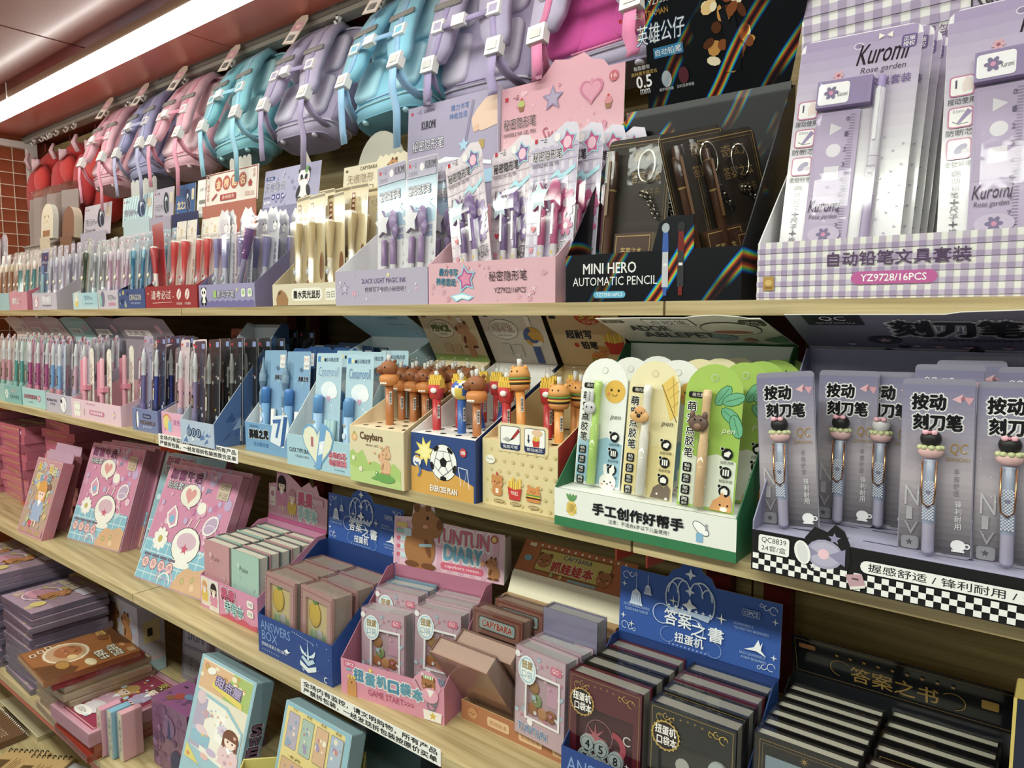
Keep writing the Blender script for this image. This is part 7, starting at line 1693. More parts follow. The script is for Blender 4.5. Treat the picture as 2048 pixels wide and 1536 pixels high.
# ---- brown claw machine box
r = tray('brown counter box with a claw machine lid and scalloped cream edge', -.815, -.572, .892, Z3, .034, .13, .19, '#b5744a', '#c9a070', sides='#b5744a', prof=[(.0016, 0), (.13, 0), (.13, .19), (.115, .19), (.03, .03), (.0016, .034)])
A = Art(); face(A, 26, 17, 10, '#c98f5a', 'round', '#a9683a')
for x in (60, 128, 196): A.rr(x, 8, 48, 17, 4, '#e0b88a').text('抓娃娃本', x + 5, 12, 38, 8, '#a9683a')
A.build(r, (0, 0, 0))
fl_ = [(0, 0), (243, 0), (243, 40)] + [p for i in range(18) for p in ((243 - i * 13.5 - 3, 44), (243 - i * 13.5 - 10.5, 44))] + [(0, 40)]
header(r, fl_, (0, .131, .19), radians(-24), '#e6dcc0', None, name='cream_flap')
A = Art(); A.rect(2, 2, 239, 62, '#b5683a').rr(40, 10, 160, 46, 4, '#8a5a2c').rr(43, 13, 154, 40, 3, '#c9b45a').text('抓娃娃本', 76, 16, 90, 20, '#c0392c', '#efe3c4', .04, bold=.04).text('CAPYBARA', 96, 42, 62, 9, '#3a2a18', '#f2ead6', .05)
for i in range(14): A.circ(26 + i * 15, 60, 2.4, '#efe3c4', 8)
face(A, 58, 32, 14, '#a9683a', 'round', '#7a4a26'); face(A, 190, 24, 14, '#a9683a', 'round', '#7a4a26'); A.ell(22, 30, 9, 6, '#7fa6b8').rr(14, 54, 16, 7, 2, '#e6d6b0').circ(84, 8, 4, '#a9b86a').circ(104, 8, 4, '#d9b45a').rr(120, 4, 60, 5, 2, '#8fa6a9')
header(r, [(0, 0), (243, 0), (243, 66), (0, 66)], (0, .149, .227), radians(-40), '#b5683a', A, name='lid_card')
def claw_nb(lab):
    A = Art(); W_, H = 112, 150
    frame(A, 2, 2, 108, 146, 4, '#8a4a3c'); A.rr(14, 116, 84, 24, 5, '#5a3a34').rr(16, 118, 80, 20, 4, '#9fb4b4').text('CAPYBARA', 22, 122, 68, 12, '#b5483c', '#f0e6da', .06, bold=.03)
    return notebook(.112, .15, .03, '#9a6a5c', '#b99c8c', A, lab, win=(14, 12, 98, 108), clear='#6a5a50', group='brown capybara claw machine notebooks', spine='#7a5a50')
cn_ = claw_nb('x')
M().box(-.03, .0035, .07, .03, .0045, .09, '#c9b48a').ball((-.02, .0035, .03), (.012, .001, .012), '#b5824a', 8, 5).ball((.006, .0035, .028), (.012, .001, .012), '#8a5a3a', 8, 5).tube([(.024, .003, .098), (.024, .003, .06)], .0016, '#8a6a90').build('claw_toy', M_PLAST, cn_)
place(cn_, [((-.772, .932, Z3 + .034), (-.05, 0, 0), 'brown capybara claw notebook at the front of the brown box'), ((-.748, .968, Z3 + .045), (-.04, 0, 0), 'second brown capybara claw notebook in the brown box'), ((-.756, 1.0, Z3 + .03), (-.02, 0, 0), 'last brown notebook in the left column of the brown box')])
cr = notebook(.106, .15, .03, '#a9826a', '#b89a82', Art().rr(10, 20, 86, 110, 4, '#8a5f4a'), group='plain brown notebooks behind the pink capsule ones', spine='#8a6a58')
place(cr, [((-.632, .957, Z3 + .028), (-.02, 0, 0), 'plain brown notebook behind the tall pink capsule one'), ((-.63, .99, Z3 + .028), (-.02, 0, 0), 'last plain brown notebook before the cream flap')])
cr2 = notebook(.106, .15, .03, '#8f86b4', '#c9c6cc', None, 'violet notebook between the pink capsule and plain brown ones', spine='#8f86b4'); cr2.location = (-.63, .925 + .028, Z3 + .066); cr2.rotation_euler = (-.02, 0, 0)
bk = notebook(.128, .16, .032, '#b98f7c', '#b99a8c', None, group='brick coloured notebooks tipping over the box edge', spine='#8a6a60')
place(bk, [((-.772, .925, Z3 + .006), (.60, 0, .0), 'nearer of the two brick coloured notebooks tipping forward'), ((-.758, .969, Z3 + .008), (.60, 0, .0), 'farther of the two brick coloured notebooks tipping forward')])

# ---- maroon and black notebooks in the crown box
def ans_art(base, gold, word, num):
    A = Art(); W_, H = 118, 190
    frame(A, 3, 3, 112, 184, .8, gold)
    for i in range(10): A.star(14 + i * 10, 181 - abs(i - 4.5), 2.4, gold, 4, .3)
    for sx, ox in ((1, 8), (-1, 110)): A.arc(ox + sx * 7, 174, 6, 0, 280, 1.2, gold, 8).arc(ox + sx * 16, 178, 5, 90, 360, 1.2, gold, 8).arc(ox + sx * 24, 176, 3.4, 0, 300, 1, gold, 8)
    A.circ(24, 152, 20, gold, 20).circ(24, 152, 18, '#2a1a1c', 20)
    for i in range(20): A.circ(24 + 19.5 * cos(pi * i / 10), 152 + 19.5 * sin(pi * i / 10), 1.8, gold, 6)
    A.text('扭蛋机', 9, 153, 30, 12, '#f0ece4', bold=.03).text('口袋本', 12, 139, 28, 12, '#f0ece4', bold=.03)
    A.text('ANSWERS', 24, 6, 70, 22, gold)
    return A
def caps(k, num, cols, disc):
    m = M(); A = Art()
    for i, (x, z) in enumerate(((-.026, .092), (-.004, .09), (.02, .082), (-.030, .07), (-.008, .068), (.012, .062), (.034, .06), (.024, .042), (.042, .04))):
        a = .5 * i; m.prism([(x + .0125 * cos(pi * t / 8), z + .0125 * sin(pi * t / 8)) for t in range(16)], .001, .005, 'y', disc)
        if num: A.ring(x * 1000 + 59, z * 1000, 10.5, .8, '#5a6a70', disc).text(num[i], x * 1000 + 56, z * 1000 - 6, 7, 12, '#1f2428', bold=.02)
    m.build('capsules', M_PLAST, k)['kind'] = 'stuff'
    if num: A.build(k, (-.059, .001, 0), name='number_print')
mr = notebook(.118, .19, .032, '#6a1f2e', '#b9b4aa', ans_art('#6a1f2e', '#b08a3f', '', ''), group='maroon notebooks in the crown box', win=(14, 34, 106, 146), clear='#4a1622', spine='#6a1f2e')
caps(mr, '458796132', None, '#b9c3c2')
A = Art(); A.arc(50, 108, 22, 0, 360, .8, '#c98a94', 20).star(44, 104, 20, '#c96a74', 8, .25).arc(72, 100, 22, -90, 90, 9, '#c2485c', 10).arc(96, 116, 7, 40, 320, 2, '#e6e2da', 10).star(96, 80, 4, '#e6e2da', 4, .3); A.build(mr, (-.059, .005, 0), name='window_print', lift=.0001)
bn = notebook(.118, .19, .032, '#232222', '#b9b4aa', ans_art('#232222', '#b8983f', '', ''), group='black and gold notebooks in the crown box', win=(14, 34, 106, 146), clear='#33302e', spine='#232222')
m = M().ball((.012, .0035, .09), (.026, .0015, .014), '#7c8cb4').ball((.032, .0035, .1), (.012, .0015, .018), '#7c8cb4').prism([(-.012 + .010 * cos(t), .116 + .010 * sin(t)) for t in [pi * i / 6 for i in range(12)]], .003, .0045, 'y', '#c9c6bc')
for x, z in ((-.03, .05), (-.006, .046), (.02, .05), (.036, .128)): m.prism([(x + .0125 * cos(pi * t / 8), z + .0125 * sin(pi * t / 8)) for t in range(16)], .001, .005, 'y', '#c3cac9')
m.build('capsules', M_PLAST, bn)['kind'] = 'stuff'
place(mr, [((-.493, .832, Z3 + .003), (-.03, 0, 0), 'front maroon notebook with number capsules in the crown box'), ((-.492, .938, Z3 + .003), (-.03, 0, 0), 'last maroon notebook in the left column of the crown box'), ((-.362, .905, Z3 + .003), (-.03, 0, 0), 'maroon notebook third from the front in the right column of the crown box')])
place(bn, [((-.362, .832, Z3 + .001), (-.03, 0, 0), 'front black and gold notebook with a blue whale in the crown box'), ((-.492, .868, Z3 + .003), (-.03, 0, 0), 'second notebook, black, in the left column of the crown box'), ((-.490, .903, Z3 + .003), (-.03, 0, 0), 'third notebook, black, in the left column of the crown box'), ((-.361, .868, Z3 + .003), (-.03, 0, 0), 'second notebook, black, in the right column of the crown box'), ((-.361, .940, Z3 + .003), (-.03, 0, 0), 'last notebook, black, in the right column of the crown box')])

# ---- black answer book box
r = tray('black counter box with gold lettering full of pale edged black notebooks', -.29, -.03, .842, Z3, .08, .185, .2, '#17181b', '#1d1e22', sides='#23252a', mat=M_GLOSS)
A = Art(); frame(A, 4, 4, 256, 58, .8, '#8a6f3a'); A.text('答案之书', 76, 12, 104, 26, '#a8843c', bold=.01).arc(64, 28, 14, 40, 260, 1, '#a8843c').arc(196, 26, 14, -80, 140, 1, '#a8843c').rr(10, 48, 22, 8, 2, '#a8703c').rr(226, 30, 18, 14, 2, '#a8843c')
for i in range(9): A.star(60 + i * 17, 50, 3.2, '#a8843c', 5, .5)
header(r, [(0, 0), (263, 0), (263, 66), (0, 66)], (0, .186, .2), radians(20), '#1a1b1f', A, mat=M_GLOSS, back='#1a1b1f')
A = Art(); frame(A, 6, 6, 106, 176, .8, '#a8843c'); frame(A, 10, 10, 98, 168, .5, '#a8843c'); A.rr(14, 14, 90, 150, 2, '#8fa3b0').text('答案之书', 34, 80, 50, 14, '#e9eef0').star(60, 172, 6, '#a8843c', 8, .3)
ab = notebook(.118, .188, .021, '#1c1b1d', '#e0dccb', A, group='black notebooks with pale page edges', spine='#1c1b1d', clear=None)
A = Art(); frame(A, 6, 6, 106, 176, .8, '#a8843c'); A.text('答案之书', 34, 120, 50, 14, '#c9a24a')
abm = notebook(.118, .188, .021, '#3a1a1c', '#e0dccb', A, group='black notebooks with pale page edges', spine='#2a1416')
place(ab, [((-.226, .848 + .0265 * i, Z3 + .004), (-.03, 0, 0), '%s black notebook in the left column of the black box' % ORD[i]) for i in range(6)] + [((-.101, .90 + .031 * i, Z3 + .004), (-.03, 0, 0), '%s black notebook in the right column of the black box' % ORD[i + 1]) for i in range(4)])
place(abm, [((-.101, .862, Z3 + .004), (-.03, 0, 0), 'front notebook, dark maroon, in the right column of the black box')])
A = Art(); A.rect(0, 0, 3, 330, '#d9c05a'); 
for i in range(24): A.circ(16 + 2 * sin(i), 322 - i * 6, 2, '#b5683a', 6)
A.arc(18, 160, 8, 0, 300, 2, '#d9c05a').rr(10, 40, 60, 90, 3, '#4a6a9a').rr(13, 43, 54, 84, 3, '#22304e').text('之书', 20, 70, 40, 24, '#c9d6e6')
nv = flatbox('gift_box', 'tall navy box with a gold edge at the right picture border', 'box', .12, .33, .05, '#1a2238', '#c9b45a', A, M_GLOSS)
nv.location = (.033, .842, Z3 + .0005)

# ================================================================ fourth shelf and the base
Z4 = ZS[3]
def flat(name, lab, cat, w, d, t, top, side, art, group=None, mat=None, wrap=True, under=None):
    """book or box lying flat, origin at its near left corner, d deep along y"""
    k = thing(name, lab, cat, group=group)
    M().box(0, 0, 0, w, d, t, [side, side, side, side, top, side]).build('box_body', mat or M_GLOSS, k)
    if art: art.build(k, (0, 0, t), (1, 0, 0), (0, 1, 0), name='cover_print', mat=mat or M_GLOSS)
    M().box(.002, -.0008, t * .18, w - .002, -.0002, t * .82, under or '#cfc6bc').build('page_edges', M_PAGES, k)
    if wrap: M().box(-.0015, -.002, 0, w + .0015, d + .0015, t + .0016, '#fff').build('film', M_WRAP, k)
    return k
A = Art(); scatter(A, 30, 10, 10, 220, 200, ['#c9a6b4', '#d8bfa0', '#a99ab8', '#c9b46a'], 5, 16, ('circ', 'star', 'heart'), 41)
A.ell(90, 80, 60, 34, '#d99aae', 20).arc(90, 80, 54, 0, 360, 4, '#e9c6d0', 14).text('贴纸乐园', 20, 150, 110, 30, '#d9c05a', '#8a7aa0', .06, rot=0).rr(140, 150, 70, 40, 5, '#b9b0c8').circ(170, 40, 22, '#c9b46a'); capy(A, 130, 60, 90, '#b5794a')
pu = flat('sticker_book', 'x', 'sticker book', .232, .212, .017, '#b79aae', '#8a78a0', A, 'violet edged sticker books stacked on the fourth shelf', under='#7a6a94')
place(pu, [((-2.565 + .008 * ((i * 5) % 3) - .004, .706 + .003 * (i % 2), Z4 + .0005 + .0188 * i), (0, 0, .03 * ((i * 7 % 5) - 2) / 2), '%s violet edged sticker book from the bottom of the stack left of the brown book' % NTH[i] if i < 12 else 'topmost violet edged sticker book of the stack left of the brown book') for i in range(13)] +
          [((-2.84 + .006 * ((i * 5) % 3), .70 + .004 * (i % 2), Z4 + .0005 + .0188 * i), (0, 0, .03 * ((i * 3 % 5) - 2) / 2), ('%s violet edged sticker book from the bottom of the second stack from the picture edge' % (NTH[i] if i < 14 else ('fifteenth', 'sixteenth')[i - 14]))) for i in range(16)] +
          [((-3.12 + .006 * ((i * 5) % 3), .70 + .004 * (i % 2), Z4 + .0005 + .0188 * i), (0, 0, .02 * ((i * 3 % 5) - 2)), '%s violet edged sticker book from the bottom of the stack at the picture edge' % NTH[i]) for i in range(14)])
A = Art(); A.rect(4, 4, 222, 234, '#6f4426'); A.poly([(4, 4), (120, 4), (150, 60), (200, 90), (226, 70), (226, 238), (160, 238), (120, 200), (60, 216), (4, 180)], '#a8682f')
A.ell(88, 92, 70, 56, '#e9dcc0').ell(88, 92, 62, 49, '#c9a27a').ell(84, 98, 44, 34, '#b5703c').ell(126, 96, 16, 12, '#e0c48a').ell(160, 62, 30, 18, '#6f4426').ell(160, 62, 27, 15.5, '#b98a3c')
face(A, 78, 96, 22, '#b5703c', 'round', '#8a5228')
A.text('咔皮巴拉', 128, 176, 84, 28, '#f3ead6', '#4a2c18', .07, bold=.03).text('贴纸书', 140, 142, 66, 26, '#f3ead6', '#4a2c18', .07, bold=.03).ell(196, 120, 26, 13, '#d9c9a4')
for i in range(3): A.rr(8 + i * 12, 60 - i * 22, 22, 15, 4, '#e9dcc0').rr(11 + i * 12, 63 - i * 22, 16, 9, 3, '#8a5a34')
A.rr(10, 190, 34, 22, 3, '#c9a24a').text('100', 14, 194, 26, 13, '#5a3418').ell(60, 196, 22, 14, '#8a5228').ell(150, 216, 14, 7, '#c9935a').rr(184, 214, 30, 18, 2, '#a8805a')
br = flat('sticker_book', 'brown capybara sticker book lying on top of the red edged one', 'sticker book', .225, .238, .016, '#8a5630', '#b0642f', A, under='#c9a06a')
A2 = Art(); A2.rect(6, 6, 206, 220, '#a83a24'); A2.rect(24, 20, 170, 190, '#d6d2ca'); scatter(A2, 20, 30, 26, 188, 200, ['#b9a9a4', '#e6e2dc'], 5, 10, ('circ',), 3)
for j in range(3): A2.rect(8 + j * 5, 8, 1.5, 216, '#d98a5a')
rd = flat('sticker_book', 'x', 'sticker book', .222, .232, .018, '#a8321f', '#a8321f', A2, 'red edged sticker books', under='#8a2418')
zz = Z4 + .0005
fb = flat('sticker_book', 'x', 'sticker book', .215, .225, .0165, '#c9b08f', '#b99a78', Art().rect(8, 8, 199, 209, '#d6c2a0').text('贴纸', 40, 90, 120, 40, '#a5783c'), 'tan sticker books under the brown capybara book', under='#a98a68')
place(fb, [((-2.262 + .01 * ((i * 5) % 3), .668 + .004 * (i % 2) + .02, zz + .0182 * i), (0, 0, .05 * ((i * 7 % 5) - 2) / 2), '%s tan sticker book from the bottom of the stack under the brown capybara book' % NTH[i]) for i in range(7)])
place(rd, [((-2.268, .668, zz + .0182 * 7 + .001), (0, 0, -.03), 'red edged sticker book directly under the brown capybara book')])
br.location = (-2.262, .652, zz + .0182 * 7 + .022); br.rotation_euler = (0, 0, -.06)
place(rd, [((-2.085, .672, zz), (0, 0, -.02), 'lower red edged sticker book at the shelf front under the pink dress-up box'), ((-2.08, .676, zz + .02), (0, 0, .03), 'upper red edged sticker book under the pink dress-up box')])
A = Art(); A.rect(4, 4, 222, 252, '#d9a0b4'); A.rect(42, 14, 176, 232, '#a83a5a'); frame(A, 46, 18, 168, 224, 2, '#e9c6c0')
for i in range(6):
    A.rect(48, 20 + i * 37, 164, 1, '#c9768a'); A.rect(56 + i * 27, 20, 1, 220, '#c9768a')
girl(A, 96, 60, 130, '#e3b6cc', '#c9a05a'); girl(A, 166, 120, 110, '#b9a0cc', '#6a4a3c'); A.ell(110, 66, 40, 26, '#d8c9d2').ell(100, 40, 40, 16, '#ece6e0').text('100+', 82, 33, 36, 13, '#4a4a5a')
for i in range(3): A.rr(8, 36 + i * 66, 27, 44, 4, '#e6d25a').text('贴纸', 11, 50 + i * 66, 20, 14, '#f3f0ea', '#b08a2c', .06)
A.text('变装', 140, 216, 60, 22, '#e6d25a', '#8a3a4a', .06); scatter(A, 26, 50, 24, 210, 236, ['#e6c6d6', '#f0e6ea', '#b9cfe0', '#e6b04a'], 3, 9, ('star', 'heart', 'circ'), 14)
pkb = flat('dress_up_sticker_box', 'pink dress-up sticker box lying on the red edged books', 'sticker box', .232, .262, .034, '#d9a8b8', '#c98aa4', A, None, M_GLOSS, True, '#c98aa4')
pkb.location = (-2.092, .668, zz + .0395); pkb.rotation_euler = (0, 0, .02)
# card carton with capybaras
A = Art(); A.rect(0, 0, 226, 220, '#c6b2ca')
for i in range(12):
    a = 2 * pi * i / 12; A.poly([(113, 130), (113 + 95 * cos(a), 130 + 80 * sin(a)), (113 + 95 * cos(a + .22), 130 + 80 * sin(a + .22))], '#d8cbb0' if i % 2 else '#b9c3d6')
capy(A, 66, 104, 96, '#b5703c'); capy(A, 150, 92, 96, '#c4824a', -1); A.text('惊喜盲盒', 40, 62, 150, 30, '#ece6da', '#6a4a3a', .07, bold=.03)
an = flatbox('surprise_carton', 'lilac carton printed with two capybaras behind the brown sticker book', 'carton', .226, .22, .08, '#d3c3d6', '#c3b6ca', A, M_PAPER)
an.location = (-2.306, .945, zz)
B = Art(); B.rr(14, 100, 50, 70, 4, '#d9c48a').rr(26, 120, 16, 26, 2, '#3a2e28').rect(1, 1, 78, 40, '#a9c3d0').rect(10, 41, 60, 10, '#e0b8c0'); B.build(an, (.113, .001, 0), (0, 1, 0), (0, 0, 1), name='side_print')
sg = flatbox('sign_carton', 'x', 'carton', .13, .19, .045, '#8f86a4', '#b48aa4', Art().rr(10, 110, 110, 60, 4, '#b0a9c0').text('SIGN', 24, 126, 80, 28, '#5a5270').rr(10, 16, 110, 84, 4, '#a9a2b4').text('手账', 34, 36, 62, 40, '#7a7288'), M_GLOSS, group='violet sign cartons behind the acrylic boxes')
place(sg, [((-2.03, 1.03, zz), (-.08, 0, .1), 'left violet sign carton behind the purple acrylic boxes'), ((-1.90, 1.06, zz), (-.08, 0, .1), 'right violet sign carton behind the purple acrylic boxes')])

# purple card boxes in acrylic, small boxes beside
A = Art(); scatter(A, 30, 8, 8, 150, 165, ['#8a4a86', '#6f3a72', '#a0609a'], 4, 12, ('circ',), 6); A.circ(80, 120, 26, '#8f5a94').poly([(72, 90), (88, 90), (84, 130), (80, 142), (76, 130)], '#3c4a72').ell(110, 36, 28, 34, '#3a3f66')
for i in range(1, 4): A.rect(2, i * 44, 156, .8, '#5f2f62').rect(i * 40, 2, .8, 168, '#5f2f62')
T = Art(); scatter(T, 14, 8, 8, 150, 85, ['#8a4a86', '#6f3a72'], 5, 10, ('circ',), 2); T.ell(60, 40, 16, 13, '#a8463a').ell(84, 52, 18, 10, '#6a86a8').ell(46, 24, 14, 9, '#8a5a3a').ell(108, 58, 14, 7, '#8a8a5a'); T.rect(24, 70, 14, 6, '#4a2a52')
acr = thing('acrylic_card_box', 'x', 'card box', group='purple card boxes in clear acrylic')
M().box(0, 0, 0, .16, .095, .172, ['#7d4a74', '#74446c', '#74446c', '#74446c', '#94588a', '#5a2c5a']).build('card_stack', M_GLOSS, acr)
A.build(acr, (0, 0, 0)); T.build(acr, (0, 0, .172), (1, 0, 0), (0, 1, 0), name='lid_print')
M().box(-.006, -.004, 0, .166, .1, .178, '#fff').build('acrylic_case', M_THIN, acr)
place(acr, [((-1.738, .772, zz), (0, 0, .04), 'nearer purple card box in clear acrylic left of the blue sticker box'), ((-1.742, .885, zz), (0, 0, .04), 'farther purple card box in clear acrylic')])
ap = thing('acrylic_cover', 'tall empty clear acrylic cover left of the nearer purple card box', 'cover', (-1.80, .755, zz), (0, 0, -.1))
M().box(0, 0, 0, .05, .002, .175, '#fff').box(0, .002, 0, .002, .11, .175, '#fff').box(.048, .002, 0, .05, .11, .175, '#fff').box(0, .11, 0, .05, .112, .175, '#fff').build('acrylic_wall', M_THIN, ap)
for i, (c_, lab) in enumerate((('#d99ab0', 'pink slim card set in clear sleeve, leftmost of three at the shelf front'), ('#7fb4cc', 'blue slim card set in clear sleeve between two pink ones'), ('#dca4ae', 'pink slim card set right of the blue one'))):
    k = flatbox('slim_card_set', lab, 'card set', .024, .125, .05, '#d9d3b4', c_, Art().rect(2, 2, 3, 121, c_).rect(19, 2, 3, 121, c_).vtext('说明书卡片', 8, 20, 8, 90, '#6a7a78'), M_GLOSS, wrap=True)
    k.location = (-1.868 + .030 * i, .70 + .012 * i, zz); k.rotation_euler = (0, 0, .05)

# leaning sticker boxes at the front
def house_art(W_, H, blue):
    A = Art()
    if blue:
        A.rect(2, 2, W_ - 4, H - 4, '#9cc3cf'); A.rect(10, 10, W_ - 20, H - 20, '#e6ddc6')
        A.rect(10, H * .70, W_ - 20, H * .26, '#e0b48a').poly([(W_ * .5, H * .70), (W_ - 10, H * .70), (W_ - 10, H - 12), (W_ * .62, H - 12)], '#a9c06a'); scatter(A, 22, 16, H * .72, W_ - 16, H - 18, ['#d98a7a', '#f0e2c0', '#c9a05a', '#e8d48a'], 5, 12, ('circ', 'star'), 13)
        A.ell(W_ * .24, H * .89, 18, 12, '#f1ede2', 30).poly([(W_ * .28, H * .76), (W_ * .86, H * .70), (W_ * .84, H * .75), (W_ * .3, H * .81)], '#e6cf5a').text('甜点屋', W_ * .34, H * .79, W_ * .46, H * .09, '#b9a0d4', '#6a5a90', .08, bold=.03, rot=-4)
        A.poly([(12, 12), (W_ - 12, 12), (W_ - 12, H * .52), (W_ * .62, H * .66), (12, H * .68)], '#9cc3cf').poly([(18, H * .16), (W_ - 18, H * .12), (W_ - 18, H * .50), (W_ * .60, H * .63), (18, H * .65)], '#efeadb')
        A.rect(18, H * .16, W_ * .2, H * .47, '#b5a6c8').rect(W_ * .5, H * .32, W_ * .14, H * .24, '#f6f2ea')
        A.ell(W_ * .16, H * .62, 18, 24, '#ddc3cc').ell(W_ * .3, H * .5, 14, 12, '#c9a3b0').rr(W_ * .1, H * .2, W_ * .34, H * .12, 5, '#8fbcd0').ell(W_ * .26, H * .34, 24, 14, '#e6c9d2').flower(W_ * .62, H * .44, 22, '#d9c9e2', '#c9a9cc', 8)
        girl(A, W_ * .78, H * .12, H * .38, '#e9c6cc', '#7a4a34'); A.ell(W_ * .5, H * .2, 20, 12, '#c9b0dc').ell(W_ * .4, H * .13, 16, 10, '#e6b8b0')
        scatter(A, 26, 22, H * .14, W_ - 24, H * .58, ['#e0c46a', '#c9a3b0', '#a9c0d4', '#e6b09a'], 3, 8, ('star', 'circ', 'heart'), 5)
        A.poly([(12, 12), (W_ * .34, 12), (12, H * .16)], '#e0cf6a').star(W_ * .12, H * .07, 10, '#d98a4a')
        A.it = A.it[:1] + [([(x, H * .00042 + y * .58) for x, y in v], f, c) for v, f, c in A.it[1:]]
    else:
        A.rect(2, 2, W_ - 4, H - 4, '#8fbccc'); A.rect(8, 8, W_ - 24, H - 16, '#e6d184')
        q = random.Random(6)
        for j in range(4):
            for i in range(4 if j != 1 else 2):
                x, y, w, h = (16 + i * 44, H - 82 - j * 84, 36, 66) if j != 1 else (16 + i * 90, H - 82 - j * 84, 78, 66)
                A.rr(x, y, w, h, 3, '#8a7a6a').rr(x + 1, y + 1, w - 2, h - 2, 3, ['#b9a9c4', '#a9c0b0', '#d9b08a', '#aab9cc', '#cbb8dc', '#b5cfa0'][(i + j * 2) % 6]).text('卡片', x + w * .25, y + h + 3, w * .5, 6, '#6a5a34')
                for k in range(9): A.circ(x + q.uniform(6, w - 6), y + q.uniform(6, h - 6), q.uniform(2, 6), q.choice(['#e9d9c0', '#c98a8a', '#8fa6c0', '#f0e8d4', '#a98ac0']), 7)
        for j in range(3): A.circ(W_ - 34, 60 + j * 30, 10, '#8a7a4a').circ(W_ - 34, 60 + j * 30, 8, '#e6d184').circ(W_ - 34, 60 + j * 30, 4, '#8a7a4a')
    return A
hb_ = flatbox('sticker_box', 'blue framed sweet shop sticker box leaning against the third shelf from below', 'sticker box', .212, .375, .042, '#a5c6d0', '#7a96a0', flim(house_art(212, 375, True), 212, 375), M_GLOSS, '#7a96a0')
hb_.location = (-1.372, .672, zz); hb_.rotation_euler = (-.27, 0, 0)
B = Art(); B.vtext('SWEET HOUSE', 8, 40, 26, 250, '#7a5a72', ol='#c9b9c4', ow=.06, bold=.03); B.build(hb_, (.106, .001, 0), (0, 1, 0), (0, 0, 1), name='side_print')
yb = flatbox('sticker_box', 'yellow sticker sheet box with a blue border, right of the sweet shop box', 'sticker box', .20, .36, .034, '#a5c6d0', '#8fb0bc', flim(house_art(200, 360, False), 200, 360), M_GLOSS, '#8fb0bc')
yb.location = (-1.085, .70, zz); yb.rotation_euler = (-.24, 0, 0)
dx = flatbox('sticker_box', 'dark teal box standing behind the yellow sticker box', 'sticker box', .2, .34, .05, '#47636c', '#3f5860', Art().text('贴纸', 120, 200, 60, 30, '#8a5a60'), M_GLOSS)
dx.location = (-1.02, .86, zz); dx.rotation_euler = (-.12, 0, 0)
ct = thing('yellow_carton', 'open yellow cardboard carton at the bottom picture edge', 'carton', (-1.075, .893, zz), (0, 0, radians(-135)))
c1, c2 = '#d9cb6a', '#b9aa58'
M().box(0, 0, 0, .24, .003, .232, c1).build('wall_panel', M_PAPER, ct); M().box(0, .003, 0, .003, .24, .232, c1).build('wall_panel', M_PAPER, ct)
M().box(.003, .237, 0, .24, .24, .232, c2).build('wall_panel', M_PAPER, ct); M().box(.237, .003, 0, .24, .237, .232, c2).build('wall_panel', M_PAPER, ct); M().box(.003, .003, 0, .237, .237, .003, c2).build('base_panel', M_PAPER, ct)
mb = flat('sticker_book', 'x', 'sticker book', .2, .15, .014, '#7a4a58', '#5a3440', scatter(Art(), 26, 8, 8, 190, 140, ['#a86a78', '#c98a7a', '#8a5a70', '#d9b0a0'], 5, 12, ('circ', 'star'), 8), 'maroon sticker books right of the yellow carton', under='#5a3440')
place(mb, [((-.84 + .004 * i, .80, zz + .016 * i), (0, 0, .1), '%s maroon sticker book from the bottom, right of the yellow carton' % NTH[i]) for i in range(12)])

# base board: spiral notebooks
nb = thing('spiral_notebook', 'brown covered spiral notebook lying at the bottom left picture edge', 'notebook', (-2.95, .625, -1.4195))
M().box(0, 0, 0, .25, .16, .022, ['#6a4a34', '#6a4a34', '#6a4a34', '#6a4a34', '#7d5a40', '#6a4a34']).build('cover', M_GLOSS, nb)
A = Art(); A.rr(150, 30, 60, 40, 3, '#a98a68').text('NOTE', 140, 100, 80, 20, '#b9a084').rr(20, 20, 100, 40, 4, '#94704e'); A.build(nb, (0, 0, .022), (1, 0, 0), (0, 1, 0), name='cover_print')
for i in range(18):
    M().tube([(.008 + i * .0136, .164 + .011 * cos(pi * t / 5), .014 + .011 * sin(pi * t / 5)) for t in range(10)], .0018, '#cfcac0', 5, True).build('spiral_ring', M_METAL, nb)
nc = thing('spiral_notebook', 'cream notebook with a round brown print behind the brown spiral one', 'notebook', (-3.02, .802, -1.4195))
M().box(0, 0, 0, .37, .16, .016, ['#b9ab84', '#b9ab84', '#b9ab84', '#b9ab84', '#d6cba6', '#b9ab84']).build('cover', M_GLOSS, nc)
A = Art(); A.circ(160, 110, 22, '#7a5636').circ(160, 110, 16, '#b9996a').text('hello', 220, 70, 60, 24, '#9a8a68', sk=.2).ell(320, 40, 30, 16, '#c3b58c').rect(6, 6, 358, 3, '#b9ab84'); A.build(nc, (0, 0, .016), (1, 0, 0), (0, 1, 0), name='cover_print')
for i in range(2):
    k = thing('spiral_notebook', ('left tan notebook with a barcode back beside the brown spiral one', 'right tan notebook with a barcode back beside the white paper bag')[i], 'notebook', (-2.60 + .108 * i, .625 + .03 * i, -1.4195 + .0085 * i), (0, 0, radians(33)), 'tan barcode notebooks on the base board')
    M().box(0, 0, 0, .15, .115, .008, '#c9a468').build('back_cover', M_PAPER, k)
    A = Art(); A.rr(14, 20, 38, 48, 2, '#8a6a3c')
    for j in range(9): A.rect(17 + j * 3.6, 24, 1.5 + .6 * (j % 2), 40, '#4a361c')
    for j in range(7): A.rect(64 + j * 8, 18, 2, 60 - (j * 13) % 20, '#8a6a3c')
    A.build(k, (0, 0, .008), (1, 0, 0), (0, 1, 0), name='back_print')
    for j in range(8): M().tube([(.012 + j * .018, .112 + .008 * cos(pi * t / 4), .006 + .008 * sin(pi * t / 4)) for t in range(8)], .0015, '#2c2a28', 5, True).build('spiral_ring', M_METAL, k)
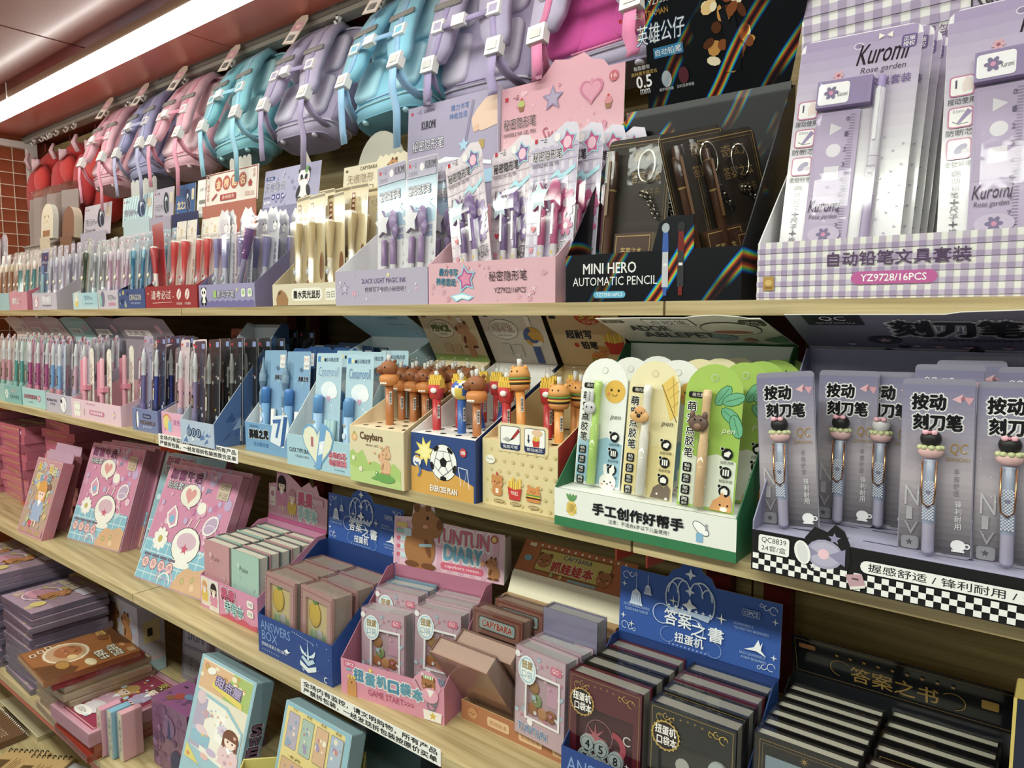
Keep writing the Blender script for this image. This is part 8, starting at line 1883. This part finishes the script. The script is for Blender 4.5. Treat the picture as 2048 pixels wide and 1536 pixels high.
wp = thing('paper_bag', 'flat white paper bag on the base board at the bottom left', 'bag', (-2.40, .63, -1.4195), (0, 0, .25))
M().box(0, 0, 0, .3, .2, .003, '#d6d5d8').box(.0, .14, .003, .3, .2, .005, '#c6c5ca').build('bag_body', M_PAPER, wp)
M().tube([(.1, .2, .004), (.11, .235, .006), (.17, .235, .006), (.18, .2, .004)], .002, '#e6e4e2', 6).build('handle', M_PAPER, wp)

# ================================================================ backpacks on the rail, red plush
def rring(w, d, z, n=20, e=.55, cy=0.):
    out = []
    for i in range(n):
        a = 2 * pi * i / n; c, s_ = cos(a), sin(a)
        out.append((w / 2 * math.copysign(abs(c) ** e, c), cy + d / 2 * math.copysign(abs(s_) ** e, s_), z))
    return out
def shell(rings, col):
    m = M(); n = len(rings[0]); m.v = [p for r in rings for p in r]
    for j in range(len(rings) - 1):
        for i in range(n):
            k = (i + 1) % n; m.f.append([j * n + i, j * n + k, (j + 1) * n + k, (j + 1) * n + i])
    m.f.append(list(range(n - 1, -1, -1))); L = (len(rings) - 1) * n; m.f.append([L + i for i in range(n)])
    m.c = [C(col)] * len(m.f); m.s = [True] * len(m.f); return m
def pillow(cx, cz, w, h, y0, dep, col):
    o = lambda s_, y: [(cx + x * s_, y, cz + z * s_) for x, z in rrect(-w / 2, -h / 2, w / 2, h / 2, min(w, h) * .28, 4)]
    return shell([o(1, y0), o(1, y0 - dep * .55), o(.94, y0 - dep * .9), o(.82, y0 - dep)], col)
def backpack(lab, c, dark, lite, web, panel=None, tagc='#e6dcc9', chest=True, band='#8f8a84', tail=.43, hang=.42):
    k = thing('backpack', lab, 'backpack', group='school backpacks hanging from the rail')
    H, w, d = .335, .262, .10
    prof = [(.0, .80, .62), (-.012, .92, .84), (-.04, .98, .97), (-.10, 1, 1), (-.2, 1.02, 1.04), (-.28, 1.0, 1.04), (-.315, .96, .98), (-.332, .86, .8)]
    shell([rring(w * a, d * b, z, cy=.05) for z, a, b in prof], c).build('body', M_CLOTH, k)
    for zz_, rr_ in ((-.305, 1.0), (-.022, .95)):
        M().tube(rring(w * rr_ + .003, d * rr_ + .003, zz_, cy=.05), .003, lite, 5, True).build('piping', M_CLOTH, k)
    for sx in (-1, 1):
        for z, hh_ in ((-.105, .11), (-.235, .12)):
            pillow(sx * .068, z, .078, hh_, .004, .016, panel or lite).build('back_pad', M_CLOTH, k)
    if panel: pillow(0, -.165, .215, .26, .004, .013, panel).build('mesh_panel', M_CLOTH, k)
    pk = shell([rring(.022, d * .78, z, 14, cy=.05) for z in (-.185, -.2, -.29, -.305)], dark); pk.v = [(x + w / 2 * 1.02, y, z) for x, y, z in pk.v]; pk.build('side_pocket', M_CLOTH, k)
    M().prism([(x * .97, y * .97 + .002) for x, y, z in rring(w * .88, d * .86, 0, cy=.05)], -.336, -.331, 'z', dark).build('base_panel', M_CLOTH, k)
    for sx in (-1, 1): M().ball((sx * .07, .02, -.338), (.009, .009, .006), lite, 8, 5).build('stud', M_PLAST, k)
    M().tube([(-.03, .03, -.004), (-.026, .03, .02), (0, .03, .028), (.026, .03, .02), (.03, .03, -.004)], .007, dark, 8).build('handle', M_CLOTH, k)
    for sx in (-1, 1):
        p = [(sx * .03, .012, -.012), (sx * .04, -.018, -.024), (sx * .052, -.038, -.07), (sx * .062, -.048, -.13), (sx * .07, -.05, -.19), (sx * .08, -.046, -.235), (sx * .088, -.046, -.262)]
        s_ = M().strip(p, [.058, .066, .074, .076, .072, .064, .05], .018, c).build('shoulder_strap', M_CLOTH, k)
        q = [(x, y - .0098, z) for x, y, z in p[1:]]
        M().strip(q, [.014] * 6, .003, web).build('webbing', M_CLOTH, s_)
        M().strip([(sx * .062, -.0600, -.128), (sx * .064, -.0605, -.143)], .078, .003, band).build('reflective_band', M_CLOTH, s_)
        b = M().box(sx * .091 - .018, -.064, -.288, sx * .091 + .018, -.046, -.252, '#e6e5e0').box(sx * .091 - .011, -.0655, -.279, sx * .091 + .011, -.064, -.262, '#c9c6c0')
        b.build('buckle', M_PLAST, s_)
        M().strip([(sx * .09, -.05, -.285), (sx * .10, -.02, -.31), (sx * .115, .02, -.322)], .024, .003, web).build('lower_webbing', M_CLOTH, k)
        M().strip([(x_, y_ + hang * (-.288 - z_), z_) for x_, y_, z_ in ((sx * .09, -.058, -.288), (sx * .088, -.062, -.33), (sx * .094, -.056, -.27 - tail * .25), (sx * .09, -.056, -tail - .02 * sx))], .022, .002, web).build('strap_tail', M_CLOTH, k)
        M().box(sx * .077 - .017, -.066, -.2, sx * .077 + .017, -.057, -.172, '#f1f0ec').box(sx * .077 - .010, -.0665, -.194, sx * .077 + .010, -.066, -.178, c).build('adjuster', M_PLAST, s_)
    if chest:
        M().strip([(-.07, -.062, -.188), (-.03, -.075, -.2), (.03, -.075, -.2), (.07, -.062, -.188)], .012, .003, web, (0, 0, 1)).build('chest_strap', M_CLOTH, k)
        M().box(-.017, -.083, -.212, .017, -.071, -.188, '#f3f2ee').build('chest_buckle', M_PLAST, k)
    t = M().prism([(-.024, -.135), (.024, -.135), (.024, -.05), (.012, -.035), (-.012, -.035), (-.024, -.05)], -.001, 0, 'y', tagc).build('price_tag', M_GLOSS, k, (-.03, -.062, .03), (-.10, .12, .1))
    A = Art(); A.rect(4, 6, 40, 46, '#f3efe4').rect(4, 56, 40, 36, '#dba6b4').heart(24, 74, 10, '#f0d9c0')
    for i in range(10): A.rect(10 + i * 2.8, 12, 1.2 + .6 * (i % 2), 26, '#3a3634')
    A.it = [([(x, y * .82) for x, y in v], f, c_) for v, f, c_ in A.it]; A.build(t, (-.024, -.001, -.135), name='tag_print')
    M().strip([(-.05 + .1 * i / 6, .004 - .012, -.30) for i in range(7)], .004, .003, web, (0, 0, 1)).build('zip_pull', M_CLOTH, k)
    return k
BP = [(-2.80, 'pink', '#e6b0bc', '#b9808e', '#f0ccd3', '#e58fa6', None, 'pink backpack at the far end, next to the red plush'),
      (-2.525, 'violet', '#8f8cc6', '#5a5890', '#b3b0dc', '#a3a1d4', None, 'violet blue backpack between the two pink ones'),
      (-2.265, 'pink', '#e8b4c0', '#bf8896', '#f0d0d6', '#e892aa', None, 'pink backpack between the violet and the cyan ones'),
      (-1.96, 'cyan', '#7fc6d2', '#4c8f9c', '#a9dde4', '#93cfe6', None, 'cyan backpack above the white good luck header'),
      (-1.635, 'lilac', '#b5a6cf', '#8a7aa8', '#d0c6e2', '#a48fc6', None, 'lilac backpack above the panda header'),
      (-1.315, 'blue', '#84cbe2', '#4f92a8', '#a9dcea', '#8fbfe6', None, 'sky blue backpack left of the lilac header card'),
      (-1.045, 'lilac', '#b7a8d6', '#8878ac', '#d3c9e6', '#a890d0', None, 'lilac backpack behind the lilac header card'),
      (-.755, 'magenta', '#c3b4de', '#9484b6', '#d8cdea', '#e07aa8', '#d646a0', 'magenta and lilac backpack above the pink header card')]
for x, nm, c, dk_, lt, wb_, pn_, lab in BP:
    k = backpack(lab, c, dk_, lt, wb_, pn_, tagc='#e8d9c0' if nm != 'magenta' else '#e6c3d0', band='#8f8a84' if nm != 'magenta' else '#e07aa8', tail=.43 if x < -1.2 else .345, hang=.42 if x < -1.2 else .22)
    k.location = (x + .01, 1.285 if x < -1.2 else 1.27, .775 if x < -1.2 else .785); k.rotation_euler = (-.40 if x < -1.2 else -.22, .03 * (1 if nm in ('pink', 'lilac') else -1), -.05)
    k.scale = (1.06, 1, .97) if nm != 'magenta' else (1.16, 1.05, .97)
for i, (x, s_, lab) in enumerate(((-3.55, 1.0, 'large red plush pouch hanging beside the wire grid panel'), (-3.28, .9, 'second red plush pouch, in the middle'), (-3.03, .95, 'third red plush pouch, left of the first pink backpack'))):
    k = thing('red_plush', lab, 'plush', (x - .1, 1.285, .75), (0, 0, .05 * (i - 1)), 'red plush pouches hanging from the rail')
    k.scale = (s_, s_, s_)
    m = shell([rring(.23 * a, .12 * b, z, 18, .8, .03) for z, a, b in ((-.02, .3, .3), (-.05, .75, .7), (-.11, .98, .95), (-.2, 1.08, 1.1), (-.29, 1.05, 1.05), (-.36, .8, .8), (-.39, .4, .4))], '#c8201c')
    m.build('body', M_CLOTH, k)
    M().ball((-.03, -.04, -.22), (.085, .03, .11), '#b8141a', 12, 8).ball((.06, -.035, -.16), (.07, .03, .07), '#cf2a22', 12, 8).build('padding', M_CLOTH, k)
    M().strip([(.02, -.05, -.08), (.06, -.07, -.10), (.11, -.06, -.09)], [.04, .05, .02], .01, '#d9b0b8', (0, 0, 1)).build('ribbon', M_CLOTH, k)
    M().strip([(-.05, -.05, -.10), (-.07, -.06, -.06), (-.06, -.05, -.03)], [.03, .03, .015], .01, '#d9b0b8').build('ribbon', M_CLOTH, k)
    M().tube([(0, .0, -.02), (0, .0, .012)], .003, '#7a1414', 6).build('loop', M_CLOTH, k)
